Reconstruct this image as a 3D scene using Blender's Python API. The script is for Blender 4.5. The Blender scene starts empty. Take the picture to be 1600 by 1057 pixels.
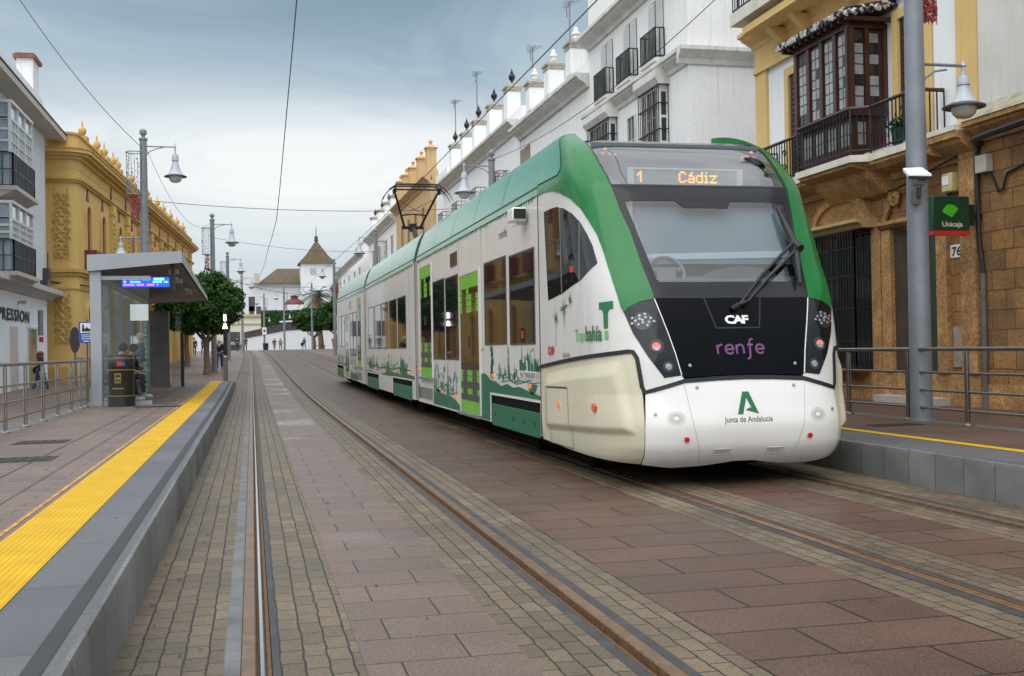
import bpy, bmesh, math, random
from mathutils import Vector, Matrix
random.seed(7)
S = bpy.context.scene
COL = S.collection
PI = math.pi
R = math.radians

# ------------------------------------------------------------------ camera
CAM_H = 1.3678
pitch, yaw, roll = 0.009668, 0.22828, -0.0173266
fw = Vector((math.sin(yaw)*math.cos(pitch), math.cos(yaw)*math.cos(pitch), math.sin(pitch)))
r0 = Vector((math.cos(yaw), -math.sin(yaw), 0)); u0 = r0.cross(fw)
rr = r0*math.cos(roll)+u0*math.sin(roll); uu = -r0*math.sin(roll)+u0*math.cos(roll)
cd = bpy.data.cameras.new("camera"); cam = bpy.data.objects.new("camera", cd); COL.objects.link(cam)
cd.sensor_fit = 'HORIZONTAL'; cd.sensor_width = 36.0; cd.lens = 1751.27/1600*36
cd.clip_start = 0.1; cd.clip_end = 3000
cam.matrix_world = Matrix(((rr.x, uu.x, -fw.x, 0), (rr.y, uu.y, -fw.y, 0), (rr.z, uu.z, -fw.z, CAM_H), (0, 0, 0, 1)))
S.camera = cam

# ------------------------------------------------------------------ exposure, sky, sun
vs = S.view_settings
vs.view_transform = 'Standard'; vs.look = 'None'; vs.exposure = 0.22; vs.gamma = 1.0
SUN_EL, SUN_AZ = 52, 215          # soft light from behind the camera, a little to the left
W = bpy.data.worlds.new("World"); S.world = W; W.use_nodes = True
nt = W.node_tree; nt.nodes.clear(); L = nt.links
def wn(t, **k):
    n = nt.nodes.new(t)
    for a, b in k.items(): setattr(n, a, b)
    return n
out = wn('ShaderNodeOutputWorld'); bg = wn('ShaderNodeBackground'); bg.inputs[1].default_value = 0.1
sky = wn('ShaderNodeTexSky', sky_type='NISHITA', sun_disc=False, sun_elevation=R(SUN_EL), sun_rotation=R(SUN_AZ))
tc = wn('ShaderNodeTexCoord'); sep = wn('ShaderNodeSeparateXYZ'); L.new(tc.outputs['Generated'], sep.inputs[0])
rmp = wn('ShaderNodeValToRGB'); cr = rmp.color_ramp      # overcast: bright white low down, slate blue deck above
L.new(sep.outputs[2], rmp.inputs[0])
for e, (p, c) in zip([cr.elements[0], cr.elements[1]]+[cr.elements.new(.5) for _ in range(6)],
    [(0.0, (.62, .66, .67)), (1.0, (1.5, 1.54, 1.56)), (.06, (.70, .73, .73)), (.13, (.69, .725, .735)), (.185, (.63, .68, .70)), (.25, (.37, .46, .52)), (.32, (.235, .325, .388)), (.55, (.80, .86, .90))]):
    e.position = p; e.color = (c[0], c[1], c[2], 1)
mp = wn('ShaderNodeMapping'); mp.inputs['Scale'].default_value = (1.5, 1.5, 4.6); L.new(tc.outputs['Generated'], mp.inputs[0])
nz = wn('ShaderNodeTexNoise'); nz.inputs['Scale'].default_value = 1.9; nz.inputs['Detail'].default_value = 7; nz.inputs['Roughness'].default_value = .55
nz.inputs['Distortion'].default_value = .8
L.new(mp.outputs[0], nz.inputs['Vector'])
r2 = wn('ShaderNodeValToRGB'); r2.color_ramp.elements[0].position = .34; r2.color_ramp.elements[1].position = .66
r2.color_ramp.elements[0].color = (.74, .80, .85, 1); r2.color_ramp.elements[1].color = (1.20, 1.15, 1.12, 1)
L.new(nz.outputs[0], r2.inputs[0])
mul = wn('ShaderNodeMixRGB', blend_type='MULTIPLY'); mul.inputs[0].default_value = 1
L.new(rmp.outputs[0], mul.inputs[1]); L.new(r2.outputs[0], mul.inputs[2])
sdv = (math.sin(R(SUN_AZ))*math.cos(R(SUN_EL)), math.cos(R(SUN_AZ))*math.cos(R(SUN_EL)), math.sin(R(SUN_EL)))
dt = wn('ShaderNodeVectorMath', operation='DOT_PRODUCT'); dt.inputs[1].default_value = sdv; L.new(tc.outputs['Generated'], dt.inputs[0])
glow = wn('ShaderNodeMapRange'); L.new(dt.outputs['Value'], glow.inputs[0])      # cloud deck is brighter towards the hidden sun
for k_, v_ in (('From Min', -.1), ('From Max', 1.0), ('To Min', 10.6), ('To Max', 20.5)): glow.inputs[k_].default_value = v_
up = wn('ShaderNodeVectorMath', operation='SCALE'); L.new(glow.outputs[0], up.inputs['Scale'])
L.new(mul.outputs[0], up.inputs[0])
mx = wn('ShaderNodeMixRGB'); mx.inputs[0].default_value = .93
L.new(sky.outputs[0], mx.inputs[1]); L.new(up.outputs[0], mx.inputs[2])
L.new(mx.outputs[0], bg.inputs[0]); L.new(bg.outputs[0], out.inputs[0])
sd = bpy.data.lights.new("sun", 'SUN'); sun = bpy.data.objects.new("sun", sd); COL.objects.link(sun)
sd.energy = 1.3; sd.angle = R(70); sd.color = (1, .97, .92)
az = R(SUN_AZ); sdir = Vector((math.sin(az)*math.cos(R(SUN_EL)), math.cos(az)*math.cos(R(SUN_EL)), math.sin(R(SUN_EL))))
sun.rotation_euler = sdir.to_track_quat('Z', 'Y').to_euler(); sun.location = (0, -20, 40)

# ------------------------------------------------------------------ object helpers
WL = {}
def tag(o, label=None, cat=None, group=None, kind=None):
    if label: o['label'] = label
    if cat: o['category'] = cat
    if group: o['group'] = group
    if kind: o['kind'] = kind
    return o
def thing(name, label, cat, loc=(0, 0, 0), group=None):
    o = bpy.data.objects.new(name, None); COL.objects.link(o); o.location = loc; o.empty_display_size = .2
    WL[o.name] = Vector(loc)
    return tag(o, label, cat, group)
def copy_thing(root, loc, rz=0, label=None, cat=None, group=None):
    def rec(o, par):
        c = o.copy(); COL.objects.link(c)
        if par is not None: c.parent = par
        for ch in o.children: rec(ch, c)
        return c
    c = rec(root, None); c.location = loc; c.rotation_euler = (0, 0, rz); WL[c.name] = Vector(loc)
    if label: c['label'] = label
    if group: c['group'] = group
    return c

class MB:
    def __init__(s): s.v = []; s.f = []; s.m = []
    def face(s, pts, m=0):
        n = len(s.v); s.v += [tuple(p) for p in pts]; s.f.append(tuple(range(n, n+len(pts)))); s.m.append(m)
    def mesh(s, vs_, fs, m=0):
        n = len(s.v); s.v += [tuple(p) for p in vs_]
        for f in fs: s.f.append(tuple(i+n for i in f)); s.m.append(m)
    def box(s, x0, x1, y0, y1, z0, z1, m=0):
        if x0 > x1: x0, x1 = x1, x0
        if y0 > y1: y0, y1 = y1, y0
        if z0 > z1: z0, z1 = z1, z0
        s.mesh([(x0,y0,z0),(x1,y0,z0),(x1,y1,z0),(x0,y1,z0),(x0,y0,z1),(x1,y0,z1),(x1,y1,z1),(x0,y1,z1)],
               [(0,3,2,1),(4,5,6,7),(0,1,5,4),(1,2,6,5),(2,3,7,6),(3,0,4,7)], m)
    def prism(s, poly, fa, fb, m=0):
        """poly of 2-D points; fa / fb map a 2-D point to the two end positions"""
        a = [fa(*p) for p in poly]; b = [fb(*p) for p in poly]; n = len(poly)
        s.mesh(a+b, [tuple(range(n-1, -1, -1)), tuple(range(n, 2*n))]+[(i, (i+1) % n, n+(i+1) % n, n+i) for i in range(n)], m)
    def ext_y(s, poly, y0, y1, m=0):       # poly in (x,z)
        s.prism(poly, lambda x, z: (x, y0, z), lambda x, z: (x, y1, z), m)
    def ext_x(s, poly, x0, x1, m=0):       # poly in (y,z)
        s.prism(poly, lambda y, z: (x0, y, z), lambda y, z: (x1, y, z), m)
    def ext_z(s, poly, z0, z1, m=0):       # poly in (x,y)
        s.prism(poly, lambda x, y: (x, y, z0), lambda x, y: (x, y, z1), m)
    def tube(s, path, r, n=8, m=0, cap=True, closed=False):
        P = [Vector(p) for p in path]; k = len(P)
        rs = r if isinstance(r, (list, tuple)) else [r]*k
        ring = []; prev = None
        for i in range(k):
            if closed: t = P[(i+1) % k]-P[i-1]
            else: t = P[min(i+1, k-1)]-P[max(i-1, 0)]
            if t.length < 1e-9: t = Vector((0, 0, 1))
            t.normalize()
            if prev is None:
                a = t.orthogonal().normalized()
            else:
                a = prev-t*prev.dot(t)
                a = a.normalized() if a.length > 1e-6 else t.orthogonal().normalized()
            prev = a; b = t.cross(a)
            ring.append([P[i]+(a*math.cos(2*PI*j/n)+b*math.sin(2*PI*j/n))*rs[i] for j in range(n)])
        vs_ = [p for q in ring for p in q]; fs = []
        for i in range(k if closed else k-1):
            i2 = (i+1) % k
            for j in range(n): fs.append((i*n+j, i*n+(j+1) % n, i2*n+(j+1) % n, i2*n+j))
        if cap and not closed: fs += [tuple(range(n-1, -1, -1)), tuple(range((k-1)*n, k*n))]
        s.mesh(vs_, fs, m)
    def cyl(s, p, h, r, r2=None, n=16, m=0):
        s.tube([p, (p[0], p[1], p[2]+h)], [r, r if r2 is None else r2], n, m)
    def lathe(s, prof, c=(0, 0, 0), n=16, m=0):
        k = len(prof); vs_ = []
        for (r_, z) in prof:
            vs_ += [(c[0]+r_*math.cos(2*PI*j/n), c[1]+r_*math.sin(2*PI*j/n), c[2]+z) for j in range(n)]
        fs = [(i*n+j, i*n+(j+1) % n, (i+1)*n+(j+1) % n, (i+1)*n+j) for i in range(k-1) for j in range(n)]
        fs += [tuple(range(n-1, -1, -1)), tuple(range((k-1)*n, k*n))]
        s.mesh(vs_, fs, m)
    def ball(s, c, r, n=10, m=0, sc=(1, 1, 1)):
        k = max(4, n//2+1); vs_ = []; fs = []
        for i in range(k+1):
            t = PI*i/k
            for j in range(n):
                a = 2*PI*j/n; q = max(math.sin(t), 1e-3)
                vs_.append((c[0]+r*sc[0]*q*math.cos(a), c[1]+r*sc[1]*q*math.sin(a), c[2]-r*sc[2]*math.cos(t)))
        for i in range(k):
            for j in range(n): fs.append((i*n+j, i*n+(j+1) % n, (i+1)*n+(j+1) % n, (i+1)*n+j))
        s.mesh(vs_, fs, m)
    def build_each(s, name, mats, parent=None, **k):
        """one object per connected piece"""
        p = list(range(len(s.v)))
        def find(a):
            while p[a] != a: p[a] = p[p[a]]; a = p[a]
            return a
        for f in s.f:
            for i in f[1:]: p[find(i)] = find(f[0])
        gr = {}
        for fi, f in enumerate(s.f): gr.setdefault(find(f[0]), []).append(fi)
        res = []
        for fl in gr.values():
            m2 = type(s).__new__(type(s)); m2.v = []; m2.f = []; m2.m = []; mp_ = {}
            for fi in fl:
                q = []
                for i in s.f[fi]:
                    if i not in mp_: mp_[i] = len(m2.v); m2.v.append(s.v[i])
                    q.append(mp_[i])
                m2.f.append(tuple(q)); m2.m.append(s.m[fi])
            if hasattr(s, 'fr'): m2.fr = s.fr
            res.append(m2.build(name, mats, parent, **k))
        return res
    def build(s, name, mats, parent=None, smooth=35, bevel=0, weld=False, deform=None):
        me = bpy.data.meshes.new(name)
        off = WL.get(parent.name, Vector()) if parent is not None else Vector()
        V = s.v if deform is None else [deform(*p) for p in s.v]
        me.from_pydata([(p[0]-off.x, p[1]-off.y, p[2]-off.z) for p in V], [], s.f)
        if not isinstance(mats, (list, tuple)): mats = [mats]
        for m in mats: me.materials.append(m)
        me.polygons.foreach_set('material_index', s.m)
        if weld:
            b = bmesh.new(); b.from_mesh(me); bmesh.ops.remove_doubles(b, verts=b.verts, dist=1e-4); b.to_mesh(me); b.free()
        me.update()
        if smooth:
            me.polygons.foreach_set('use_smooth', [True]*len(me.polygons)); me.set_sharp_from_angle(angle=R(smooth))
        o = bpy.data.objects.new(name, me); COL.objects.link(o)
        if parent is not None: o.parent = parent
        WL[o.name] = off
        if bevel:
            bm_ = o.modifiers.new('bevel', 'BEVEL'); bm_.width = bevel; bm_.segments = 2; bm_.limit_method = 'ANGLE'; bm_.angle_limit = R(40)
        return o
def rotz(a, o=(0, 0, 0)):
    c, s_ = math.cos(a), math.sin(a)
    return lambda x, y, z: (o[0]+x*c-y*s_, o[1]+x*s_+y*c, o[2]+z)

# ------------------------------------------------------------------ materials
def mk(name):
    m = bpy.data.materials.new(name); m.use_nodes = True
    t = m.node_tree; b = t.nodes['Principled BSDF']
    return m, t, b
def nd(t, ty, ins=None, **k):
    n = t.nodes.new(ty)
    for a, b in k.items(): setattr(n, a, b)
    for a, b in (ins or {}).items():
        if hasattr(b, 'is_output'): t.links.new(b, n.inputs[a])
        else: n.inputs[a].default_value = b
    return n
def coords(t, scale=(1, 1, 1), swz=None):
    c = nd(t, 'ShaderNodeTexCoord').outputs['Object']
    if swz:
        sp = nd(t, 'ShaderNodeSeparateXYZ', {0: c}); cb = nd(t, 'ShaderNodeCombineXYZ')
        for i, a in enumerate(swz):
            t.links.new(sp.outputs['xyz'.index(a)], cb.inputs[i])
        c = cb.outputs[0]
    return nd(t, 'ShaderNodeMapping', {'Vector': c, 'Scale': scale}).outputs[0]
def c4(c, k=1): return (min(1, c[0]*k), min(1, c[1]*k), min(1, c[2]*k), 1)
def ramp(t, fac, a, b, ca, cb):
    r_ = nd(t, 'ShaderNodeValToRGB', {0: fac}); e = r_.color_ramp.elements
    e[0].position = a; e[1].position = b; e[0].color = ca; e[1].color = cb
    return r_.outputs[0]
def mixc(t, f, a, b, mode='MIX'):
    return nd(t, 'ShaderNodeMixRGB', {0: f, 1: a, 2: b}, blend_type=mode).outputs[0]
def mat(name, col, rough=.6, metal=0, var=.12, vs=2.5, fine=0, fs=60, bump=0, bs=50, streak=0, scol=(.25, .22, .18), spec=.5, coat=0, rvar=0):
    m, t, b = mk(name); co = coords(t)
    n1 = nd(t, 'ShaderNodeTexNoise', {'Vector': co, 'Scale': vs, 'Detail': 5}).outputs[0]
    c = ramp(t, n1, .3, .7, c4(col, 1-var), c4(col, 1+var))
    if fine:
        n2 = nd(t, 'ShaderNodeTexNoise', {'Vector': co, 'Scale': fs, 'Detail': 2}).outputs[0]
        c = mixc(t, 1, c, ramp(t, n2, .35, .65, (1-fine,)*3+(1,), (1+fine*.6,)*3+(1,)), 'MULTIPLY')
    if streak:
        cs = coords(t, (5, 5, .35))
        n3 = nd(t, 'ShaderNodeTexNoise', {'Vector': cs, 'Scale': 1.6, 'Detail': 6, 'Roughness': .65}).outputs[0]
        c = mixc(t, ramp(t, n3, .52, .78, (0, 0, 0, 1), (streak,)*3+(1,)), c, c4(scol))
    t.links.new(c, b.inputs['Base Color'])
    b.inputs['Roughness'].default_value = rough; b.inputs['Metallic'].default_value = metal
    if rvar: t.links.new(ramp(t, n1, .3, .7, (rough-rvar,)*3+(1,), (rough+rvar,)*3+(1,)), b.inputs['Roughness'])
    b.inputs['Specular IOR Level'].default_value = spec
    if coat: b.inputs['Coat Weight'].default_value = coat; b.inputs['Coat Roughness'].default_value = .04
    if bump:
        n4 = nd(t, 'ShaderNodeTexNoise', {'Vector': co, 'Scale': bs, 'Detail': 4}).outputs[0]
        t.links.new(nd(t, 'ShaderNodeBump', {'Height': n4, 'Strength': bump, 'Distance': .02}).outputs[0], b.inputs['Normal'])
    return m
def emis(name, col, k):
    m, t, b = mk(name); b.inputs['Base Color'].default_value = c4(col, .3)
    b.inputs['Emission Color'].default_value = c4(col); b.inputs['Emission Strength'].default_value = k
    return m
def brick(name, swz, bw, rh, c1, c2, cm, mortar=.008, warp=.01, wsc=5, speck=None, rough=.5, rv=.12, bump=.5, off=.5, patch=.25, shift=(0, 0, 0), wet=None, grain=160, pit=0, spec=.5):
    m, t, b = mk(name); co = coords(t, swz=swz)
    co = nd(t, 'ShaderNodeVectorMath', {0: co, 1: shift}, operation='ADD').outputs[0]
    nw = nd(t, 'ShaderNodeTexNoise', {'Vector': co, 'Scale': wsc, 'Detail': 2}).outputs['Color']
    d = nd(t, 'ShaderNodeVectorMath', {0: nw, 1: (.5, .5, .5)}, operation='SUBTRACT').outputs[0]
    d = nd(t, 'ShaderNodeVectorMath', {0: d, 'Scale': warp*2}, operation='SCALE').outputs[0]
    cw = nd(t, 'ShaderNodeVectorMath', {0: co, 1: d}, operation='ADD').outputs[0]
    br = nd(t, 'ShaderNodeTexBrick', {'Vector': cw, 'Color1': c4(c1), 'Color2': c4(c2), 'Mortar': c4(cm), 'Scale': 1.0, 'Mortar Size': mortar, 'Mortar Smooth': .25, 'Bias': 0.0, 'Brick Width': bw, 'Row Height': rh})
    br.offset = off
    c = br.outputs['Color']
    n1 = nd(t, 'ShaderNodeTexNoise', {'Vector': co, 'Scale': .9, 'Detail': 6, 'Roughness': .6}).outputs[0]
    c = mixc(t, 1, c, ramp(t, n1, .28, .72, (1-patch,)*3+(1,), (1+patch*.5,)*3+(1,)), 'MULTIPLY')
    n2 = nd(t, 'ShaderNodeTexNoise', {'Vector': co, 'Scale': grain, 'Detail': 4, 'Roughness': .75}).outputs[0]
    if speck: c = mixc(t, 1, c, ramp(t, n2, .36, .62, (1-speck,)*3+(1,), (1+speck*.6,)*3+(1,)), 'MULTIPLY')
    n5 = nd(t, 'ShaderNodeTexNoise', {'Vector': co, 'Scale': 14, 'Detail': 5, 'Roughness': .7}).outputs[0]
    if pit: c = mixc(t, ramp(t, n5, .56, .70, (0, 0, 0, 1), (pit,)*3+(1,)), c, c4(c1, .35))
    t.links.new(c, b.inputs['Base Color'])
    ro = ramp(t, n1, .3, .7, (rough-rv,)*3+(1,), (rough+rv,)*3+(1,))
    if wet is not None:
        n3 = nd(t, 'ShaderNodeTexNoise', {'Vector': co, 'Scale': wet, 'Detail': 3}).outputs[0]
        ro = mixc(t, ramp(t, n3, .56, .66, (0, 0, 0, 1), (1, 1, 1, 1)), ro, (.16, .16, .16, 1))
    t.links.new(ro, b.inputs['Roughness']); b.inputs['Specular IOR Level'].default_value = spec
    h = nd(t, 'ShaderNodeMath', {0: br.outputs['Fac'], 1: -1.0}, operation='MULTIPLY').outputs[0]
    h = nd(t, 'ShaderNodeMath', {0: n5, 1: .5, 2: h}, operation='MULTIPLY_ADD').outputs[0]
    t.links.new(nd(t, 'ShaderNodeBump', {'Height': h, 'Strength': bump, 'Distance': .02}).outputs[0], b.inputs['Normal'])
    return m
def glossy_glass(name, col=(.012, .014, .016), rough=.04, spec=.6):
    return mat(name, col, rough, var=.05, spec=spec)

def text(body, name, mt, fmap, w=None, h=None, parent=None, bold=0.0, thick=.002, spacing=1.0, shear=0):
    """lettering as a real mesh: fmap(u,v,d) -> point, u to the reader's right, v up, d out of the surface"""
    cu = bpy.data.curves.new('tmp', 'FONT'); cu.body = body; cu.size = 1; cu.offset = bold; cu.space_character = spacing; cu.shear = shear
    cu.resolution_u = 3
    ob = bpy.data.objects.new('tmp', cu); COL.objects.link(ob)
    dg = bpy.context.evaluated_depsgraph_get(); me = bpy.data.meshes.new_from_object(ob.evaluated_get(dg))
    xs = [v.co.x for v in me.vertices]; ys = [v.co.y for v in me.vertices]
    x0, x1, y0, y1 = min(xs), max(xs), min(ys), max(ys)
    sx = w/(x1-x0) if w else None; sy = h/(y1-y0) if h else None
    sx = sx or sy; sy = sy or sx
    mb = MB(); P = [((v.co.x-(x0+x1)/2)*sx, (v.co.y-(y0+y1)/2)*sy) for v in me.vertices]
    mb.mesh([fmap(u, v, thick) for u, v in P], [tuple(p.vertices) for p in me.polygons])
    bpy.data.objects.remove(ob); bpy.data.curves.remove(cu); bpy.data.meshes.remove(me)
    return mb.build(name, mt, parent, smooth=0)

def zg(y):
    """street level: flat, then climbing gently away from the stop"""
    if y <= 22: return 0.0
    if y <= 51: return .0003*(y-22)**2
    if y <= 125: return .2523+.0174*(y-51)
    if y <= 150: t = y-125; return 1.54+.0174*(t-t*t/50)
    return 1.7575
def xo(y): return -((y-80)**2)/5500 if y > 80 else 0.0
# ------------------------------------------------------------------ ground, tracks and platforms
M_cob = brick('sett_stone', 'yxz', .21, .105, (.172, .127, .080), (.115, .087, .057), (.018, .015, .012), mortar=.0048, warp=.012, wsc=8, speck=.3, rough=.5, rv=.12, bump=1.0, patch=.38, pit=.6, grain=55, spec=.34)
M_slab = brick('pink_granite', 'xyz', .62, .41, (.160, .104, .081), (.134, .088, .069), (.022, .017, .015), mortar=.006, warp=.004, wsc=2, speck=.55, rough=.42, rv=.1, bump=.3, patch=.28, wet=.35, grain=85, spec=.4)
M_slab2 = brick('pink_granite_wide_shaded', 'xyz', .86, .46, (.112, .063, .043), (.088, .051, .036), (.010, .008, .007), mortar=.0095, warp=.004, wsc=2, speck=.62, rough=.45, rv=.1, bump=.35, patch=.32, shift=(-2.08, .1, 0), grain=80, spec=.32)  # wide slabs; shadow of buildings and tram is mixed into this darker tone
M_pave = brick('platform_paver', 'xyz', .42, .21, (.175, .122, .102), (.138, .098, .083), (.05, .038, .033), mortar=.005, warp=.003, wsc=2, speck=.3, rough=.5, rv=.1, bump=.25, patch=.2, shift=(.1, 0, 0), grain=120)
M_walk = brick('sidewalk_paver', 'xyz', .5, .3, (.105, .058, .038), (.08, .046, .033), (.05, .035, .03), mortar=.006, warp=.003, wsc=2, speck=.35, rough=.55, rv=.1, bump=.25, patch=.25, grain=120)
M_edge = brick('grey_granite', 'yxz', 1.2, .7, (.112, .117, .125), (.085, .09, .098), (.04, .04, .04), mortar=.005, warp=.001, speck=.4, rough=.5, rv=.08, bump=.1, patch=.2, grain=150)
M_face = brick('grey_granite_face', 'yzx', .43, 1.0, (.165, .166, .163), (.12, .122, .122), (.05, .05, .05), mortar=.006, warp=.003, speck=.4, rough=.6, rv=.08, bump=.2, patch=.55, shift=(0, .2, 0), grain=120)
M_conc = mat('concrete_band', (.12, .122, .125), .6, var=.3, vs=4, fine=.3, fs=90, bump=.2)
M_rub = mat('rail_bedding', (.036, .036, .037), .55, var=.4, vs=5, fine=.4, fs=120, bump=.3, bs=90)
M_grnd = mat('street_ground', (.16, .125, .105), .6, var=.2, vs=1.2, fine=.3, fs=60)
M_railtop = mat('rail_head_steel', (.165, .094, .05), .36, metal=.3, var=.3, vs=9, fine=.2, fs=60)
M_rust = mat('rail_rust', (.105, .048, .015), .75, var=.35, vs=18, fine=.3, fs=80, bump=.3)
M_groove = mat('rail_groove', (.05, .04, .03), .6, var=.4, vs=12)
M_shine = mat('groove_wet_steel', (.62, .63, .62), .16, metal=.9, var=.1, vs=30)
M_dark = mat('near_black_strip', (.024, .025, .029), .6, var=.15, fine=.3, fs=150)
def tact():
    m, t, b = mk('yellow_tactile'); co = coords(t)
    wv = nd(t, 'ShaderNodeTexWave', {'Vector': co, 'Scale': 9.5, 'Distortion': 0.0, 'Detail': 0.0}, wave_type='BANDS', bands_direction='X').outputs['Fac']
    n = nd(t, 'ShaderNodeTexNoise', {'Vector': co, 'Scale': 3, 'Detail': 6}).outputs[0]
    c = ramp(t, n, .3, .72, (.52, .295, .002, 1), (.64, .385, .004, 1))
    n2 = nd(t, 'ShaderNodeTexNoise', {'Vector': co, 'Scale': 22, 'Detail': 6, 'Roughness': .7}).outputs[0]
    c = mixc(t, ramp(t, n2, .56, .72, (0, 0, 0, 1), (.55, .55, .55, 1)), c, (.42, .26, .05, 1))
    c = mixc(t, ramp(t, wv, .0, .25, (.35,)*3+(1,), (0, 0, 0, 1)), c, (.34, .2, .02, 1))
    t.links.new(c, b.inputs['Base Color']); b.inputs['Roughness'].default_value = .6; b.inputs['Specular IOR Level'].default_value = .2
    t.links.new(nd(t, 'ShaderNodeBump', {'Height': wv, 'Strength': .6, 'Distance': .01}).outputs[0], b.inputs['Normal'])
    return m
M_tact = tact()

def stations(y0, y1):
    ys = [y0]; y = y0
    while y < y1-1e-6:
        y = min(y1, y+(1.0 if y > 20 else 2.0)); ys.append(y)
    return ys
def strip(mb, x0, x1, z, y0, y1, m=0, z2=None):
    ys = stations(y0, y1); z2 = z if z2 is None else z2; vs_ = []
    for y in ys: vs_ += [(x0+xo(y), y, z+zg(y)), (x1+xo(y), y, z2+zg(y))]
    mb.mesh(vs_, [(2*i, 2*i+1, 2*i+3, 2*i+2) for i in range(len(ys)-1)], m)
FAR = 165
# one sheet for the whole terrain, out to the horizon
mb = MB()
ys = [-60, -8]+list(range(0, 170, 3))+[230, 400, 1500]
xs = [-1500, -300, -60, -20, -9, -3.5, 6.1, 11, 25, 80, 300, 1500]
vv = [(x, y, zg(y)-.09) for y in ys for x in xs]; nx = len(xs)
mb.mesh(vv, [(j*nx+i, j*nx+i+1, (j+1)*nx+i+1, (j+1)*nx+i) for j in range(len(ys)-1) for i in range(nx-1)])
tag(mb.build('ground', M_grnd), kind='structure')
mb = MB()
for a, b_ in ((-.62, -.14), (.10, .46), (1.17, 1.545), (1.80, 2.08), (3.38, 3.68), (3.92, 4.29), (5.03, 5.38), (5.66, 6.2)): strip(mb, a, b_, 0, -8, FAR)
tag(mb.build('sett_paving', M_cob, smooth=0), kind='structure')
mb = MB(); strip(mb, .46, 1.17, .002, -8, FAR)
tag(mb.build('granite_paving', M_slab, smooth=0), kind='structure')
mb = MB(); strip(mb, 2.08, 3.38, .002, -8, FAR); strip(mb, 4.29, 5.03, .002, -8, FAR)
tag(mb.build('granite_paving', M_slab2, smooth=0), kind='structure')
mb = MB()
strip(mb, -.14, -.068, .001, -8, FAR); strip(mb, 5.556, 5.66, .001, -8, FAR, 1); strip(mb, 1.735, 1.80, .001, -8, FAR, 1); strip(mb, 3.68, 3.75, .001, -8, FAR, 1)
strip(mb, .068, .10, .001, -8, FAR, 1); strip(mb, 1.545, 1.60, .001, -8, FAR, 1); strip(mb, 3.886, 3.92, .001, -8, FAR, 1); strip(mb, 5.38, 5.418, .001, -8, FAR, 1)
tag(mb.build('rail_bedding', [M_conc, M_rub], smooth=0), kind='structure')
def rail(xg, sgn):
    """grooved tram rail; gauge face at xg, head away from the track centre (sgn=-1: head to the left)"""
    mb = MB(); d = sgn
    sec = [(.068, -.02, 1), (.066, .006, 0), (.062, .010, 0), (.006, .010, 0), (0, .004, 1), (-.004, -.034, 1), (-.012, -.040, 2), (-.018, -.038, 3), (-.034, -.038, 3), (-.040, -.040, 2), (-.046, -.030, 1), (-.048, -.002, 1), (-.064, .000, 0), (-.066, -.02, 0)]
    ys = stations(-8, FAR); vs_ = []
    k = len(sec)
    for y in ys: vs_ += [(xg+d*a+xo(y), y, b_+zg(y)) for a, b_, _ in sec]
    for i in range(len(ys)-1):
        for j in range(k-1):
            q = (i*k+j, i*k+j+1, (i+1)*k+j+1, (i+1)*k+j)
            mb.mesh([], []); mb.f.append(q if d < 0 else q[::-1]); mb.m.append(sec[j][2])
    mb.v = vs_
    tag(mb.build('tram_rail', [M_railtop, M_rust, M_groove, M_shine], smooth=30), kind='structure')
rail(0.0, -1); rail(1.668, 1); rail(3.818, -1); rail(5.486, 1)

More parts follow.
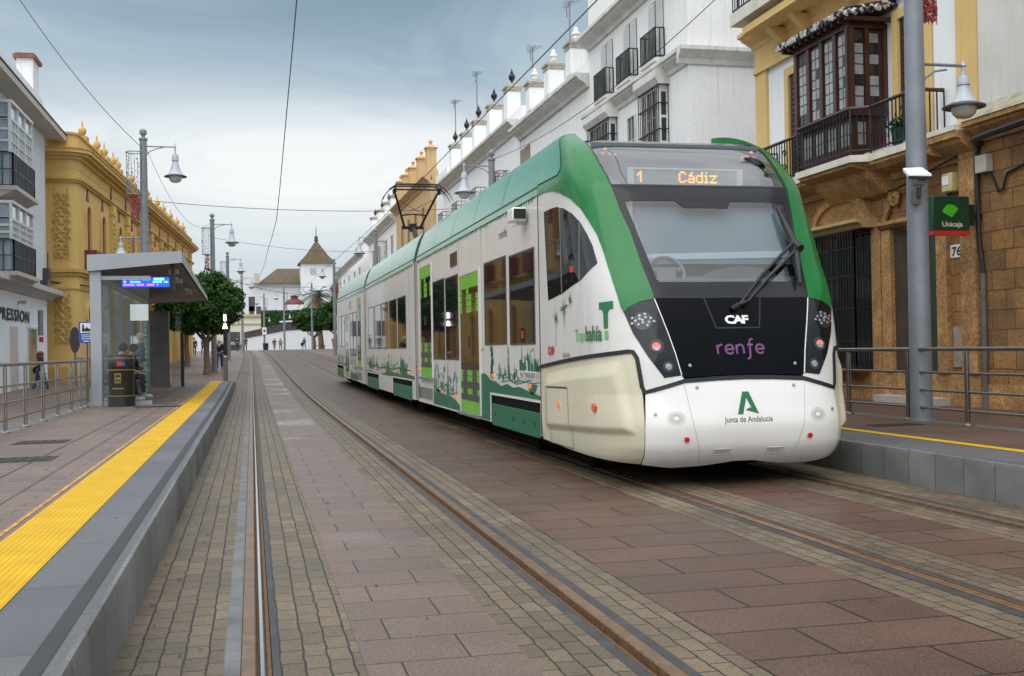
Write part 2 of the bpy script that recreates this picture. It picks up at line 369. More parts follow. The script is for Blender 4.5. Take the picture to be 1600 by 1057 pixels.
PH = .33     # platform height
def platform(name, x_edge, dirn, y0, y1, xback, tact0, tact1, back_drop):
    d = dirn
    mb = MB()
    ys = stations(y0, y1); n = len(ys)
    def zz(y): return PH+zg(y)-(0 if y < y1-2.5 or d > 0 else 0)
    prof = [(0, -.02), (0, .285), (.012, .325), (.03, PH)]
    vs_ = []
    for y in ys:
        for a, z in prof: vs_.append((x_edge+d*a, y, z+zg(y)))
    for i in range(n-1):
        for j in range(3):
            q = (i*4+j, i*4+j+1, (i+1)*4+j+1, (i+1)*4+j); mb.f.append(q if d > 0 else q[::-1]); mb.m.append(0)
    mb.v = vs_
    tag(mb.build(name+'_kerb', M_face, smooth=30), kind='structure')
    mb = MB()
    def st(a, b_, z, m, yy0=y0, yy1=y1):
        q0, q1 = sorted((x_edge+d*a, x_edge+d*b_)); s0 = MB(); ys2 = stations(yy0, yy1)
        v2 = []
        for y in ys2: v2 += [(q0, y, z+zg(y)), (q1, y, z+zg(y))]
        mb.mesh(v2, [(2*i, 2*i+1, 2*i+3, 2*i+2) for i in range(len(ys2)-1)], m)
    st(.03, tact0, PH, 0)
    st(tact1, xback-.3, PH, 1)
    st(xback-.3, xback, PH, 2)
    st(tact0, tact1, PH-.004, 2)
    if back_drop:
        q = x_edge+d*xback; v2 = []; ys2 = stations(y0, y1)
        for y in ys2: v2 += [(q, y, PH+zg(y)), (q, y, -.1+zg(y))]
        mb.mesh(v2, [(2*i, 2*i+1, 2*i+3, 2*i+2) for i in range(len(ys2)-1)], 2)
    # ramp at the far end
    xa, xb = sorted((x_edge, x_edge+d*xback))
    mb.face([(xa, y1, PH+zg(y1)), (xb, y1, PH+zg(y1)), (xb, y1+5, zg(y1+5)+.005), (xa, y1+5, zg(y1+5)+.005)], 1)
    for xq in (xa, xb): mb.face([(xq, y1, PH+zg(y1)), (xq, y1+5, zg(y1+5)), (xq, y1, zg(y1)-.05)], 2)
    tag(mb.build(name, [M_edge, M_pave if d < 0 else M_walk, M_conc], smooth=0), kind='structure')
    mb = MB(); strip2 = stations(y0, y1)
    for (a, b_, z, m) in ((tact0, tact1, PH+.004, 0), ):
        q0, q1 = sorted((x_edge+d*a, x_edge+d*b_)); v2 = []
        for y in strip2: v2 += [(q0, y, z+zg(y)), (q1, y, z+zg(y))]
        mb.mesh(v2, [(2*i, 2*i+1, 2*i+3, 2*i+2) for i in range(len(strip2)-1)], m)
    tag(mb.build('tactile_strip', M_tact, smooth=0), kind='structure')
    return st
platform('platform_left', -.61, -1, -8, 40, 2.95, .41, .78, True)
mb = MB(); strip(mb, -.755, -.685, PH+.003, -8, 40); strip(mb, -1.462, -1.432, PH+.003, -8, 33, 1); strip(mb, -2.14, -2.125, PH+.003, 4, 40, 0); strip(mb, -1.75, -1.742, PH+.003, 4, 40, 0)
tag(mb.build('platform_marking', [M_dark, mat('faded_orange_line', (.46, .24, .045), .6, var=.35, vs=6, fine=.4, fs=40)], smooth=0), kind='structure')
platform('platform_right', 6.15, 1, -8, 52, 2.65, .75, .90, False)
mb = MB(); strip(mb, 8.8, 11.4, PH, -8, 60)
mb.face([(6.15, 52, PH+zg(52)), (11.4, 52, PH+zg(52)), (11.4, 60, zg(60)+.01), (6.15, 60, zg(60)+.01)])
tag(mb.build('sidewalk_right', M_walk, smooth=0), kind='structure')
mb = MB(); strip(mb, -9.2, -3.56, .004, -8, 45); strip(mb, -9.5, -.64, .004, 45, 170); strip(mb, 6.22, 11.5, .004, 60, 170)
tag(mb.build('sidewalk_left', M_pave, smooth=0), kind='structure')
# drain covers let into the platform
M_iron = mat('cast_iron', (.035, .032, .03), .55, metal=.5, var=.3, vs=20)
def cover(x, y, w, l, lab):
    mb = MB(); z = PH+zg(y)
    mb.box(x-w/2, x+w/2, y-l/2, y+l/2, z-.03, z+.004)
    for k in range(5): mb.box(x-w/2+.03+k*(w-.06)/5, x-w/2+.03+(k+.6)*(w-.06)/5, y-l/2+.03, y+l/2-.03, z+.004, z+.008)
    tag(mb.build('drain_cover', M_iron, smooth=0), lab, 'drain cover', 'drain covers in the left platform')
cover(-2.28, 12.2, .62, .55, 'dark iron drain cover in the left platform, nearest to the camera')
cover(-2.5, 14.6, .6, .55, 'dark iron drain cover in the left platform, just behind the nearest one')
cover(-1.85, 23.5, .9, .5, 'long dark drain cover in the paving in front of the tram shelter')
cover(7.85, 12.6, .7, .35, 'dark drain cover in the right platform between tram and steel railing')
# ------------------------------------------------------------------ the tram
XC = 4.652
YC = [(.15,10.32),(.22,10.2),(.30,10.1),(.42,10.02),(.6,9.99),(.81,10.03),(1.0,10.075),(1.32,10.16),(1.62,10.25),(1.87,10.345),(2.2,10.55),(2.55,10.76),(2.85,10.94),(3.03,11.05),(3.3,11.34),(3.5,11.59),(3.6,11.76),(3.68,11.94),(3.76,12.15),(3.83,12.38),(3.87,12.58),(3.89,12.8)]
WW = [(.15,1.20),(.22,1.27),(.30,1.305),(.42,1.32),(.6,1.325),(3.1,1.325),(3.25,1.315),(3.45,1.265),(3.6,1.215),(3.7,1.175),(3.8,1.11),(3.86,1.02),(3.89,.92)]
YS = 12.85
def pchip(T, z):
    if z <= T[0][0]: return T[0][1]
    if z >= T[-1][0]: return T[-1][1]
    i = 0
    while z > T[i+1][0]: i += 1
    (x0, y0), (x1, y1) = T[i], T[i+1]; h = x1-x0
    def sl(k):
        if k == 0: return (T[1][1]-T[0][1])/(T[1][0]-T[0][0])
        if k == len(T)-1: return (T[-1][1]-T[-2][1])/(T[-1][0]-T[-2][0])
        a = (T[k][1]-T[k-1][1])/(T[k][0]-T[k-1][0]); b = (T[k+1][1]-T[k][1])/(T[k+1][0]-T[k][0])
        return 0 if a*b <= 0 else 2*a*b/(a+b)
    m0, m1 = sl(i), sl(i+1); t = (z-x0)/h
    return (2*t**3-3*t*t+1)*y0+(t**3-2*t*t+t)*h*m0+(-2*t**3+3*t*t)*y1+(t**3-t*t)*h*m1
def NF(z): return 5.4 if z < .9 else (5.4+.9*(z-.9)/.35 if z < 1.25 else (6.3+.7*(z-1.25)/.55 if z < 1.8 else 7.0))
def NP(ph, z):
    w = pchip(WW, z); l = YS-pchip(YC, z); s_, c_ = math.sin(ph), math.cos(ph); n = NF(z)
    r_ = 1/((abs(s_)**n+abs(c_)**n)**(1/n))
    return Vector((XC+w*s_*r_, YS-l*c_*r_, z))
def NN_(ph, z, e=.004):
    a = NP(min(ph+e, PI/2), z)-NP(max(ph-e, -PI/2), z); b = NP(ph, min(z+e, 3.889))-NP(ph, max(z-e, .15))
    n = a.cross(b)
    return n.normalized() if n.length > 1e-12 else Vector((0, -1, 0))
def NO(ph, z, d=0): return NP(ph, z)+NN_(ph, z)*d if d else NP(ph, z)
def phi_at(x, z):      # polar angle of lateral offset x (front half)
    w = pchip(WW, z); a = max(-1, min(1, x/w)); n = NF(z)
    return math.atan2(a, (max(0, 1-abs(a)**n))**(1/n))
def clip(poly, ax, v, keep_less):
    o = []; n = len(poly)
    for i in range(n):
        p, q = poly[i], poly[(i+1) % n]
        a = p[ax] <= v if keep_less else p[ax] >= v; b = q[ax] <= v if keep_less else q[ax] >= v
        if a: o.append(p)
        if a != b:
            t = (v-p[ax])/(q[ax]-p[ax]); o.append((p[0]+(q[0]-p[0])*t, p[1]+(q[1]-p[1])*t))
    return o
def npatch(mb, poly, off=0.0, thick=.03, dp=.045, dz=.05, m=0):
    """skin panel: polygon in (polar angle, height) laid on the nose surface, with a real edge going inwards"""
    offf = off if callable(off) else (lambda p, z: off)
    p0, p1 = min(p[0] for p in poly), max(p[0] for p in poly); z0, z1 = min(p[1] for p in poly), max(p[1] for p in poly)
    V = {}; vs_ = []; fs = []
    def vid(p):
        k = (round(p[0], 4), round(p[1], 4))
        if k not in V: V[k] = len(vs_); vs_.append(k)
        return V[k]
    i0, i1 = math.floor(p0/dp), math.ceil(p1/dp); j0, j1 = math.floor(z0/dz), math.ceil(z1/dz)
    for i in range(i0, i1):
        ca = clip(clip(poly, 0, i*dp, False), 0, (i+1)*dp, True)
        if len(ca) < 3: continue
        for j in range(j0, j1):
            c = clip(clip(ca, 1, j*dz, False), 1, (j+1)*dz, True)
            if len(c) < 3: continue
            ids = []
            for p in c:
                k = vid(p)
                if not ids or ids[-1] != k: ids.append(k)
            if len(ids) > 1 and ids[0] == ids[-1]: ids.pop()
            if len(set(ids)) < 3: continue
            ar = sum(vs_[ids[a]][0]*vs_[ids[a-1]][1]-vs_[ids[a-1]][0]*vs_[ids[a]][1] for a in range(len(ids)))
            if abs(ar) < 1e-8: continue
            fs.append(ids if ar < 0 else ids[::-1])
    P3 = [NO(p, z, offf(p, z)) for p, z in vs_]
    n0 = len(mb.v)
    mb.mesh(P3, [f[::-1] for f in fs], m)
    if thick:
        n = len(poly); pts = []
        for a in range(n):
            (x0, y0), (x1, y1) = poly[a], poly[(a+1) % n]
            k = max(1, int(max(abs(x1-x0)/dp, abs(y1-y0)/dz)))
            pts += [(x0+(x1-x0)*t/k, y0+(y1-y0)*t/k) for t in range(k)]
        A = [NO(p, z, offf(p, z)) for p, z in pts]; B = [NO(p, z, offf(p, z)-thick) for p, z in pts]; n = len(pts)
        mb.mesh(A+B, [(i, (i+1) % n, n+(i+1) % n, n+i) for i in range(n)], m)
def mir(poly): return [(-p, z) for p, z in poly]
def both(name, poly, mt, parent, off=0.0, thick=.03, sep=True, **k):
    r_ = []
    mb = MB()
    for s_ in (0, 1):
        npatch(mb, poly if s_ == 0 else mir(poly), off, thick, **k)
        if sep or s_ == 1:
            r_.append(mb.build(name, mt, parent, smooth=38)); mb = MB()
    return r_
def ribbon(mb, line, w, off=.004, m=0):
    """thin strip following a polyline on the nose"""
    pts = []
    for (a, b), (c, d) in zip(line, line[1:]):
        k = max(1, int(max(abs(c-a)/.04, abs(d-b)/.05))); pts += [(a+(c-a)*t/k, b+(d-b)*t/k) for t in range(k)]
    pts.append(line[-1]); P = [NO(p, z, off) for p, z in pts]; N = [NN_(p, z) for p, z in pts]
    L_, R_ = [], []
    for i in range(len(P)):
        t = (P[min(i+1, len(P)-1)]-P[max(i-1, 0)]).normalized(); s_ = t.cross(N[i]).normalized()
        L_.append(P[i]+s_*w/2); R_.append(P[i]-s_*w/2)
    n = len(P); Lb = [L_[i]-N[i]*.012 for i in range(n)]; Rb = [R_[i]-N[i]*.012 for i in range(n)]
    mb.mesh(L_+R_+Lb+Rb, [q for i in range(n-1) for q in ((i, n+i, n+i+1, i+1), (2*n+i, i, i+1, 2*n+i+1), (n+i, 3*n+i, 3*n+i+1, n+i+1))], m)
def disc(mb, ph, z, r_, off=.004, h=.01, n=16, m=0, r2=None):
    c = NO(ph, z, off); N = NN_(ph, z); a = N.orthogonal().normalized()
    mb.tube([c-N*h, c, c+N*.0005] if r2 is None else [c-N*h, c], [r_, r_, r_*.9] if r2 is None else [r_, r2], n, m)

M_white = mat('tram_white', (.62, .598, .572), .3, var=.06, vs=1.5, streak=.42, scol=(.36, .34, .31), coat=.3)
M_front = mat('bumper_white', (.76, .73, .70), .25, var=.04, vs=2, coat=.5)
M_cream = mat('cream_panel', (.58, .535, .395), .38, var=.06, vs=1.5, coat=.15)
M_green = mat('hood_green', (.0015, .135, .026), .22, var=.05, spec=.3, coat=.18)
M_fairsheen = mat('fairing_green_sky_sheen', (.038, .235, .115), .22, var=.14, vs=1.2, streak=.35, scol=(.26, .42, .34), coat=.4)  # paler than the hood green: reflected sky is put into the base colour
M_black = mat('mask_black', (.003, .0035, .005), .22, var=.05, spec=.08, rvar=.06)
M_frit = mat('glass_border_black', (.014, .015, .021), .15, var=.05, spec=.25)
M_rubber = mat('rubber_black', (.006, .006, .007), .55)
M_tint = mat('tinted_window', (.009, .009, .009), .03, var=.1, spec=.62)
M_lime = mat('lime_green', (.13, .46, .012), .3, var=.06, coat=.3)
M_dkgrey = mat('door_grey', (.06, .058, .06), .4, var=.15)
M_art = mat('livery_green', (.008, .125, .062), .35, var=.12, vs=4)
M_artl = mat('livery_green_light', (.16, .34, .25), .35, var=.1)
M_alu = mat('alu_grey', (.32, .31, .30), .4, metal=.6, var=.15)
M_under = mat('underframe_black', (.006, .005, .005), .9, var=.3, spec=.1)
M_purple = mat('purple_lettering', (.15, .04, .15), .4)
M_jg = mat('emblem_green', (.006, .14, .045), .4)
M_ink = mat('grey_ink', (.06, .06, .06), .5)
M_whiteink = mat('white_lettering', (.78, .78, .76), .4)
M_redink = mat('red_lettering', (.5, .02, .02), .4)
M_red = mat('red_reflector', (.55, .008, .008), .25, coat=.6)
M_orange = mat('orange_marker', (.55, .07, .01), .25, coat=.5)
M_oglow = emis('orange_lamp', (1, .22, .02), .55)
M_tail = emis('red_tail_lamp', (1, .16, .13), 1.0)
M_lens = mat('lamp_lens', (.28, .29, .31), .15, metal=.3, var=.3, vs=40, coat=.6)
def clear_glass(name, tint=(.62, .66, .68), ior=1.9):
    m = bpy.data.materials.new(name); m.use_nodes = True; t = m.node_tree; t.nodes.clear()
    o_ = nd(t, 'ShaderNodeOutputMaterial'); tr = nd(t, 'ShaderNodeBsdfTransparent', {0: c4(tint)}); gl = nd(t, 'ShaderNodeBsdfGlossy', {'Color': (1, 1, 1, 1), 'Roughness': .03})
    gb = nd(t, 'ShaderNodeNewGeometry').outputs['Backfacing']
    iv = nd(t, 'ShaderNodeMix', {0: gb, 2: ior, 3: 1/ior}).outputs[0]; fr = nd(t, 'ShaderNodeFresnel', {'IOR': iv}); ms = nd(t, 'ShaderNodeMixShader', {0: fr.outputs[0], 1: tr.outputs[0], 2: gl.outputs[0]})
    t.links.new(ms.outputs[0], o_.inputs[0]); return m
M_wind = clear_glass('windscreen_glass', (.62, .66, .68), 1.75)
M_clear = clear_glass('shelter_glass', (.72, .78, .77), 1.45)

tram = thing('tram', 'white and green tram with dark front mask and lit orange sign standing at the stop', 'tram', (XC, 10.2, 0))
B_ = [(-PI/2,3.175),(-1.3823,3.172),(-1.1987,3.141),(-1.0549,3.072),(-.9363,2.963),(-.8585,2.827),(-.8163,2.673),(-.783,2.518),(-.7671,2.353),(-.7583,2.194),(-.7494,2.0),(-.7323,1.759),(-.7215,1.701)]
HLt = [(-.7215,1.701),(-.696,1.75),(-.6356,1.804),(-.5558,1.831)]
HLi = [(-.5558,1.831),(-.5353,1.694),(-.5023,1.477),(-.4758,1.296),(-.4522,1.085)]
HLo = [(-.4522,1.085),(-.5544,1.064),(-.6279,1.268),(-.6901,1.499),(-.7215,1.701)]
A_ = [(-.7711,3.778),(-.7427,3.67),(-.7223,3.566),(-.6989,3.446),(-.6771,3.315),(-.6634,3.179),(-.6546,3.043),(-.6388,2.868),(-.633,2.761),(-.6043,2.536),(-.5828,2.182),(-.5589,1.872),(-.5558,1.831)]
LINE = [(-PI/2,1.15),(-.72,1.322),(-.7002,1.318),(-.6834,1.257),(-.6731,.978),(-.6601,.928),(-.4419,1.029),(-.22,1.046),(0,1.052)]
G_ = B_+HLt[1:]+A_[::-1][1:]+[(-.80,3.86),(-.82,3.888),(-PI/2,3.888)]
both('hood', G_, M_green, tram, .012, .10, dz=.04)
fp = [(-PI/2, 3.30), (-1.06, 3.285), (-1.01, 3.33), (-1.0, 3.40), (-1.03, 3.62), (-1.06, 3.75), (-1.10, 3.84), (-1.14, 3.872), (-PI/2, 3.872)]
both('fairing_front', fp, M_fairsheen, tram, .017, .01, dz=.04)
mb = MB(); ribbon(mb, fp[:-1], .014, .018); ribbon(mb, mir(fp[:-1]), .014, .018); mb.build_each('hood_seam', mat('hood_seam_green', (.004, .05, .02), .6), tram)
both('side_skin', B_+[(p, z) for p, z in HLo[::-1][1:]]+[(-.4397,1.05)]+LINE[5:7][::-1]+LINE[:5][::-1], M_white, tram, 0, .03)
cream = [(-PI/2,1.15)]+LINE[1:4]+[(-.676,.96),(-.6795,.58),(-.6775,.318),(-.6875,.226),(-1.155,.262),(-PI/2,.3)]
def cream_off(p, z):
    # raised centre of the side panel with bevelled top, front and bottom
    p = -abs(p)
    zt = 1.24+(p+.7645)*.235; zb_ = .522+(p+.72)*.12; po = -.7645+(1.24-z)*.062
    e = min(1, max(0, (zt-z)/.135), max(0, (z-zb_)/.07), max(0, (po-p)/.04))
    return .045*e*min(1, max(0, (p+1.52)/.1))
both('cream_panel', cream, M_cream, tram, cream_off, .04, dp=.0105, dz=.016)
# front bumper
bl = [(-.6601,.915),(-.6748,.583),(-.6724,.318),(-.6827,.226),(-.5217,.19),(-.3123,.203),(-.15,.23),(-.0825,.245)]
bump = bl+mir(bl)[::-1]+mir(LINE[5:])+LINE[5:][::-1][1:]
mb = MB(); npatch(mb, bump, .006, .05, dp=.04, dz=.04); mb.build('bumper', M_front, tram, smooth=38)
# black mask below the windscreen
mk_ = [(-.4425,1.065),(-.22,1.078),(0,1.083),(.22,1.078),(.4425,1.065)]
mask = mk_+mir(HLi[::-1])[0:]+[(.3,1.845),(-.3,1.845)]+HLi
mask = mk_+[(.448,1.09)]+mir(HLi)[::-1][1:]+[(.3,1.84),(0,1.84),(-.3,1.84)]+HLi[:-1]+[(-.448,1.09)]
mb = MB(); npatch(mb, mask, .002, .03); mb.build('front_mask', M_black, tram, smooth=38)
mb = MB(); ribbon(mb, LINE, .04, .014); ribbon(mb, mir(LINE), .04, .014); mb.build('rubber_trim', M_rubber, tram)
mb = MB()
for q in ([(-.555,1.842),(-.3,1.842),(0,1.842),(.3,1.842),(.555,1.842)], [(-.229,1.836),(-.1688,1.536),(.1705,1.537),(.2185,1.845)]): ribbon(mb, q, .014, .005)
mb.build('mask_seam', M_rubber, tram)
mb = MB(); ribbon(mb, HLi, .009, .008); ribbon(mb, mir(HLi), .009, .008); mb.build('lamp_edge', M_front, tram)
# windscreen: black border, clear panes
ws = [(-.585,2.865),(-.56,2.875),(.56,2.875),(.585,2.865),(.592,2.84),(.517,2.03),(.505,2.0),(-.505,2.0),(-.517,2.03),(-.592,2.84)]
AL = [(p, z) for p, z in A_ if 1.84 < z < 3.04]
mb = MB()
npatch(mb, [(-.6546,3.043),(.6546,3.043),(.6388,2.875),(.56,2.875),(-.56,2.875),(-.6388,2.875)], .003, .03)
npatch(mb, [(-.505,2.0),(.505,2.0),(.517,2.0),(.5685,2.0),(.5575,1.85),(-.5575,1.85),(-.5685,2.0)], .003, .03)
for s_ in (1, -1):
    q = [(-.6388,2.875),(-.633,2.761),(-.6043,2.536),(-.5828,2.182),(-.5685,2.0),(-.505,2.0),(-.517,2.03),(-.592,2.84),(-.585,2.865),(-.56,2.875)]
    npatch(mb, q if s_ > 0 else mir(q), .003, .03, dp=.02)
sens = [(-.25,2.875),(.2,2.875),(.17,2.80),(-.2,2.80)]
npatch(mb, sens, .004, .02)
mb.build('windscreen_border', M_frit, tram, smooth=38)
mb = MB(); npatch(mb, ws, 0, 0); mb.build('windscreen', M_wind, tram, smooth=38)
up_ = [(p, z) for p, z in A_ if z > 3.04 and z < 3.70]
upg = [(-.6546,3.06)]+[(p+.012, z) for p, z in up_[::-1] if z > 3.1]+[(-.7427,3.685),(.7427,3.685)]+[(-p-.012, z) for p, z in up_ if z > 3.1]+[(.6546,3.06)]
mb = MB(); npatch(mb, upg, -.004, 0, dz=.04); mb.build('sign_glass', clear_glass('sign_glass_reflective', (.6, .64, .66), 2.2), tram, smooth=38)
mb = MB(); ribbon(mb, [(-.655,3.05),(-.3,3.05),(0,3.05),(.3,3.05),(.655,3.05)], .028, .006)
for s_ in (1, -1): ribbon(mb, [(s_*(abs(p)-.006), z) for p, z in A_ if 1.9 < z < 3.7], .022, .004)
mb.build('glass_trim', M_rubber, tram)
# roof between the hoods and above the sign
mb = MB(); mb.box(XC-.99, XC+.99, 11.95, 12.9, 3.60, 3.675); mb.build('front_roof', M_frit, tram)
mb = MB(); mb.prism([(-.86, 3.67), (.86, 3.67), (.80, 3.745), (-.80, 3.745)], lambda x, z: (XC+x, 12.6, z), lambda x, z: (XC+x, 15.5, z)); mb.build('roof_hatch', mat('roof_pale', (.62, .64, .66), .5, var=.08), tram, bevel=.01)
# cab interior seen through the glass
M_blind = mat('cab_blind', (.21, .265, .295), .7, var=.04); M_cab = mat('cab_grey', (.10, .115, .125), .7, var=.1); M_cabl = mat('cab_console', (.15, .175, .19), .5, var=.05)
mb = MB()
mb.box(XC-1.2, XC+1.2, 12.2, 12.25, .4, 3.55); mb.box(XC-1.22, XC+1.22, 10.7, 12.2, .35, .45)
for s_ in (-1, 1): mb.box(XC+s_*1.2, XC+s_*1.23, 11.3, 12.25, .4, 2.9)
mb.box(XC-1.15, XC+1.15, 11.25, 12.2, 2.95, 3.0)
mb.build('cab_interior', M_cab, tram, smooth=0)
mb = MB(); mb.mesh([(XC-.84, 10.72, 2.24), (XC+.84, 10.72, 2.27), (XC+.88, 11.06, 2.83), (XC-.88, 11.06, 2.83)], [(0, 1, 2, 3)]); mb.box(XC-.84, XC+.84, 10.705, 10.725, 2.20, 2.26); mb.build('sun_blind', M_blind, tram, smooth=0)
mb = MB()
pts = [(10.50, 1.9), (10.52, 2.03), (10.75, 2.08), (11.1, 2.02), (11.1, 1.0), (10.5, 1.0)]
mb.ext_x(pts, XC-1.0, XC+1.0)
mb.build('dashboard', M_cabl, tram)
mb = MB(); mb.ext_y([(XC-.18+.42*(1+math.cos(PI-PI*k/14)), 2.0+.17*math.sin(PI*k/14)) for k in range(15)], 10.60, 10.85); mb.build('instrument_hood', M_cab, tram)
mb = MB(); mb.mesh([(XC-.84, 10.70, 2.24), (XC+.84, 10.70, 2.27), (XC+.845, 10.735, 2.345), (XC-.845, 10.735, 2.30)], [(0, 1, 2, 3)]); mb.build('blind_bar', mat('blind_bar_pale', (.50, .56, .58), .6), tram, smooth=0)
mb = MB(); cs = (XC-.58, 10.62, 2.13)
mb.tube([(cs[0]+.19*math.cos(a*PI/12), cs[1]+.08*math.sin(a*PI/12), cs[2]+.16*math.sin(a*PI/12)-.02) for a in range(-3, 16)], .016, 8)
mb.box(cs[0]-.10, cs[0]+.10, cs[1]-.01, cs[1]+.06, cs[2]-.12, cs[2]+.03)
mb.box(cs[0]-.15, cs[0]-.11, cs[1]-.02, cs[1]+.04, cs[2]-.01, cs[2]+.03); mb.box(cs[0]+.11, cs[0]+.15, cs[1]-.02, cs[1]+.04, cs[2]-.01, cs[2]+.03)
mb.build('driver_console', M_blind, tram)
# destination sign behind the upper glass
M_sgn = mat('sign_panel', (.24, .28, .30), .6, var=.05); M_sfr = mat('sign_frame', (.62, .64, .58), .6)
mb = MB(); mb.prism([(-.98, 3.07), (.98, 3.07), (.78, 3.36), (-.78, 3.36)], lambda x, z: (XC+x, 11.56, z), lambda x, z: (XC+x, 11.66, z)); mb.build('sign_housing', mat('sign_housing_grey', (.12, .14, .155), .6), tram)
sg = MB(); sg.box(XC-.66, XC+.66, 11.50, 11.56, 3.12, 3.30)
SIGN = sg.build('destination_sign', M_sgn, tram)
mb = MB()
for q in ((-.67, -.60, 3.11, 3.31), (.60, .67, 3.11, 3.31), (-.6, .6, 3.29, 3.31), (-.6, .6, 3.11, 3.13)): mb.box(XC+q[0], XC+q[1], 11.485, 11.50, q[2], q[3])
mb.build('sign_frame', M_sfr, SIGN)
FONT = {'1': ['..#..','.##..','#.#..','..#..','..#..','..#..','..#..'], 'C': ['.###.','#...#','#....','#....','#....','#...#','.###.'], 'a': ['...#.','..#..','.###.','....#','.####','#...#','.####'], 'd': ['....#','....#','.####','#...#','#...#','#...#','.####'], 'i': ['.#.','...','##.','.#.','.#.','.#.','###'], 'z': ['.....','.....','#####','...#.','..#..','.#...','#####']}
M_led = emis('amber_led', (1, .24, .004), 4.2)
mb = MB(); p_ = .0168
def led(s_, x):
    for ch in s_:
        g = FONT[ch]
        for r_, row in enumerate(g):
            for c_, v in enumerate(row):
                if v == '#': mb.box(x+c_*p_-.0065, x+c_*p_+.0065, 11.493, 11.4995, 3.265-r_*p_*1.05-.0065, 3.265-r_*p_*1.05+.0065)
        x += (len(g[0])+.9)*p_
    return x
led('1', XC-.55); led('Cadiz', XC-.07)
mb.build('led_text', M_led, SIGN, smooth=0)
mb = MB(); mb.prism([(-1.02, 3.04), (1.02, 3.04), (.98, 3.62), (-.98, 3.62)], lambda x, z: (XC+x, 11.75, z), lambda x, z: (XC+x, 11.8, z)); mb.build('sign_backing', M_cab, tram)
mb = MB()
for s_ in (-1, 1):
    for k, (dx, dz) in enumerate(((0, 0), (.05, -.045), (-.03, -.05), (.10, -.06))): mb.ball((XC+s_*(.86-dx), 11.66, 3.52+dz), .028, 8)
mb.build('roof_lamp', mat('pink_lamp_lens', (.7, .25, .27), .25, coat=.5), tram)
# wiper
mb = MB()
def np_(p, z, o): return tuple(NO(p, z, o))
bl_ = [np_(.520,2.775,.06), np_(.535,2.55,.07), np_(.55,2.36,.08), np_(.53,2.15,.07), np_(.508,1.94,.06)]
mb.tube(bl_, [.018, .040, .046, .040, .016], 6); mb.tube([np_(.545,2.40,.06), np_(.56,2.28,.12)], .05, 8); mb.build('wiper_blade', M_rubber, tram)
mb = MB()
mb.tube([np_(.02,1.74,.05), np_(.25,2.02,.09), np_(.535,2.36,.10)], .017, 6); mb.tube([np_(.10,1.78,.05), np_(.30,2.0,.09), np_(.555,2.30,.10)], .017, 6)
mb.tube([np_(-.02,1.72,.02), np_(.02,1.74,.07)], .03, 8); mb.tube([np_(.07,1.76,.02), np_(.10,1.78,.07)], .025, 8); mb.tube([np_(.0,1.735,.06), np_(.11,1.785,.06)], .02, 6)
mb.build('wiper_arm', M_rubber, tram)
# head lamps
M_bez = mat('lamp_bezel_grey', (.022, .024, .028), .25, var=.3, vs=20)
M_hl = mat('lamp_glass_black', (.006, .007, .009), .08, var=.1, spec=.35)
HL = HLt+HLi[1:]+HLo[1:-1]
for s_ in (0, 1):
    mb = MB(); npatch(mb, HL if s_ == 0 else mir(HL), .006, .03, dp=.03)
    h_ = mb.build('headlight', M_hl, tram, smooth=38); sg_ = 1 if s_ == 0 else -1
    mb = MB()
    disc(mb, sg_*-.633, 1.61, .092, .010, .004, 24); mb.build('reflector', mat('dark_reflector', (.05, .053, .06), .2, metal=.5), h_)
    mb = MB()
    for k in range(14):
        a = 2.4*k; rr_ = .018*math.sqrt(k)
        disc(mb, sg_*(-.636+rr_*math.cos(a)*.95), 1.62+rr_*math.sin(a), .014, .018, .008, 8)
    mb.build('led_cluster', M_lens, h_)
    mb = MB(); disc(mb, sg_*-.578, 1.365, .072, .010, .004, 24); disc(mb, sg_*-.525, 1.167, .056, .010, .004, 24); mb.build_each('lamp_bezel', M_bez, h_)
    mb = MB(); disc(mb, sg_*-.580, 1.36, .043, .018, .01, 20, r2=.04); mb.build('tail_lamp_lens', M_lens, h_); mb = MB(); cc = NO(sg_*-.580, 1.36, .0195); Nn = NN_(sg_*-.58, 1.36); ax = Vector((0, 0, 1)).cross(Nn).normalized(); up_v = Nn.cross(ax); mb.face([cc+(ax*math.cos(PI*k/10)+up_v*math.sin(PI*k/10))*.042 for k in range(11)]); mb.build('tail_lamp', M_tail, h_, smooth=0)
    mb = MB(); disc(mb, sg_*-.525, 1.167, .032, .018, .01, 16); mb.build('fog_lamp', M_lens, h_)
mb = MB()
for s_ in (1, -1): ribbon(mb, [(s_*.447, 1.03), (s_*.41, .62), (s_*.345, .26)], .006, .008)
mb.build_each('bumper_crease', mat('crease_grey', (.48, .455, .43), .5), tram)
# small front fittings
mb = MB()
for q in ((-.4512,.479), (.4512,.479)): disc(mb, q[0], q[1], .026, .022, .02)
mb.build_each('reflector', M_red, tram)
mb = MB()
for q in ((-.364,.966), (.364,.966), (-.394,1.176), (.394,1.176), (-.62,.72), (.62,.72)): disc(mb, q[0], q[1], .016, .014, .01, 12)
mb.build_each('bolt', M_alu, tram)
mb = MB()
for q in (-.51, .51):
    for k in range(30):
        a = 2*PI*k/30
        for r_ in (.026, .038, .05, .062): disc(mb, q+r_*math.cos(a+r_*40)*.8, .68+r_*math.sin(a+r_*40), .0036, .008, .002, 4)
mb.build('horn_grille', mat('pin_hole_grey', (.16, .15, .145), .8), tram, smooth=0)
mb = MB()
for a, b in ((-.263, -.141), (.1544, .2772)):
    zt, zb = .374, .318
    for q in (((a, zt), (b, zt)), ((a, zb), (b, zb)), ((a, zt), (a, zb)), ((b, zt), (b, zb))): ribbon(mb, list(q), .008, .012)
    ribbon(mb, [((a+b)/2-.045, (zt+zb)/2), ((a+b)/2+.045, (zt+zb)/2)], .05, .009)
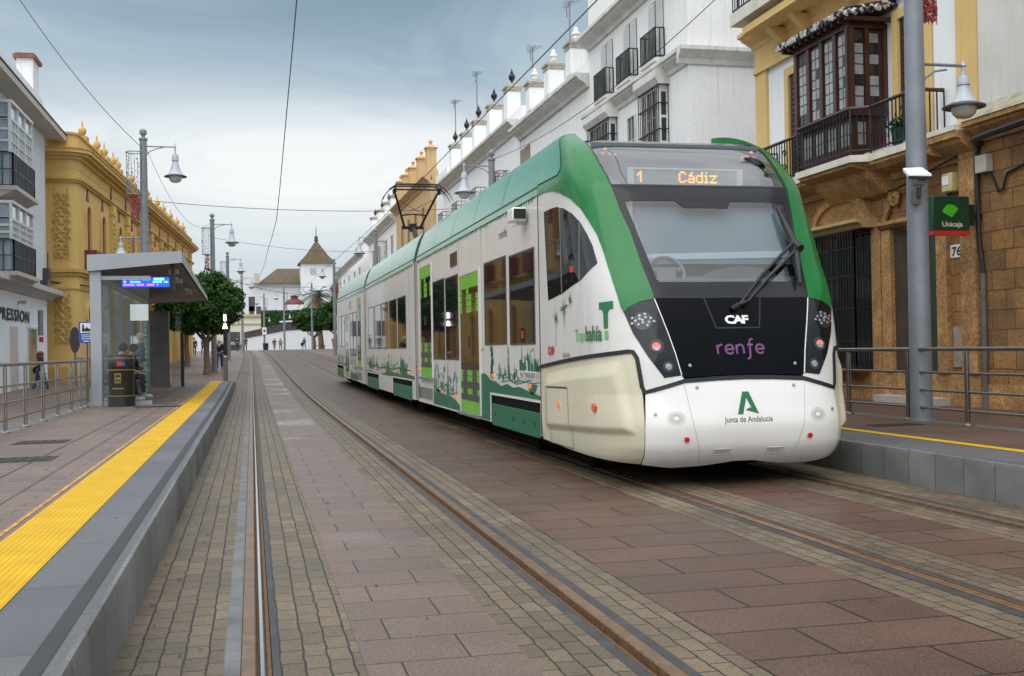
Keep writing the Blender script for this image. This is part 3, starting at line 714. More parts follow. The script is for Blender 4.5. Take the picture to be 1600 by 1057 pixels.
mb.build('jacking_slot', mat('slot_shade', (.5, .46, .42), .5), tram)
# lettering on the front: lateral offset u, height v
def front(zc, xc=0.0):
    def f(u, v, d):
        z = zc+v; return tuple(NO(phi_at(xc+u, z), z, d+.006))
    return f
text('CAF', 'lettering', M_whiteink, front(1.617, 0), w=.25, h=.085, parent=tram, bold=.045, spacing=.82)
def strokes(mb, fm, lines, k, w, ox, oy):
    for ln in lines:
        P_ = [Vector((ox+a*k*1.1, oy+b*k, 0)) for a, b in ln]; A_s, B_s = [], []
        for i in range(len(P_)):
            t = (P_[min(i+1, len(P_)-1)]-P_[max(i-1, 0)]).normalized(); n_ = Vector((-t.y, t.x, 0))*w/2; A_s.append(P_[i]+n_); B_s.append(P_[i]-n_)
        for i in range(len(P_)-1): mb.face([fm(q.x, q.y, .003) for q in (B_s[i], B_s[i+1], A_s[i+1], A_s[i])])
e_ = [(.02, .5), (.45, .5), (.88, .5)]+[(.45+.43*math.cos(R(a)), .5+.48*math.sin(R(a))) for a in range(0, 325, 18)]
GL = [([[(0, 0), (0, 1)], [(0, .62), (.12, .85), (.3, .97), (.55, 1.0)]], .82), ([e_], 1.2), ([[(0, 0), (0, 1)], [(0, .66), (.14, .88), (.38, .99), (.6, .93), (.72, .7), (.73, 0)]], 1.05), ([[(.78, 1.5), (.62, 1.58), (.46, 1.5), (.38, 1.2), (.36, .6), (.34, 0), (.28, -.4), (.12, -.56), (-.02, -.5)], [(.1, .95), (.72, .95)]], .98), ([e_], .9)]
mb = MB(); k_ = .09; x_ = -.245
for g_, adv in GL: strokes(mb, front(1.33), g_, k_, .02, x_, -.05); x_ += adv*k_*1.1
mb.build('lettering', M_purple, tram, smooth=0)
text('Junta de Andalucía', 'lettering', M_ink, front(.645, -.01), w=.5, h=.072, parent=tram, bold=.006)
mb = MB()
fj = front(.80, -.012)
def flat(mb, poly, fm, d=.003, m=0):
    mb.face([fm(u, v, d) for u, v in poly], m)
flat(mb, [(-.105, -.10), (-.035, .115), (.03, .115), (.05, .055), (.0, .06), (-.05, -.10)], fj); flat(mb, [(-.002, .06), (.032, .11), (.115, -.10), (.05, -.055)], fj); flat(mb, [(-.02, -.06), (.03, -.035), (.06, -.05), (.112, -.098), (.05, -.08)], fj, .0035)
mb.build('emblem', M_jg, tram, smooth=0)
# cab side windows with their mullions
cw = [(-1.4196,2.947),(-1.2732,2.95),(-1.1503,2.938),(-1.0374,2.887),(-.945,2.798),(-.8841,2.682),(-.8483,2.544),(-.8248,2.403),(-.8143,2.221),(-.9557,2.068),(-1.1813,1.965),(-1.4056,1.915)]
for s_ in (0, 1):
    mb = MB(); npatch(mb, cw if s_ == 0 else mir(cw), .004, .01); cwo = mb.build('cab_window', M_tint, tram, smooth=38); sg_ = 1 if s_ == 0 else -1
    mb = MB(); ribbon(mb, [(sg_*-1.10, 2.91), (sg_*-1.185, 1.97)], .016, .008); ribbon(mb, [(sg_*-.888, 2.685), (sg_*-.965, 2.07)], .012, .008); mb.build('mullion', M_alu, cwo)
    if s_ == 0:
        mb = MB(); q = [(-1.045, 2.24), (-1.005, 2.24), (-1.01, 2.17), (-1.05, 2.17)]; npatch(mb, q, .007, .003); mb.build('sticker', M_redink, cwo)
# hatch and markers on the cream panel
mb = MB()
hq = [(-1.43, .925), (-1.14, .94), (-1.14, .285), (-1.43, .285), (-1.43, .925)]
for a, b in zip(hq, hq[1:]): ribbon(mb, [a, b], .007, lambda: 0) if False else None
def ribo(mb, line, w, of):
    pts = []
    for (a, b), (c, d) in zip(line, line[1:]):
        k = max(1, int(max(abs(c-a)/.03, abs(d-b)/.03))); pts += [(a+(c-a)*t/k, b+(d-b)*t/k) for t in range(k)]
    pts.append(line[-1])
    for a, b in zip(pts, pts[1:]):
        pa, pb = NO(a[0], a[1], of(*a)+.003), NO(b[0], b[1], of(*b)+.003); N = NN_(*a); t = (pb-pa)
        if t.length < 1e-6: continue
        s__ = t.normalized().cross(N)*w/2; mb.face([pa-s__, pb-s__, pb+s__, pa+s__])
for s_ in (1, -1): ribo(mb, [(s_*p, z) for p, z in hq], .009, lambda p, z: cream_off(p, z))
for s_ in (1, -1): ribo(mb, [(s_*-1.43, .925), (s_*-1.14, .94)], .02, lambda p, z: cream_off(p, z))
mb.build('hatch_seam', mat('seam_shadow_brown', (.10, .085, .06), .7), tram, smooth=0)
mb = MB()
for s_ in (1, -1): disc(mb, s_*-1.245, .747, .03, cream_off(-1.245, .747)+.02, .02, 16)
mb.build_each('side_lamp', M_oglow, tram)
mb = MB()
for s_ in (1, -1): disc(mb, s_*-.912, .764, .05, cream_off(-.912, .764)+.025, .03, 6, r2=.042)
mb.build_each('side_marker', M_orange, tram)

# ---- side coordinates: y along the tram, z up, d outwards
def SX(s_, d): return XC+s_*(1.325+d)
def dz_(x, y, z): return (x, y, z+zg(y))
def panel(mb, s_, y0, y1, z0, z1, d, t=.012, m=0): mb.box(SX(s_, d-t), SX(s_, d), y0, y1, z0, z1, m)
def poly_side(mb, pts, d, s_=-1, m=0):
    q = [(SX(s_, d), y, z) for y, z in pts]
    mb.face(q if s_ < 0 else q[::-1], m)
prof_body = [(-1.325, .33), (-1.325, 3.2), (-1.2, 3.24), (-.94, 3.66), (.94, 3.66), (1.2, 3.24), (1.325, 3.2), (1.325, .33)]
prof_fair = [(-1.329, 3.19), (-1.318, 3.27), (-1.268, 3.47), (-1.205, 3.66), (-1.12, 3.82), (-1.03, 3.888), (-.96, 3.88), (-.935, 3.80), (-.93, 3.5), (-1.2, 3.2)]
secs = [(12.86, 22.92), (23.38, 33.65), (34.12, 45.0)]
for i, (a, b) in enumerate(secs):
    mb = MB(); mb.ext_y([(XC+x, z) for x, z in prof_body], a, b); mb.build('car_body', M_white, tram, smooth=0, deform=dz_)
    mb = MB()
    for s_ in (1, -1): mb.ext_y([(XC+s_*x, z) for x, z in (prof_fair if s_ > 0 else prof_fair)], a+.01, b)
    mb.build('roof_fairing', M_fairsheen, tram, smooth=30, deform=dz_)
    mb = MB()
    for s_ in (1, -1):
        k = a+.01
        while k < b-.3:
            k += (b-a)/5.02
            pr = [(XC+s_*(x-.003 if x < -.95 else x), z+.003) for x, z in prof_fair[1:7]]
            for (x0, z0), (x1, z1) in zip(pr, pr[1:]): mb.face([(x0, k-.008, z0), (x0, k+.008, z0), (x1, k+.008, z1), (x1, k-.008, z1)])
        pr = prof_fair[1]; x_ = XC+s_*(pr[0]-.004)
        mb.box(x_, x_+s_*.01, a+.02, b-.02, 3.275, 3.295)
    mb.build('fairing_seam', mat('seam_green', (.02, .11, .07), .5), tram, smooth=0, deform=dz_)
for (a, b) in ((22.92, 23.38), (33.65, 34.12)):
    mb = MB()
    for k in range(4):
        y = a+.03+k*(b-a-.06)/4
        mb.ext_y([(XC+x*.99, z) for x, z in [(-1.325, .36), (-1.325, 3.2), (-1.28, 3.5), (-1.21, 3.7), (-1.08, 3.87), (1.08, 3.87), (1.21, 3.7), (1.28, 3.5), (1.325, 3.2), (1.325, .36)]], y, y+(b-a)/4*.6)
        mb.ext_y([(XC+x*.965, z) for x, z in [(-1.325, .36), (-1.325, 3.2), (-1.28, 3.5), (-1.21, 3.7), (-1.08, 3.87), (1.08, 3.87), (1.21, 3.7), (1.28, 3.5), (1.325, 3.2), (1.325, .36)]], y-.005, y+(b-a)/4)
    mb.build('gangway_bellows', mat('bellows_grey', (.035, .037, .04), .7), tram, smooth=0, deform=dz_)
    mb = MB()
    for s_ in (1, -1): mb.box(SX(s_, .0), SX(s_, .03), a-.10, a+.03, .36, 3.2); 
    mb.build('gangway_edge', mat('edge_trim_brown', (.30, .26, .22), .4), tram, smooth=0, deform=dz_)
mb = MB()
mb.ext_y([(XC-1.2, .4), (XC-1.25, 2.6), (XC-1.0, 3.6), (XC+1.0, 3.6), (XC+1.25, 2.6), (XC+1.2, .4)], 45, 46.3); mb.build('rear_cab', M_white, tram, deform=dz_)
mb = MB()
for s_ in (1, -1): mb.box(SX(s_, -.002), SX(s_, .0035), 12.835, 12.865, .34, 3.2)
mb.build_each('panel_gap', M_rubber, tram, smooth=0)
mb = MB()
for s_ in (1, -1):
    for y in (16.25, 18.1, 20.88, 24.1, 33.1, 36.5, 39.2): mb.box(SX(s_, -.002), SX(s_, .002), y-.004, y+.004, .36, 3.18)
mb.build_each('panel_gap', mat('panel_gap_grey', (.22, .21, .2), .6), tram, smooth=0, deform=dz_)
# underframe and wheels
mb = MB(); mb.box(XC-1.15, XC+1.15, 10.75, 46, .2, .36); mb.box(XC-.7, XC+.7, 11.2, 15.8, .1, .22)
for y in (12.2, 14.6, 24.6, 26.4, 30.6, 32.4, 41.5, 43.5):
    mb.box(XC-1.05, XC+1.05, y-.5, y+.5, .12, .3)
mb.build('underframe', M_under, tram, smooth=0, deform=dz_)
for y in (12.2, 14.6, 24.6, 26.4, 30.6, 32.4, 41.5, 43.5):
    for s_ in (1, -1):
        mb = MB(); x = XC+s_*.87; mb.tube([(x-.06, y, .31), (x+.06, y, .31)], .30, 20); mb.build('wheel', M_under, tram, deform=dz_)

def window(s_, y0, y1, z0, z1, parent=tram):
    mb = MB(); panel(mb, s_, y0, y1, z0, z1, .004, .01); w_ = mb.build('window', M_tint, parent, smooth=0, deform=dz_)
    mb = MB(); e = .022
    for q in ((y0-e, y0, z0-e, z1+e), (y1, y1+e, z0-e, z1+e), (y0, y1, z0-e, z0), (y0, y1, z1, z1+e)): panel(mb, s_, *q, .009, .012)
    mb.build('window_frame', mat_frame, w_, smooth=0, deform=dz_)
mat_frame = mat('window_rubber', (.05, .05, .05), .5)
def door(s_, y0, y1, z0, z1):
    yc = (y0+y1)/2; H = z1-z0
    mb = MB(); panel(mb, s_, y0, y1, z0, z1, .006, .02); d_ = mb.build('door', M_tint, tram, smooth=0, deform=dz_)
    mb = MB(); e = .05
    for q in ((y0-e, y0-.005, z0-.02, z1+e), (y1+.005, y1+e, z0-.02, z1+e), (y0-.005, y1+.005, z1+.005, z1+e)): panel(mb, s_, *q, .018, .03)
    mb.build('door_frame', M_white, d_, smooth=0, deform=dz_)
    mb = MB(); g = MB()
    for k in range(2):
        mb = MB(); g = MB()
        a = y0+.02 if k == 0 else yc+.012; b = yc-.012 if k == 0 else y1-.02; w_ = b-a
        zt = z1-.1*H; mt_ = MB(); panel(mt_, s_, a, b, zt, z1, .012, .008); panel(mb, s_, a, b, z0, z0+.085*H, .012, .008)
        n = 4; cw_ = w_/n; rh = .045*H
        for r_ in range(4):
            for c_ in range(n):
                on_ = (c_ in (0, 3)) if r_ % 2 else (c_ in (0, 3) and (r_+k) % 4)
                z_ = zt-(r_+1)*rh
                if on_: panel(mt_, s_, a+c_*cw_+.01, a+(c_+1)*cw_-.01, z_+.006, z_+rh-.006, .012, .008)
        for r_ in range(5):
            for c_ in range(n):
                z_ = z0+.085*H+r_*rh
                if c_ in (0, 3) and r_ not in (0, 2): panel(mb, s_, a+c_*cw_+.008, a+(c_+1)*cw_-.008, z_+.005, z_+rh-.005, .012, .008)
                else: panel(g, s_, a+c_*cw_, a+(c_+1)*cw_, z_, z_+rh, .0095, .006)
        if k: hd_ = MB(); panel(hd_, s_, a+.03, a+.06, z0+.47*H, z0+.55*H, .02, .016); hd_.build('door_handle', M_dkgrey, d_, smooth=0, deform=dz_)
        mt_.build('lime_pattern', M_lime, d_, smooth=0, deform=dz_); mb.build('lime_pattern', M_lime, d_, smooth=0, deform=dz_); g.build('grey_pattern', M_dkgrey, d_, smooth=0, deform=dz_)
    mb = MB(); panel(mb, s_, y0-.05, y1+.05, z0-.05, z0-.008, .06, .09); mb.build('door_step', M_alu, d_, smooth=0, deform=dz_)
for s_ in (-1, 1):
    for y0, y1, z0, z1 in ((13.08,14.38,1.44,2.57),(14.62,16.02,1.45,2.6),(18.2,19.38,1.22,2.6),(19.55,20.78,1.22,2.62),(24.65,26.0,1.44,2.57),(26.25,27.65,1.44,2.57),(27.9,29.25,1.44,2.57),(29.5,31.0,1.44,2.57),(31.25,32.75,1.44,2.57),(36.7,37.75,1.18,2.58),(37.95,39.0,1.18,2.58),(41.5,42.7,1.44,2.57),(42.95,44.1,1.44,2.57),(18.25,18.85,2.79,2.98),(38.6,39.1,2.79,2.98)):
        window(s_, y0, y1, z0, z1)
    door(s_, 16.45, 18.02, .38, 2.55); door(s_, 20.98, 22.42, .85, 3.0); door(s_, 34.9, 36.28, .85, 3.0); door(s_, 39.35, 41.2, .38, 2.6)
    # green skirts hung in black recesses
    for y0, y1 in ((12.9, 15.55), (23.8, 27.0), (30.3, 33.2), (42.2, 45)):
        mb = MB(); panel(mb, s_, y0, y1+.12, .34, .72, .003, .01); mb.build('bogie_recess', M_under, tram, smooth=0, deform=dz_)
        mb = MB(); panel(mb, s_, y0, y1, .30, .60, .02, .03)
        mb.build('skirt', M_art, tram, smooth=0, deform=dz_, bevel=.006)
        mb = MB()
        for k in range(5): panel(mb, s_, y0+.2+k*(y1-y0-.4)/4-.012, y0+.2+k*(y1-y0-.4)/4+.012, .43, .48, .023, .006)
        mb.build('skirt_latch', M_under, tram, smooth=0, deform=dz_)
        mb = MB(); panel(mb, s_, y1+.12, y1+.155, .34, .75, .014, .014); panel(mb, s_, y0, y1+.12, .72, .75, .014, .014)
        mb.build('recess_trim', M_front, tram, smooth=0, deform=dz_)
    mb = MB()
    for y in (13.35, 15.5, 18.55, 19.85, 22.62, 24.3, 26.6, 28.9, 31.0, 33.1): z_ = .93 if y in (13.35, 15.5) else .62 if 18 < y < 20.5 else .86
    for y, z_ in ((13.35,.90),(15.5,.99),(18.55,.60),(19.9,.62),(22.65,.98),(24.3,.88),(26.6,.86),(28.9,.86),(31.0,.86),(33.1,.9),(36.5,.95)):
        x = SX(s_, .0); mb.tube([(x, y, z_), (x+s_*.012, y, z_), (x+s_*.028, y, z_)], [.032, .032, .022], 12)
    mb.build_each('side_lamp', M_oglow, tram, deform=dz_)
    mb = MB(); panel(mb, s_, 21.0, 22.4, .42, .64, .012, .02); panel(mb, s_, 34.95, 36.25, .42, .64, .012, .02); mb.build_each('fold_step', M_alu, tram, smooth=0, deform=dz_)
# livery drawing on the left side: waves and a skyline of towers, domes and masts
M1, M2 = MB(), MB()
D_ = .0025
def wave(y_a, y_b, base, tops):
    n = len(tops); pts = [(y_a+(y_b-y_a)*i/(n-1), t) for i, t in enumerate(tops)]
    for (a, ta), (b, tb) in zip(pts, pts[1:]): poly_side(M1, [(a, base), (b, base), (b, tb), (a, ta)], D_)
wave(16.38, 15.72, .34, [1.0, 1.02, .99, .93]); wave(15.72, 12.87, .75, [.93, .915, .86, .90, .86, .88, .85, .83, .80])
wave(20.92, 18.2, .36, [.60, .66, .64, .58, .60, .57, .53, .45]); wave(22.9, 22.5, .4, [.75, .6]); wave(29.6, 23.42, .74, [.76, .80, .93, .84, .88, .82, .86, .84, .82]); 
wave(33.6, 30.0, .74, [.78, .8, .77, .76]); wave(39.3, 36.4, .36, [.5, .62, .55, .6, .52]); wave(45, 41.3, .74, [.8, .84, .8, .86])
def tower(y, z0, z1, w, m=None, knobs=3):
    """ragged drawn tower seen side-on"""
    m = M1 if m is None else m; h = z1-z0
    for k in range(knobs):
        a, b = z0+h*k/knobs, z0+h*(k+1)/knobs; wk = w*(1-.28*k)
        poly_side(m, [(y+wk/2, a), (y-wk/2, a), (y-wk*.42, b), (y+wk*.42, b)], D_)
        poly_side(m, [(y+wk*.62, b-.02), (y-wk*.62, b-.02), (y-wk*.55, b), (y+wk*.55, b)], D_+.0004)
    poly_side(m, [(y+w*.12, z1), (y-w*.12, z1), (y, z1+h*.25)], D_)
def dome(y, z, r_, m=None):
    m = M1 if m is None else m
    poly_side(m, [(y+r_*math.cos(a*PI/10), z+r_*1.15*math.sin(a*PI/10)) for a in range(11)], D_)
    poly_side(m, [(y+.012, z+r_*1.1), (y-.012, z+r_*1.1), (y, z+r_*1.1+.10)], D_)
def line(pts, w=.012, m=None):
    m = M1 if m is None else m
    for (a, za), (b, zb) in zip(pts, pts[1:]):
        l_ = math.hypot(b-a, zb-za) or 1; nx_, nz_ = -(zb-za)/l_*w/2, (b-a)/l_*w/2
        q = [(a+nx_, za+nz_), (b+nx_, zb+nz_), (b-nx_, zb-nz_), (a-nx_, za-nz_)]
        ar = sum(q[i][0]*q[(i+1) % 4][1]-q[(i+1) % 4][0]*q[i][1] for i in range(4))
        poly_side(m, q if ar < 0 else q[::-1], D_)
tower(15.62, .95, 1.33, .20, knobs=4)
for k in range(9): dome(15.62+random.uniform(-.1, .1), 1.02+.04*k, random.uniform(.035, .075))
tower(15.1, 1.0, 1.16, .07); tower(14.55, .98, 1.33, .09, knobs=4); line([(14.62, .97), (14.6, 1.3), (14.55, 1.42), (14.5, 1.3), (14.48, .97)], .01)
tower(14.2, .95, 1.12, .06); tower(13.78, 1.1, 1.36, .07); tower(13.62, 1.1, 1.26, .12); dome(13.48, 1.22, .07); dome(13.36, 1.16, .13, M2); tower(13.12, 1.1, 1.3, .05)
for y, h in ((13.85, .14), (13.7, .1), (13.4, .13), (13.25, .09), (13.1, .15), (13.0, .1), (12.93, .07)): poly_side(M1, [(y+.07, 1.09), (y-.05, 1.09), (y-.05, 1.09+h), (y+.07, 1.09+h)], D_+.0003)
poly_side(M1, [(13.45, .86), (13.28, .80), (13.1, .84), (13.0, .93), (13.5, .93)], D_)
for pts in ([(15.3, 1.02), (14.9, .97), (14.6, .98), (14.2, .93), (13.8, .96), (13.2, .94), (12.9, .96)], [(15.0, .92), (14.5, .95), (14.1, .91), (13.6, .95)], [(15.2, 1.1), (15.05, 1.0), (14.8, 1.03), (14.7, .99)], [(14.35, .96), (14.3, 1.02), (14.1, 1.0)]): line(pts, .014)
for y, z_ in ((16.25, 1.38), (13.2, 1.36), (12.98, 1.22)): line([(y+.1, z_-.05), (y+.06, z_), (y+.03, z_-.03), (y-.02, z_+.02), (y-.06, z_-.03)], .012)
for y, h, w_ in ((20.75, .42, .12), (20.6, .5, .1), (20.35, .5, .1), (19.9, .3, .05), (19.72, .45, .05), (19.3, .5, .16), (19.05, .28, .06), (18.75, .3, .08), (18.5, .5, .06)): tower(y, .6, .6+h*.95, w_, knobs=3)
line([(20.85, .62), (20.7, 1.0), (20.5, 1.1), (20.2, .9), (20.0, .62)], .05, M2); line([(20.9, .68), (20.3, .62), (19.6, .66), (19.0, .6), (18.4, .66)], .02)
for y, h, w_ in ((33.2, .3, .2), (32.6, .4, .35), (31.5, .45, .25), (30.6, .3, .15), (29.9, .2, .1), (28.9, .25, .15), (27.9, .5, .18), (26.7, .4, .1), (25.6, .45, .4), (25.1, .4, .25), (24.7, .25, .3), (38.9, .4, .3), (38.2, .5, .2), (37.3, .35, .3), (43.8, .4, .3), (42.6, .3, .4), (44.6, .3, .2)): tower(y, .84, .84+h*.8, w_, knobs=3)
line([(33.3, .95), (32, .9), (31, .97), (30, .9), (28.5, .95), (27, .92), (26, .97), (24, .93)], .03)
rdl = random.Random(21)
def blob(y, z, r_, m=None):
    n = 9; poly_side(M1 if m is None else m, [(y+r_*rdl.uniform(.6, 1.2)*math.cos(2*PI*k/n), z+r_*rdl.uniform(.6, 1.2)*math.sin(2*PI*k/n)) for k in range(n)], D_+.0002*rdl.random())
for y0, y1, z0, z1, n in ((20.85, 18.3, .62, 1.1, 34), (33.4, 30.2, .84, 1.2, 36), (29.5, 24.2, .86, 1.25, 60), (39.2, 36.5, .6, 1.0, 20), (44.8, 41.5, .86, 1.2, 20), (15.5, 12.95, .97, 1.12, 18)):
    for k in range(n): blob(rdl.uniform(y1, y0), z0+(z1-z0)*rdl.random()**1.8, rdl.uniform(.025, .075), M1 if rdl.random() < .7 else M2)
    for k in range(n//3):
        y = rdl.uniform(y1+.2, y0-.2); z = z0+(z1-z0)*.5*rdl.random(); line([(y+.2, z), (y+.08, z+.06*rdl.random()), (y-.06, z-.03), (y-.2, z+.04)], .016)
for y, h, w_ in ((25.4, .34, .34), (32.2, .3, .3), (28.2, .26, .22)):
    poly_side(M1, [(y+w_, .86), (y-w_, .86), (y-w_*.9, .86+h*.5), (y-w_*.3, .86+h), (y+w_*.2, .86+h*.8), (y+w_*.8, .86+h*.6)], D_+.0005)
def by_car(src, mt):
    for a, b in ((12.8, 16.42), (16.42, 23.3), (23.3, 34), (34, 41.25), (41.25, 46)):
        q = MB()
        for f in src.f:
            ym = sum(src.v[i][1] for i in f)/len(f)
            if a <= ym < b: q.face([src.v[i] for i in f])
        if q.f: q.build('livery_drawing', mt, tram, smooth=0, deform=dz_)
by_car(M1, M_art); by_car(M2, M_artl)
for a, b in secs:      # green paint running down below the roof fairing
    q = MB(); y = a+.1
    while y < b-.15:
        w_ = rdl.uniform(.03, .09); poly_side(q, [(y+w_, 3.185), (y, 3.185), (y+w_*.3, 3.185-rdl.uniform(.02, .09)), (y+w_*.7, 3.185-rdl.uniform(.02, .06))][::-1][::-1], .003); y += w_*rdl.uniform(1.0, 1.7)
    q.box(SX(-1, -.002), SX(-1, .003), a+.02, b-.02, 3.17, 3.192); q.build('drip_edge', M_fairsheen, tram, smooth=0, deform=dz_)
def side(yc, zc, d=0.0): return lambda u, v, t: (SX(-1, t+d+.002), yc-u, zc+v)
mb = MB(); panel(mb, -1, 12.98, 13.88, .985, 1.085, .004, .006); mb.build('number_plate', M_front, tram, smooth=0)
text('96 719001007-5', 'lettering', M_ink, side(13.43, 1.035, .003), w=.86, h=.07, parent=tram)
text('renfe', 'lettering', M_purple, side(14.75, 2.93), w=.5, h=.13, parent=tram)
text('Junta de Andalucía', 'lettering', M_ink, side(13.95, 2.95), w=.4, h=.03, parent=tram); text('A', 'lettering', M_jg, side(13.72, 3.0), w=.1, h=.1, parent=tram, bold=.03)
mb = MB(); panel(mb, -1, 13.66, 13.76, 1.50, 1.59, .008, .006); mb.build('sticker', M_redink, tram, smooth=0)
def cabs(pc, zc):
    yc = NP(pc, zc).y
    def f(u, v, d):
        # walk along the curved side by arc length
        z = zc+v; tgt = yc-u; lo, hi = -PI/2, -.3
        for _ in range(30):
            m_ = (lo+hi)/2
            if NP(m_, z).y > tgt: lo = m_
            else: hi = m_
        return tuple(NO((lo+hi)/2, z, d+.009))
    return f
M_tl = mat('pale_green_lettering', (.12, .42, .10), .4)
fT = cabs(-.95, 1.50)
text('Tram', 'lettering', M_tl, cabs(-1.005, 1.495), w=.36, h=.13, parent=tram); text('bahía', 'lettering', M_jg, cabs(-.905, 1.51), w=.38, h=.16, parent=tram, bold=.02)
fT = cabs(-.808, 1.65); mb = MB()
npatch(mb, [(-.8505, 1.745), (-.8465, 1.815), (-.768, 1.823), (-.7725, 1.748), (-.795, 1.742), (-.805, 1.70), (-.812, 1.557), (-.835, 1.553), (-.829, 1.70), (-.832, 1.74)], .005, .004, dp=.012, dz=.03)
mb.build('emblem', M_jg, tram); mb = MB(); npatch(mb, [(-.833, 1.527), (-.8125, 1.532), (-.8165, 1.449), (-.837, 1.444)], .005, .004, dp=.012, dz=.03); mb.build('emblem', M_tl, tram)
text('CAF', 'lettering', M_redink, cabs(-1.38, 1.34), w=.27, h=.10, parent=tram, bold=.04, spacing=.82); text('38.540', 'lettering', M_ink, cabs(-1.17, 1.29), w=.26, h=.05, parent=tram)
mb = MB(); fS = cabs(-1.19, 1.72)
def star(cx, cz, r_, n, w_=.008):
    for k in range(n):
        a = 2*PI*k/n+.2; ln = r_*(.6+.4*((k*7) % 5)/4); c_, s__ = math.cos(a), math.sin(a)
        flat(mb, [(cx-s__*w_, cz+c_*w_), (cx+s__*w_, cz-c_*w_), (cx+c_*ln, cz+s__*ln)], fS)
star(-.28, -.02, .17, 10); star(.05, .08, .22, 9); star(.30, .16, .12, 10)
for q in ([(-.29, -.02), (-.275, -.02), (-.30, -.33), (-.31, -.33)], [(.045, .08), (.06, .08), (.055, -.12), (.045, -.12)], [(-.1, .07), (.2, .12), (.2, .10), (-.1, .055)]): flat(mb, q, fS)
mb.build('livery_drawing', M_art, tram, smooth=0)
# white side camera
mb = MB(); x = SX(-1, 0); mb.tube([(x+.02, 13.5, 2.97), (x-.10, 13.5, 2.97)], .07, 16); mb.box(x-.2, x-.02, 13.32, 13.62, 2.93, 3.1); sc_ = mb.build('side_camera', M_front, tram, bevel=.02)
mb = MB(); mb.box(x-.185, x-.035, 13.30, 13.318, 2.96, 3.08); mb.build('camera_lens', M_rubber, sc_, smooth=0)
# pantograph at the back of the middle car, arms reaching forward and up to the wire
yp = 31.7; ht = 6.08; zb = 3.7
pg = MB(); M_pan = mat('pantograph_black', (.014, .013, .014), .5, metal=.3)
pg.box(XC-.75, XC+.75, yp-1.6, yp+1.4, zb-.02, zb+.12); pg.build('pantograph_base', M_pan, tram, smooth=0)
pg = MB(); pg.tube([(XC, yp-1.2, 3.85), (XC, yp+1.0, 5.02)], .075, 8); pg.box(XC-.10, XC+.10, yp+.8, yp+1.05, 4.85, 5.08); pg.tube([(XC-.3, yp+1, 4.98), (XC+.3, yp+1, 4.98)], .05, 8)
for s_ in (-1, 1): pg.tube([(XC+s_*.24, yp+1, 5.0), (XC+s_*.64, yp+.05, 5.93)], .034, 6)
pg.tube([(XC-.36, yp+.7, 5.30), (XC, yp+.7, 5.34), (XC+.36, yp+.7, 5.30)], .022, 6); pg.tube([(XC-.33, yp+.72, 5.3), (XC+.5, yp+.3, 5.7)], .008, 5); pg.tube([(XC+.33, yp+.72, 5.3), (XC-.5, yp+.3, 5.7)], .008, 5)
pg.build('pantograph_arm', M_pan, tram)
pg = MB()
for dy in (-.2, .2):
    pg.tube([(XC-1.0, yp+dy, 5.62), (XC-.93, yp+dy, 5.77), (XC-.78, yp+dy, 5.95), (XC-.6, yp+dy, ht-.01), (XC-.3, yp+dy, ht), (XC+.3, yp+dy, ht), (XC+.6, yp+dy, ht-.01), (XC+.78, yp+dy, 5.95), (XC+.93, yp+dy, 5.77), (XC+1.0, yp+dy, 5.62)], [.008, .012, .016, .024, .028, .028, .024, .016, .012, .008], 6)
for s_ in (-1, 1): pg.tube([(XC+s_*.64, yp-.25, 5.95), (XC+s_*.64, yp+.25, 5.95)], .035, 6); pg.box(XC+s_*.64-.04, XC+s_*.64+.04, yp-.05, yp+.1, 5.82, 5.95)
pg.box(XC-.66, XC+.66, yp-.03, yp+.03, 5.93, 5.97)
pg.build('pantograph_head', M_pan, tram)
# ------------------------------------------------------------------ buildings: helpers in facade coordinates (u along, d outwards, z up)
def frame_of(ox, oy, ang, flip):
    """facade starting at (ox,oy), running at ang from the +y axis; flip=-1: looks towards -x, +1: towards +x"""
    ux, uy = math.sin(ang), math.cos(ang); nx_, ny_ = (-uy, ux) if flip < 0 else (uy, -ux)
    return lambda u, d, z: (ox+ux*u+nx_*d, oy+uy*u+ny_*d, z)
FR = frame_of(11, 0, 0, -1)
M_wall = mat('white_plaster', (.76, .755, .745), .85, var=.05, vs=.8, streak=.42, scol=(.40, .38, .34), fine=.06, fs=25, bump=.15, bs=12)
M_wall2 = mat('white_plaster_cool', (.78, .785, .80), .85, var=.04, vs=.6, streak=.34, scol=(.45, .44, .42), bump=.12, bs=12)
M_trim = mat('weathered_moulding', (.60, .585, .545), .85, var=.15, vs=1.5, streak=.55, scol=(.16, .155, .13), bump=.2, bs=20)
M_ytrim = mat('ochre_plaster', (.66, .45, .18), .85, var=.07, vs=1.2, streak=.2, scol=(.35, .24, .10), bump=.1, bs=15)
M_cap = mat('stone_cap_lichen', (.33, .30, .22), .9, var=.35, vs=6, bump=.3, bs=30)
M_iron2 = mat('black_iron', (.018, .017, .018), .5, metal=.3, var=.2)
M_wood = mat('brown_wood', (.052, .016, .009), .38, var=.3, vs=3, fine=.15, fs=30, coat=.15)
M_shut = mat('dark_shutter', (.05, .02, .014), .5, var=.25, vs=3)
M_glass = glossy_glass('window_glass', (.02, .024, .028), .05, .5)
M_pale = mat('pane_with_curtain', (.26, .285, .28), .12, var=.3, vs=3, coat=.3)
M_wshut = mat('white_shutter', (.60, .61, .60), .6, var=.06)
M_stone = brick('sandstone_blocks', 'yzx', .52, .30, (.40, .202, .068), (.23, .12, .045), (.14, .078, .035), mortar=.010, warp=.022, wsc=3, speck=.5, rough=.9, rv=.05, bump=1.0, patch=.55, off=.37, pit=.55, grain=45)
M_stone2 = mat('carved_sandstone', (.38, .20, .075), .9, var=.3, vs=3, fine=.35, fs=25, bump=.6, bs=18, streak=.4, scol=(.12, .075, .04))
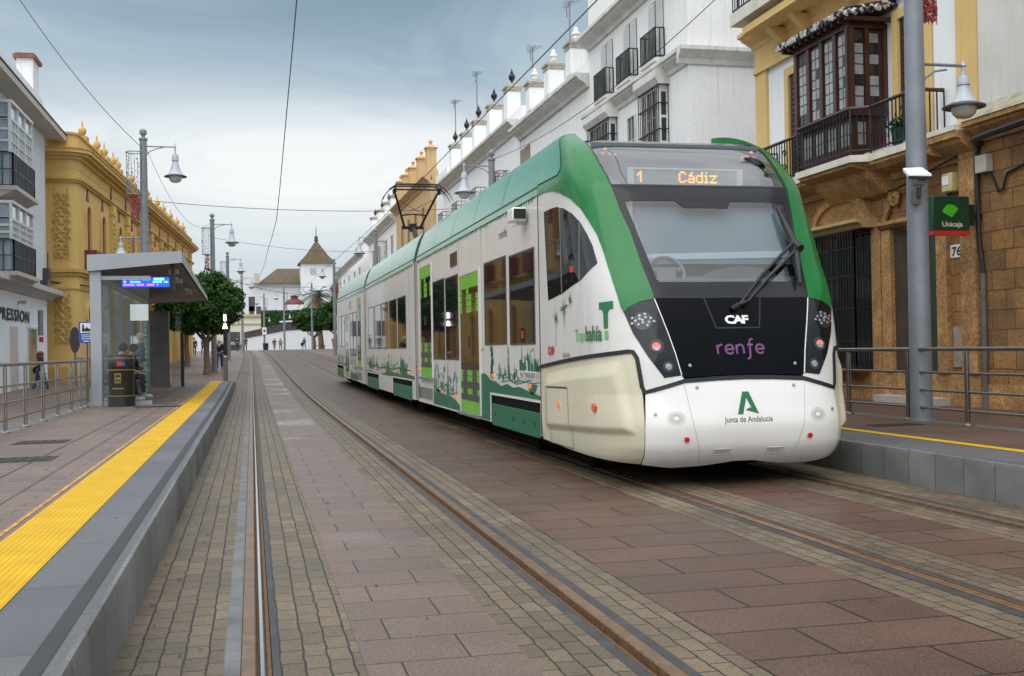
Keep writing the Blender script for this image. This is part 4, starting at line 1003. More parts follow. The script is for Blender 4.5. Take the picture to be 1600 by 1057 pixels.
M_slabw = mat('balcony_edge_pale', (.62, .58, .50), .8, var=.1, vs=3, streak=.3, scol=(.35, .28, .2))
def tiles():
    m, t, b = mk('glazed_tile'); co = coords(t)
    w = nd(t, 'ShaderNodeTexNoise', {'Vector': co, 'Scale': 9, 'Detail': 3}).outputs[0]
    t.links.new(ramp(t, w, .46, .54, (.010, .011, .03, 1), (.55, .54, .50, 1)), b.inputs['Base Color']); b.inputs['Roughness'].default_value = .3
    return m
M_tile = tiles()
M_tiler = mat('brown_roof_tile', (.105, .075, .042), .9, var=.4, vs=2.5, fine=.4, fs=20, bump=.5, bs=10)
class FB(MB):
    """boxes in facade coordinates"""
    def __init__(s, fr): super().__init__(); s.fr = fr
    def b(s, u0, u1, z0, z1, d0, d1, m=0): s.box(u0, u1, d0, d1, z0, z1, m)
    def mould(s, u0, u1, prof, m=0):
        """moulding: profile of (d,z) run along u"""
        s.prism(prof, lambda d, z: (u0, d, z), lambda d, z: (u1, d, z), m)
    def arch(s, uc, w, zs, d0, d1, rise=None, band=.0, n=12, m=0):
        """segmental panel above zs; band>0: only an arch band"""
        rise = rise if rise else w/2
        o = [(uc+w/2*math.cos(PI*k/n), zs+rise*math.sin(PI*k/n)) for k in range(n+1)]
        if band:
            i = [(uc+(w/2-band)*math.cos(PI*k/n), zs+(rise-band)*math.sin(PI*k/n)) for k in range(n+1)]
            for k in range(n): s.prism([o[k], o[k+1], i[k+1], i[k]], lambda u, z: (u, d0, z), lambda u, z: (u, d1, z), m)
        else: s.prism(o, lambda u, z: (u, d0, z), lambda u, z: (u, d1, z), m)
    def done(s, name, mt, parent, **k): return s.build(name, mt, parent, deform=s.fr, **k)
def railing_bars(fb, path, z0, z1, step=.11, r_=.009):
    """iron railing along a (u,d) path"""
    for (a, b), (c, d) in zip(path, path[1:]):
        L_ = math.hypot(c-a, d-b); n = max(1, int(L_/step))
        for k in range(n+1):
            t = k/n; fb.box(a+(c-a)*t-r_, a+(c-a)*t+r_, b+(d-b)*t-r_, b+(d-b)*t+r_, z0, z1)
    for z in (z0+.04, z1): fb.tube([(a, b, z) for a, b in path], .018, 6)
def win(fr, parent, u0, u1, z0, z1, nu=2, nz=3, glass=None, frm=None, fw_=.05, d=.02, bars=.022):
    fb = FB(fr); fb.b(u0, u1, z0, z1, d-.015, d); w_ = fb.done('window', glass or M_glass, parent, smooth=0)
    fb = FB(fr); e = fw_
    for q in ((u0-e, u0, z0-e, z1+e), (u1, u1+e, z0-e, z1+e), (u0, u1, z1, z1+e), (u0, u1, z0-e, z0)): fb.b(*q, d-.015, d+.04)
    for k in range(1, nu): x = u0+(u1-u0)*k/nu; fb.b(x-bars/2, x+bars/2, z0, z1, d, d+.025)
    for k in range(1, nz): z = z0+(z1-z0)*k/nz; fb.b(u0, u1, z-bars/2, z+bars/2, d, d+.02)
    fb.done('window_frame', frm or M_wshut, w_, smooth=0)
    return w_
def cornice(fr, parent, u0, u1, zt, depth, h, mt=None, name='cornice', ends=0):
    fb = FB(fr); p = [(0, zt-h), (depth*.15, zt-h), (depth*.25, zt-h*.75), (depth*.45, zt-h*.62), (depth*.75, zt-h*.42), (depth*.8, zt-h*.3), (depth, zt-h*.25), (depth, zt), (0, zt)]
    fb.mould(u0-ends, u1+ends, p); return fb.done(name, mt or M_trim, parent, smooth=0)
def urn_post(fr, u, d, z0, z1, parent, w=.55, mt=None, urn='white', cap=None):
    fb = FB(fr); fb.b(u-w/2, u+w/2, z0, z1, d-w/2, d+w/2); p_ = fb.done('roof_post', mt or M_wall, parent, smooth=0)
    fb = FB(fr); fb.b(u-w*.64, u+w*.64, z1, z1+.08, d-w*.64, d+w*.64); fb.b(u-w*.55, u+w*.55, z1-.14, z1-.07, d-w*.55, d+w*.55)
    fb.prism([(u-w*.5, d-w*.5), (u+w*.5, d-w*.5), (u+w*.5, d+w*.5), (u-w*.5, d+w*.5)], lambda a, b: (a, b, z1+.08), lambda a, b: (u+(a-u)*.35, d+(b-d)*.35, z1+.26)); fb.done('post_cap', cap or M_cap, p_, smooth=0)
    fb = FB(fr); z = z1+.24
    if urn == 'black': fb.lathe([(.05, 0), (.06, .06), (.03, .1), (.12, .2), (.155, .32), (.10, .44), (.05, .48), (.07, .52), (.03, .58), (.012, .68)], (u, d, z), 10)
    elif urn == 'lid': fb.lathe([(.10, 0), (.12, .1), (.09, .16), (.16, .22), (.16, .28), (.08, .34), (.09, .4), (.03, .5)], (u, d, z-.05), 10)
    else: fb.lathe([(.10, 0), (.07, .12), (.12, .18), (.14, .26), (.07, .34), (.02, .4)], (u, d, z-.02), 10)
    fb.done('urn', M_iron2 if urn == 'black' else (mt or M_wall), p_)

# ---- sandstone and white town house with the glazed wooden bay
H = thing('town_house', 'sandstone and white town house with a dark wooden glazed bay above its railing', 'building', (11, 19, PH))
fb = FB(FR); fb.b(15.2, 22.9, PH-.3, 4.62, -8, 0); fb.done('ground_floor_wall', M_stone, H, smooth=0)
fb = FB(FR); fb.b(15.2, 22.9, 4.62, 13, -8, -.02); fb.done('upper_wall', M_wall2, H, smooth=0)
fb = FB(FR); fb.b(15.2, 22.9, PH-.3, .85, 0, .06); fb.b(15.22, 15.6, .85, 4.2, 0, .10); fb.b(22.3, 22.88, .85, 4.2, 0, .10); fb.done('plinth', M_stone2, H, smooth=0)
cornice(FR, H, 15.2, 22.9, 4.62, .42, .42, M_stone2, 'stone_string_course')
fb = FB(FR); fb.b(15.2, 22.9, 4.62, 4.70, -.3, .44); fb.done('string_top', M_slabw, H, smooth=0)
fb = FB(FR)
for a, b in ((15.2, 15.68), (22.38, 22.9)): fb.b(a, b, 4.7, 7.45, -.02, .05)
fb.b(15.2, 22.9, 7.40, 7.95, -.02, .05); fb.b(15.2, 22.9, 7.32, 7.42, .05, .10); fb.done('ochre_trim', M_ytrim, H, smooth=0)
cornice(FR, H, 15.2, 22.9, 8.22, .42, .34, M_ytrim, 'cornice', ends=.1)
fb = FB(FR)
for u in (17.6, 18.6, 20.4, 21.4): fb.mould(u-.1, u+.1, [(.05, 7.6), (.2, 7.66), (.5, 7.95), (.05, 7.95)])
fb.b(17.0, 22.0, 7.95, 8.1, .3, .75); fb.done('bracket', M_ytrim, H, smooth=0)
fb = FB(FR); fb.b(16.9, 22.4, 8.22, 8.48, 0, .85); ub = fb.done('upper_balcony', M_slabw, H, smooth=0)
fb = FB(FR); railing_bars(fb, [(16.95, .05), (16.95, .8), (22.35, .8), (22.35, .05)], 8.5, 9.4); fb.done('railing', M_iron2, ub)
fb = FB(FR); fb.b(15.2, 15.6, 8.3, 13, -.02, .05); fb.b(22.5, 22.9, 8.3, 13, -.02, .05); fb.done('pilaster', M_ytrim, H, smooth=0)
for u0, u1 in ((20.55, 21.35), (16.55, 17.3)):
    fb = FB(FR); e = .18
    for q in ((u0-e, u0, 4.7, 6.95), (u1, u1+e, 4.7, 6.95), (u0-e, u1+e, 6.95, 7.12)): fb.b(*q, 0, .055)
    fb.done('door_surround', M_ytrim, H, smooth=0)
    fb = FB(FR); fb.b(u0, u1, 4.7, 6.95, -.015, .0)
    for k in range(18): fb.b(u0+.06, (u0+u1)/2-.04, 4.9+k*.11, 4.96+k*.11, 0, .02); fb.b((u0+u1)/2+.04, u1-.06, 4.9+k*.11, 4.96+k*.11, 0, .02)
    fb.done('balcony_door', M_shut, H, smooth=0)
# balcony: main slab, bulging round the bay
fb = FB(FR); fb.b(16.0, 17.35, 4.50, 4.62, .44, .58); fb.b(19.75, 22.0, 4.50, 4.62, .44, .58); fb.ext_z([(17.35, .4), (17.55, .86), (19.55, .86), (19.75, .4)], 4.50, 4.62); ba = fb.done('balcony', M_slabw, H, smooth=0)
fb = FB(FR); fb.mould(17.6, 19.5, [(.0, 3.95), (.15, 4.0), (.45, 4.25), (.5, 4.38), (.8, 4.44), (.8, 4.50), (0, 4.5)]); fb.mould(15.9, 22.1, [(.1, 4.3), (.42, 4.36), (.54, 4.44), (.54, 4.5), (.1, 4.5)]); fb.done('balcony_corbel', M_stone2, ba, smooth=0)
fb = FB(FR); railing_bars(fb, [(16.05, .02), (16.05, .54), (17.4, .54), (17.58, .82), (19.5, .82), (19.7, .54), (21.95, .54), (21.95, .02)], 4.66, 5.42)
for u in (17.0, 16.4, 20.6): 
    for k in range(2):
        fb.tube([(u+.09*math.cos(a*.4)*(1-a/22), .54, 4.9+.28*k+.09*math.sin(a*.4)*(1-a/22)) for a in range(16)], .011, 5)
for u, d in ((16.05, .54), (17.4, .54), (17.58, .82), (19.5, .82), (19.7, .54), (21.95, .54)):
    fb.lathe([(.022, 0), (.022, .3), (.035, .34), (.02, .4), (.022, .8)], (u, d, 4.64), 8)
fb.done('railing', M_iron2, ba)
fb = FB(FR); fb.tube([(16.05, .02, 5.44), (16.05, .54, 5.44), (17.4, .54, 5.44), (17.58, .82, 5.44), (19.5, .82, 5.44), (19.7, .54, 5.44), (21.95, .54, 5.44)], .03, 6); fb.done('handrail', M_wood, ba)
# the bay itself
fb = FB(FR); fb.b(17.78, 19.66, 5.40, 6.98, 0, .70); fb.b(17.80, 19.62, 4.62, 5.40, 0, .66); bay = fb.done('glazed_bay', M_wood, H, smooth=0)
fb = FB(FR); fb.b(17.70, 19.74, 5.36, 5.44, 0, .76); fb.b(17.7, 19.74, 6.90, 6.99, 0, .76)
for k in range(5): u = 17.74+k*(19.70-17.74)/4; fb.b(u-.055, u+.055, 5.44, 6.90, .66, .745)
for k in range(3): d = .02+k*.36; fb.b(17.72, 17.79, 5.44, 6.9, d-.04, d+.04)
fb.done('bay_frame', M_wood, bay, smooth=0)
def bayglass(u0, u1, z0, z1, nu, nz, side=None):
    fb = FB(FR); g = FB(FR)
    for i in range(nu):
        for j in range(nz):
            a, b = u0+(u1-u0)*(i+.09)/nu, u0+(u1-u0)*(i+.91)/nu; c, e = z0+(z1-z0)*(j+.06)/nz, z0+(z1-z0)*(j+.94)/nz
            t_ = fb if random.random() < (.82 if side is None else .4) else g
            if side is None: t_.b(a, b, c, e, .69, .708)
            else: t_.b(side-.008, side+.01, c, e, a, b)
    fb.done('pane', M_pale, bay, smooth=0)
    if g.v: g.done('pane', M_glass, bay, smooth=0)
for k in range(4): a = 17.74+k*.49; bayglass(a+.09, a+.40, 5.52, 6.84, 2, 7)
bayglass(.12, .33, 5.52, 6.84, 1, 7, 17.775); bayglass(.42, .62, 5.52, 6.84, 1, 7, 17.775)
for k in range(4):
    a = 17.80+k*.455; fb = FB(FR)
    for i in range(2):
        for j in range(2): fb.b(a+.10+i*.14, a+.22+i*.14, 4.86+j*.21, 5.05+j*.21, .65, .668)
    fb.done('pane', M_pale, bay, smooth=0)
fb = FB(FR)
for j in range(2): fb.b(17.79, 17.81, 4.86+j*.21, 5.05+j*.21, .40, .55)
fb.done('pane', M_pale, bay, smooth=0)
fb = FB(FR)
for k in range(11): u = 17.55+k*.235; fb.b(u-.03, u+.03, 6.98, 7.05, 0, .9)
fb.mould(17.5, 19.95, [(0, 7.28), (0, 7.18), (.92, 7.04), (.95, 7.08)]); fb.done('bay_eaves', M_shut, bay, smooth=0)
fb = FB(FR)
for k in range(21):
    u = 17.48+k*.125; fb.tube([(u, -.02, 7.32), (u, .98, 7.10)], .062, 8)
for k in range(7): d = .05+k*.15; fb.tube([(17.46, d, 7.28-d*.2), (17.36, d, 7.22-d*.2)], .055, 8)
fb.done('bay_roof_tiles', M_tile, bay)
# ground-floor window in its iron cage, carved surround
fb = FB(FR); fb.b(18.35, 20.1, .95, 3.42, -.01, .004); gw = fb.done('ground_window', M_glass, H, smooth=0)
fb = FB(FR); railing_bars(fb, [(18.32, .02), (18.32, .36), (20.12, .36), (20.12, .02)], .92, 3.42, step=.10, r_=.011)
for z in (1.4, 2.0, 2.6, 3.1): fb.tube([(18.32, .02, z), (18.32, .36, z), (20.12, .36, z), (20.12, .02, z)], .014, 5)
fb.b(18.3, 20.14, .88, .93, 0, .38); fb.done('window_cage', M_iron2, gw)
fb = FB(FR); fb.mould(18.1, 20.35, [(0, 3.44), (.30, 3.44), (.34, 3.5), (.44, 3.54), (.44, 3.60), (0, 3.62)]); fb.done('window_ledge', mat('pale_ochre_ledge', (.42, .29, .12), .8, var=.1, vs=3), H, smooth=0)
fb = FB(FR); fb.arch(19.2, 1.9, 3.62, 0, .10, rise=.42); fb.arch(19.2, 2.1, 3.62, 0, .16, rise=.55, band=.14); fb.b(17.95, 18.25, .85, 3.44, 0, .07); fb.b(20.2, 20.45, .85, 3.44, 0, .07)
fb.tube([(17.45+.16*math.cos(a*.45)*(1-a/30), .08, 3.86+.16*math.sin(a*.45)*(1-a/30)) for a in range(26)], .035, 6)
fb.tube([(17.6, .07, 3.8), (17.75, .07, 3.6), (17.8, .07, 3.45)], .05, 6)
fb.mould(16.0, 17.9, [(0, 3.34), (.12, 3.36), (.2, 3.42), (.2, 3.48), (0, 3.5)])
for u in (17.62, 16.0): fb.b(u-.02, u+.26, .85, 3.34, 0, .09)
fb.done('carved_surround', M_stone2, H)
fb = FB(FR); fb.b(16.26, 17.6, PH, 3.3, -.005, .006); po = fb.done('portal', mat('portal_shade_brown', (.05, .032, .02), .9, var=.3), H, smooth=0)
fb = FB(FR); fb.b(16.2, 16.44, PH+.25, 3.3, .004, .05); fb.b(16.2, 16.44, 1.5, 1.55, .05, .06); fb.done('green_door_leaf', mat('bottle_green', (.012, .045, .032), .4, var=.1), po, smooth=0)
fb = FB(FR); fb.b(15.98, 17.9, PH-.02, PH+.12, 0, .3); fb.done('threshold', mat('pale_step', (.4, .37, .33), .7, var=.2), po, smooth=0)
# ---- rough stone neighbour on the right
H2 = thing('stone_house', 'rough sandstone house with peeling white upper wall at the right edge of the photo', 'building', (11, 11.5, PH))
fb = FB(FR); fb.b(7.0, 15.19, PH-.3, 4.6, -8, .015); fb.done('ground_floor_wall', M_stone, H2, smooth=0)
fb = FB(FR); fb.b(7.0, 15.19, 4.6, 12, -8, .0); fb.done('upper_wall', mat('peeling_white_plaster', (.60, .58, .545), .9, var=.08, vs=.9, streak=.55, scol=(.42, .30, .20), bump=.35, bs=8), H2, smooth=0)
cornice(FR, H2, 7.0, 15.16, 4.72, .34, .30, M_stone2, 'stone_string_course')
fb = FB(FR); fb.mould(7.0, 15.16, [(0, 4.72), (.36, 4.72), (.3, 4.78), (.0, 5.0)]); fb.done('mossy_weathering', M_cap, H2, smooth=0)
fb = FB(FR); fb.b(7, 15.19, PH-.3, .7, .015, .05); fb.done('plinth', M_stone2, H2, smooth=0)
fb = FB(FR); fb.b(15.62, 15.95, .95, 1.6, .0, .012); fb.done('patched_panel', mat('grey_patch', (.30, .24, .19), .9, var=.25, vs=5), H, smooth=0)

# ---- white corner house with balconies and caged bays
H3 = thing('corner_house', 'tall white corner house with black iron balconies and caged bay windows behind the tram roof', 'building', (11, 31, 0))
fb = FB(FR); fb.b(26.85, 35.4, -.2, 13.6, -9, 0); fb.done('wall', M_wall, H3, smooth=0)
cornice(FR, H3, 26.85, 35.4, 9.0, .32, .42, name='string_course', ends=.02)
fb = FB(FR); fb.prism([(0, 8.58), (-.05, 8.58), (-.1, 8.7), (-.2, 8.8), (-.3, 8.9), (-.3, 9.0), (0, 9.0)], lambda a, z: (26.85+a, .32, z), lambda a, z: (26.85+a, -9, z)); fb.done('string_course', M_trim, H3, smooth=0)
cornice(FR, H3, 26.85, 35.4, 11.55, .45, .42)
fb = FB(FR); fb.b(26.83, 26.86, 3, 7.55, -7, -2.2); fb.done('blind_panel', mat('beige_panel', (.50, .48, .44), .85, var=.05), H3, smooth=0)
fb = FB(FR); fb.b(26.80, 26.86, 7.55, 7.66, -7.2, -2.0); fb.done('panel_lintel', M_trim, H3, smooth=0)
for uc in (33.42, 31.2, 29.05):
    fb = FB(FR); fb.b(uc-.5, uc+.5, 9.1, 10.9, 0, .012); dr = fb.done('balcony_door', M_glass, H3, smooth=0)
    fb = FB(FR)
    for s_ in (-1, 1):
        fb.b(uc+s_*.3-.24, uc+s_*.3+.24, 9.15, 10.85, .03, .05)
        for k in range(20): fb.b(uc+s_*.3-.22, uc+s_*.3+.22, 9.23+k*.08, 9.275+k*.08, .05, .065)
    fb.done('shutter', M_wshut, dr, smooth=0)
    fb = FB(FR); fb.b(uc-.6, uc+.6, 9.06, 9.16, 0, .30); bl2 = fb.done('balcony', M_trim, H3, smooth=0)
    fb = FB(FR); railing_bars(fb, [(uc-.58, .02), (uc-.58, .28), (uc+.58, .28), (uc+.58, .02)], 9.18, 9.98, step=.1, r_=.012); fb.done('railing', M_iron2, bl2)
for uc, w in ((29.07, 1.6), (33.7, 2.2)):
    fb = FB(FR); fb.b(uc-w/2+.1, uc+w/2-.1, 5.2, 8.4, 0, .22); bw = fb.done('bay_window', M_wall, H3, smooth=0)
    for k in range(3): win(FR, bw, uc-w/2+.25+k*(w-.4)/3, uc-w/2+.25+(k+.8)*(w-.4)/3, 5.4, 8.3, 2, 4, M_glass, M_trim, .04, .23)
    fb = FB(FR)
    for j in range(4): a, b_ = 5.5+j*.7, 5.5+j*.7+.62; fb.b(uc-w/2+.085, uc-w/2+.1, a, b_, .05, .18)
    fb.done('side_pane', M_glass, bw, smooth=0)
    fb = FB(FR); P_ = [(uc-w/2, .02), (uc-w/2, .29), (uc+w/2, .29), (uc+w/2, .02)]; railing_bars(fb, P_, 5.2, 8.4, step=.14, r_=.009)
    for z in (6.1, 7.2, 7.9): fb.tube([(a, b, z) for a, b in P_], .02, 5)
    fb.done('window_cage', M_iron2, bw)
    fb = FB(FR); pr = [(0, 8.4), (.32, 8.4), (.42, 8.56), (.4, 8.78), (0, 8.86)]; fb.mould(uc-w/2-.1, uc+w/2+.1, pr); fb.done('bay_hood', M_trim, bw, smooth=0)
win(FR, H3, 30.9, 31.5, 5.4, 8.1, 2, 4, M_glass, M_trim)

# ---- white house with three lidded posts
H4 = thing('parapet_house', 'white house with stained cornice and three white posts capped with lidded urns', 'building', (11, 40, 0))
fb = FB(FR); fb.b(35.42, 45.25, 0, 10.3, -9, -.02); fb.b(35.42, 45.25, 10.3, 10.95, -.4, -.05); fb.done('wall', M_wall, H4, smooth=0)
cornice(FR, H4, 35.42, 45.25, 10.45, .5, .45)
fb = FB(FR); fb.b(43.6, 45.24, 7.6, 9.6, -.01, .004); fb.done('bare_render_patch', mat('bare_render', (.26, .21, .155), .95, var=.3, vs=3, bump=.4), H4, smooth=0)
for u in (37.7, 40.7, 43.6): urn_post(FR, u, -.25, 10.9, 11.95, H4, .62, urn='lid')
for u in (37.0, 41.5): win(FR, H4, u, u+1.0, 6.0, 8.6, 2, 4, M_glass, M_trim)
# ---- white house with five posts and black urns
H5 = thing('parapet_house', 'long white house with five roof posts carrying black urns above the street lamp', 'building', (11, 55, 0))
fb = FB(FR); fb.b(45.27, 64.6, 0, 10.7, -9, 0); fb.b(45.27, 64.6, 10.7, 11.5, -.5, -.1); fb.done('wall', M_wall2, H5, smooth=0)
cornice(FR, H5, 45.3, 64.6, 10.95, .55, .5)
for u in (47.8, 51.5, 55.2, 58.4, 61.8): urn_post(FR, u, -.3, 11.2, 12.75, H5, .6, M_wall2, 'black')
for u in (47.5, 52.5, 57.5, 62.0):
    w_ = win(FR, H5, u, u+1.2, 6.5, 9.0, 2, 4, M_glass, M_trim)
    fb = FB(FR); railing_bars(fb, [(u-.2, .02), (u-.2, .5), (u+1.4, .5), (u+1.4, .02)], 6.3, 9.1, step=.2); fb.done('window_cage', M_iron2, w_)
# ---- plain white block, tan house, and the row beyond
H6 = thing('plain_block', 'plain white block rising between the tan house and the house with black urns', 'building', (11, 67, 0))
fb = FB(FR); fb.b(64.7, 68.9, 0, 12.1, -9, -.3); fb.done('wall', M_wall2, H6, smooth=0)
fb = FB(FR); fb.b(64.68, 68.9, 9.0, 9.15, -6, -.25); fb.b(64.68, 68.9, 7.3, 7.45, -6, -.25); fb.done('moulding', M_wall, H6, smooth=0)
M_tan = mat('tan_plaster', (.53, .355, .175), .85, var=.06, vs=1, streak=.2, scol=(.3, .2, .1))
H7 = thing('tan_house', 'tan house with five slim tan roof posts behind the raised pantograph', 'building', (11, 77, 0))
fb = FB(FR); fb.b(69.0, 86.0, 0, 12.0, -9, 0); fb.b(69, 86, 12, 12.6, -.5, -.1); fb.done('wall', M_tan, H7, smooth=0)
cornice(FR, H7, 69.0, 86.3, 12.3, .5, .5, M_tan)
for u in (70.6, 74.6, 78.6, 82.0, 85.3): urn_post(FR, u, -.3, 12.5, 14.2, H7, .62, M_tan, 'plain', M_tan)
for u in (71.5, 75, 78.5, 82): win(FR, H7, u, u+.9, 8.3, 10.6, 1, 3, M_shut, M_tan)
H8 = thing('parapet_house', 'far white house with four grey-capped roof posts left of the tan house', 'building', (11, 97, 0))
fb = FB(FR); fb.b(86.2, 107, 0, 11.8, -9, 0); fb.b(86.2, 107, 11.8, 12.6, -.5, -.1); fb.done('wall', M_wall, H8, smooth=0)
cornice(FR, H8, 86.4, 107, 12.0, .6, .6)
for u in (88.8, 93.0, 98.0, 103.5): urn_post(FR, u, -.3, 12.4, 13.6, H8, .8, M_wall, 'black', M_cap)
for u in (88, 92, 97, 102): win(FR, H8, u, u+1.2, 8.0, 10.5, 2, 3, M_glass, M_trim)
H9 = thing('flat_roofed_house', 'far flat roofed white house with beige cornice above the rear of the tram', 'building', (11, 125, 0))
fb = FB(FR); fb.b(107.2, 132, 0, 13.2, -9, -1); fb.b(132, 146, 0, 11.2, -9, 0); fb.done('wall', M_wall2, H9, smooth=0)
cornice(FR, H9, 112, 146, 11.4, .6, .6, M_trim)
for u in (115, 121, 128, 135, 141): win(FR, H9, u, u+1.6, 6.8, 10, 2, 3, M_glass, M_trim)
fb = FB(FR); fb.b(107.2, 132, 13.2, 13.35, -9.1, -.9); fb.done('stained_parapet', M_trim, H9, smooth=0)
# ------------------------------------------------------------------ left side of the street
FL = frame_of(-8.5, 0, 0, 1)
M_brickw = brick('white_painted_brick', 'yzx', .3, .12, (.72, .76, .80), (.68, .72, .77), (.42, .46, .50), mortar=.012, warp=.003, speck=.05, rough=.7, rv=.05, bump=.3, patch=.12)
M_shopw = mat('shop_white', (.74, .775, .82), .75, var=.04, vs=1, streak=.15, scol=(.4, .42, .45))
M_eave = mat('eave_beige', (.47, .42, .36), .8, var=.1, vs=2)
M_bayrail = mat('bay_rail_grey', (.045, .05, .058), .4, var=.2, coat=.2)
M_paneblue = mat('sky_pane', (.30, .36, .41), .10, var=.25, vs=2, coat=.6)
A1 = thing('shop_house', 'white brick house with two glazed bays over a shop with dark wall lettering', 'building', (-8.5, 44, 0))
fb = FB(FL); fb.b(28, 51.1, -.3, 4.2, -9, 0); fb.done('shop_wall', M_shopw, A1, smooth=0)
fb = FB(FL); fb.b(28, 51.1, 4.2, 10.9, -9, 0); fb.done('upper_wall', M_brickw, A1, smooth=0)
fb = FB(FL); fb.mould(28, 52.3, [(0, 3.75), (.1, 3.78), (.2, 3.9), (.45, 3.98), (.55, 4.0), (.55, 4.2), (0, 4.28)]); fb.done('shop_cornice', mat('grey_cornice', (.47, .46, .44), .8, var=.15, vs=2, streak=.4, scol=(.2, .19, .17)), A1, smooth=0)
fb = FB(FL); fb.mould(28, 52.0, [(-.3, 10.75), (.75, 10.75), (.75, 10.98), (.68, 11.02), (-.3, 11.02)]); fb.done('eave', M_eave, A1, smooth=0)
fb = FB(FL); fb.b(28, 52.02, 11.02, 11.06, -.3, .78); fb.done('eave_flashing', M_bayrail, A1, smooth=0)
fb = FB(FL); fb.b(28, 51.1, 11.0, 12.35, -.35, -.05); fb.done('parapet', M_wall2, A1, smooth=0)
fb = FB(FL); fb.b(49.6, 50.9, 11.6, 13.75, -.8, -.16); ch_ = fb.done('chimney', M_wall, A1, smooth=0)
fb = FB(FL); fb.b(49.45, 51.05, 13.75, 13.9, -.92, -.04); fb.b(49.55, 50.95, 13.9, 13.97, -.84, -.12); fb.done('tile_cap', mat('red_tile_cap', (.22, .085, .05), .8, var=.3, vs=4), ch_, smooth=0)
def glazed(z0, zr, z1, tag_):
    u0, u1, D = 40.9, 44.7, .62
    fb = FB(FL); fb.b(u0+.04, u1-.04, z0, z1, 0, D-.05); b_ = fb.done('glazed_bay', M_paneblue, A1, smooth=0)
    fb = FB(FL)
    fb.b(u0-.05, u1+.05, z1, z1+.1, 0, D+.05); fb.b(u0-.02, u1+.02, zr-.03, zr+.06, 0, D+.02)
    for k in range(4): u = u0+(u1-u0)*k/3; fb.b(u-.06, u+.06, zr, z1, D-.06, D+.01)
    for k in range(10): u = u0+(u1-u0)*k/9; fb.b(u-.02, u+.02, zr, z1-.5, D-.05, D)
    for k in range(4): z = zr+(z1-.5-zr)*k/3; fb.b(u0, u1, z-.025, z+.025, D-.05, D)
    fb.b(u0, u1, z1-.56, z1-.48, D-.06, D+.005)
    for s_ in (u0, u1):
        for d in (.04, D-.03): fb.b(s_-.03, s_+.03, zr, z1, d-.05, d+.05)
        for k in range(4): z = zr+(z1-.5-zr)*k/3; fb.b(s_-.02, s_+.02, z-.04, z+.04, .02, D-.03)
        fb.b(s_-.02, s_+.02, z1-.56, z1-.48, .02, D-.03)
    fb.done('bay_frame', M_wshut, b_, smooth=0)
    fb = FB(FL); fb.b(u0-.15, u1+.15, z0-.14, z0, 0, D+.2); fb.mould(u0-.1, u1+.1, [(0, z0-.45), (.2, z0-.4), (.6, z0-.2), (D+.15, z0-.14), (0, z0-.14)]); fb.done('bay_floor', M_eave, b_, smooth=0)
    fb = FB(FL); P_ = [(u0-.05, .02), (u0-.05, D+.06), (u1+.05, D+.06), (u1+.05, .02)]
    railing_bars(fb, P_, z0, zr-.02, step=.24, r_=.02); fb.tube([(a, b, (z0+zr)/2) for a, b in P_], .018, 5); fb.done('railing', M_bayrail, b_)
    fb = FB(FL); fb.b(u0, u1, z0, zr-.04, D-.05, D-.02); fb.done('shade_panel', mat('bay_shade_panel', (.19, .21, .25), .6, var=.1), b_, smooth=0)
glazed(7.2, 8.36, 10.05, 'upper'); glazed(4.3, 5.4, 6.62, 'lower')
fb = FB(FL); fb.b(43.5, 44.95, 0, 2.5, -.01, .004); fb.done('recessed_doorway', mat('doorway_pale_pink', (.52, .47, .46), .8, var=.05), A1, smooth=0)
fb = FB(FL); fb.b(46.8, 49.3, -.05, 2.48, -.01, .004); dd = fb.done('shop_window', mat('shop_glass', (.10, .14, .15), .08, var=.2, coat=.5), A1, smooth=0)
fb = FB(FL); fb.b(48.6, 49.3, -.05, 2.48, .004, .03); fb.b(46.72, 46.8, -.05, 2.56, 0, .05); fb.b(49.3, 49.38, -.05, 2.56, 0, .05); fb.b(46.8, 49.3, 2.48, 2.56, 0, .05); fb.done('window_frame', M_wshut, dd, smooth=0)
def leftread(uc, zc, d0=.03): return lambda u, v, d: FL(uc+u, d0+d, zc+v)
M_blk = mat('black_letters', (.012, .012, .014), .5)
text('IMPRESSION', 'lettering', M_blk, leftread(43.6, 2.93), w=6.9, h=.46, parent=A1, bold=.03, spacing=1.2)
fb = FB(FL); fb.tube([(45.0, .0, 3.42), (45.0, .2, 3.45)], .05, 8); fb.box(44.9, 45.1, .15, .3, 3.36, 3.5); fb.done('wall_lamp', M_eave, A1, smooth=0)
fb = FB(FL); fb.b(50.2, 50.7, 4.5, 5.1, 0, .25); fb.b(49.6, 50.1, 4.28, 4.55, 0, .3); fb.tube([(50.9, .1, 4.3), (50.9, .1, 5.8)], .03, 6); fb.tube([(49.4, .1, 4.4), (51.5, .1, 4.5)], .05, 6); fb.done('cable_box', M_bayrail, A1, smooth=0)

# ---- long ochre building with relief ornament
YA = math.atan(.0524)
FY = frame_of(-7.35, 52, YA, 1)
M_och = mat('ochre_yellow', (.63, .415, .135), .8, var=.07, vs=.8, streak=.25, scol=(.30, .19, .06), bump=.1, bs=12)
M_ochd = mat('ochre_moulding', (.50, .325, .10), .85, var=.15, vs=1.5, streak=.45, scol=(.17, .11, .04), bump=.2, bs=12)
M_maroon = mat('maroon_wood', (.16, .022, .016), .5, var=.2, vs=3)
A2 = thing('ochre_palace', 'long ochre yellow building with carved relief, arched windows and round finials along its parapet', 'building', (-7.6, 52, 0))
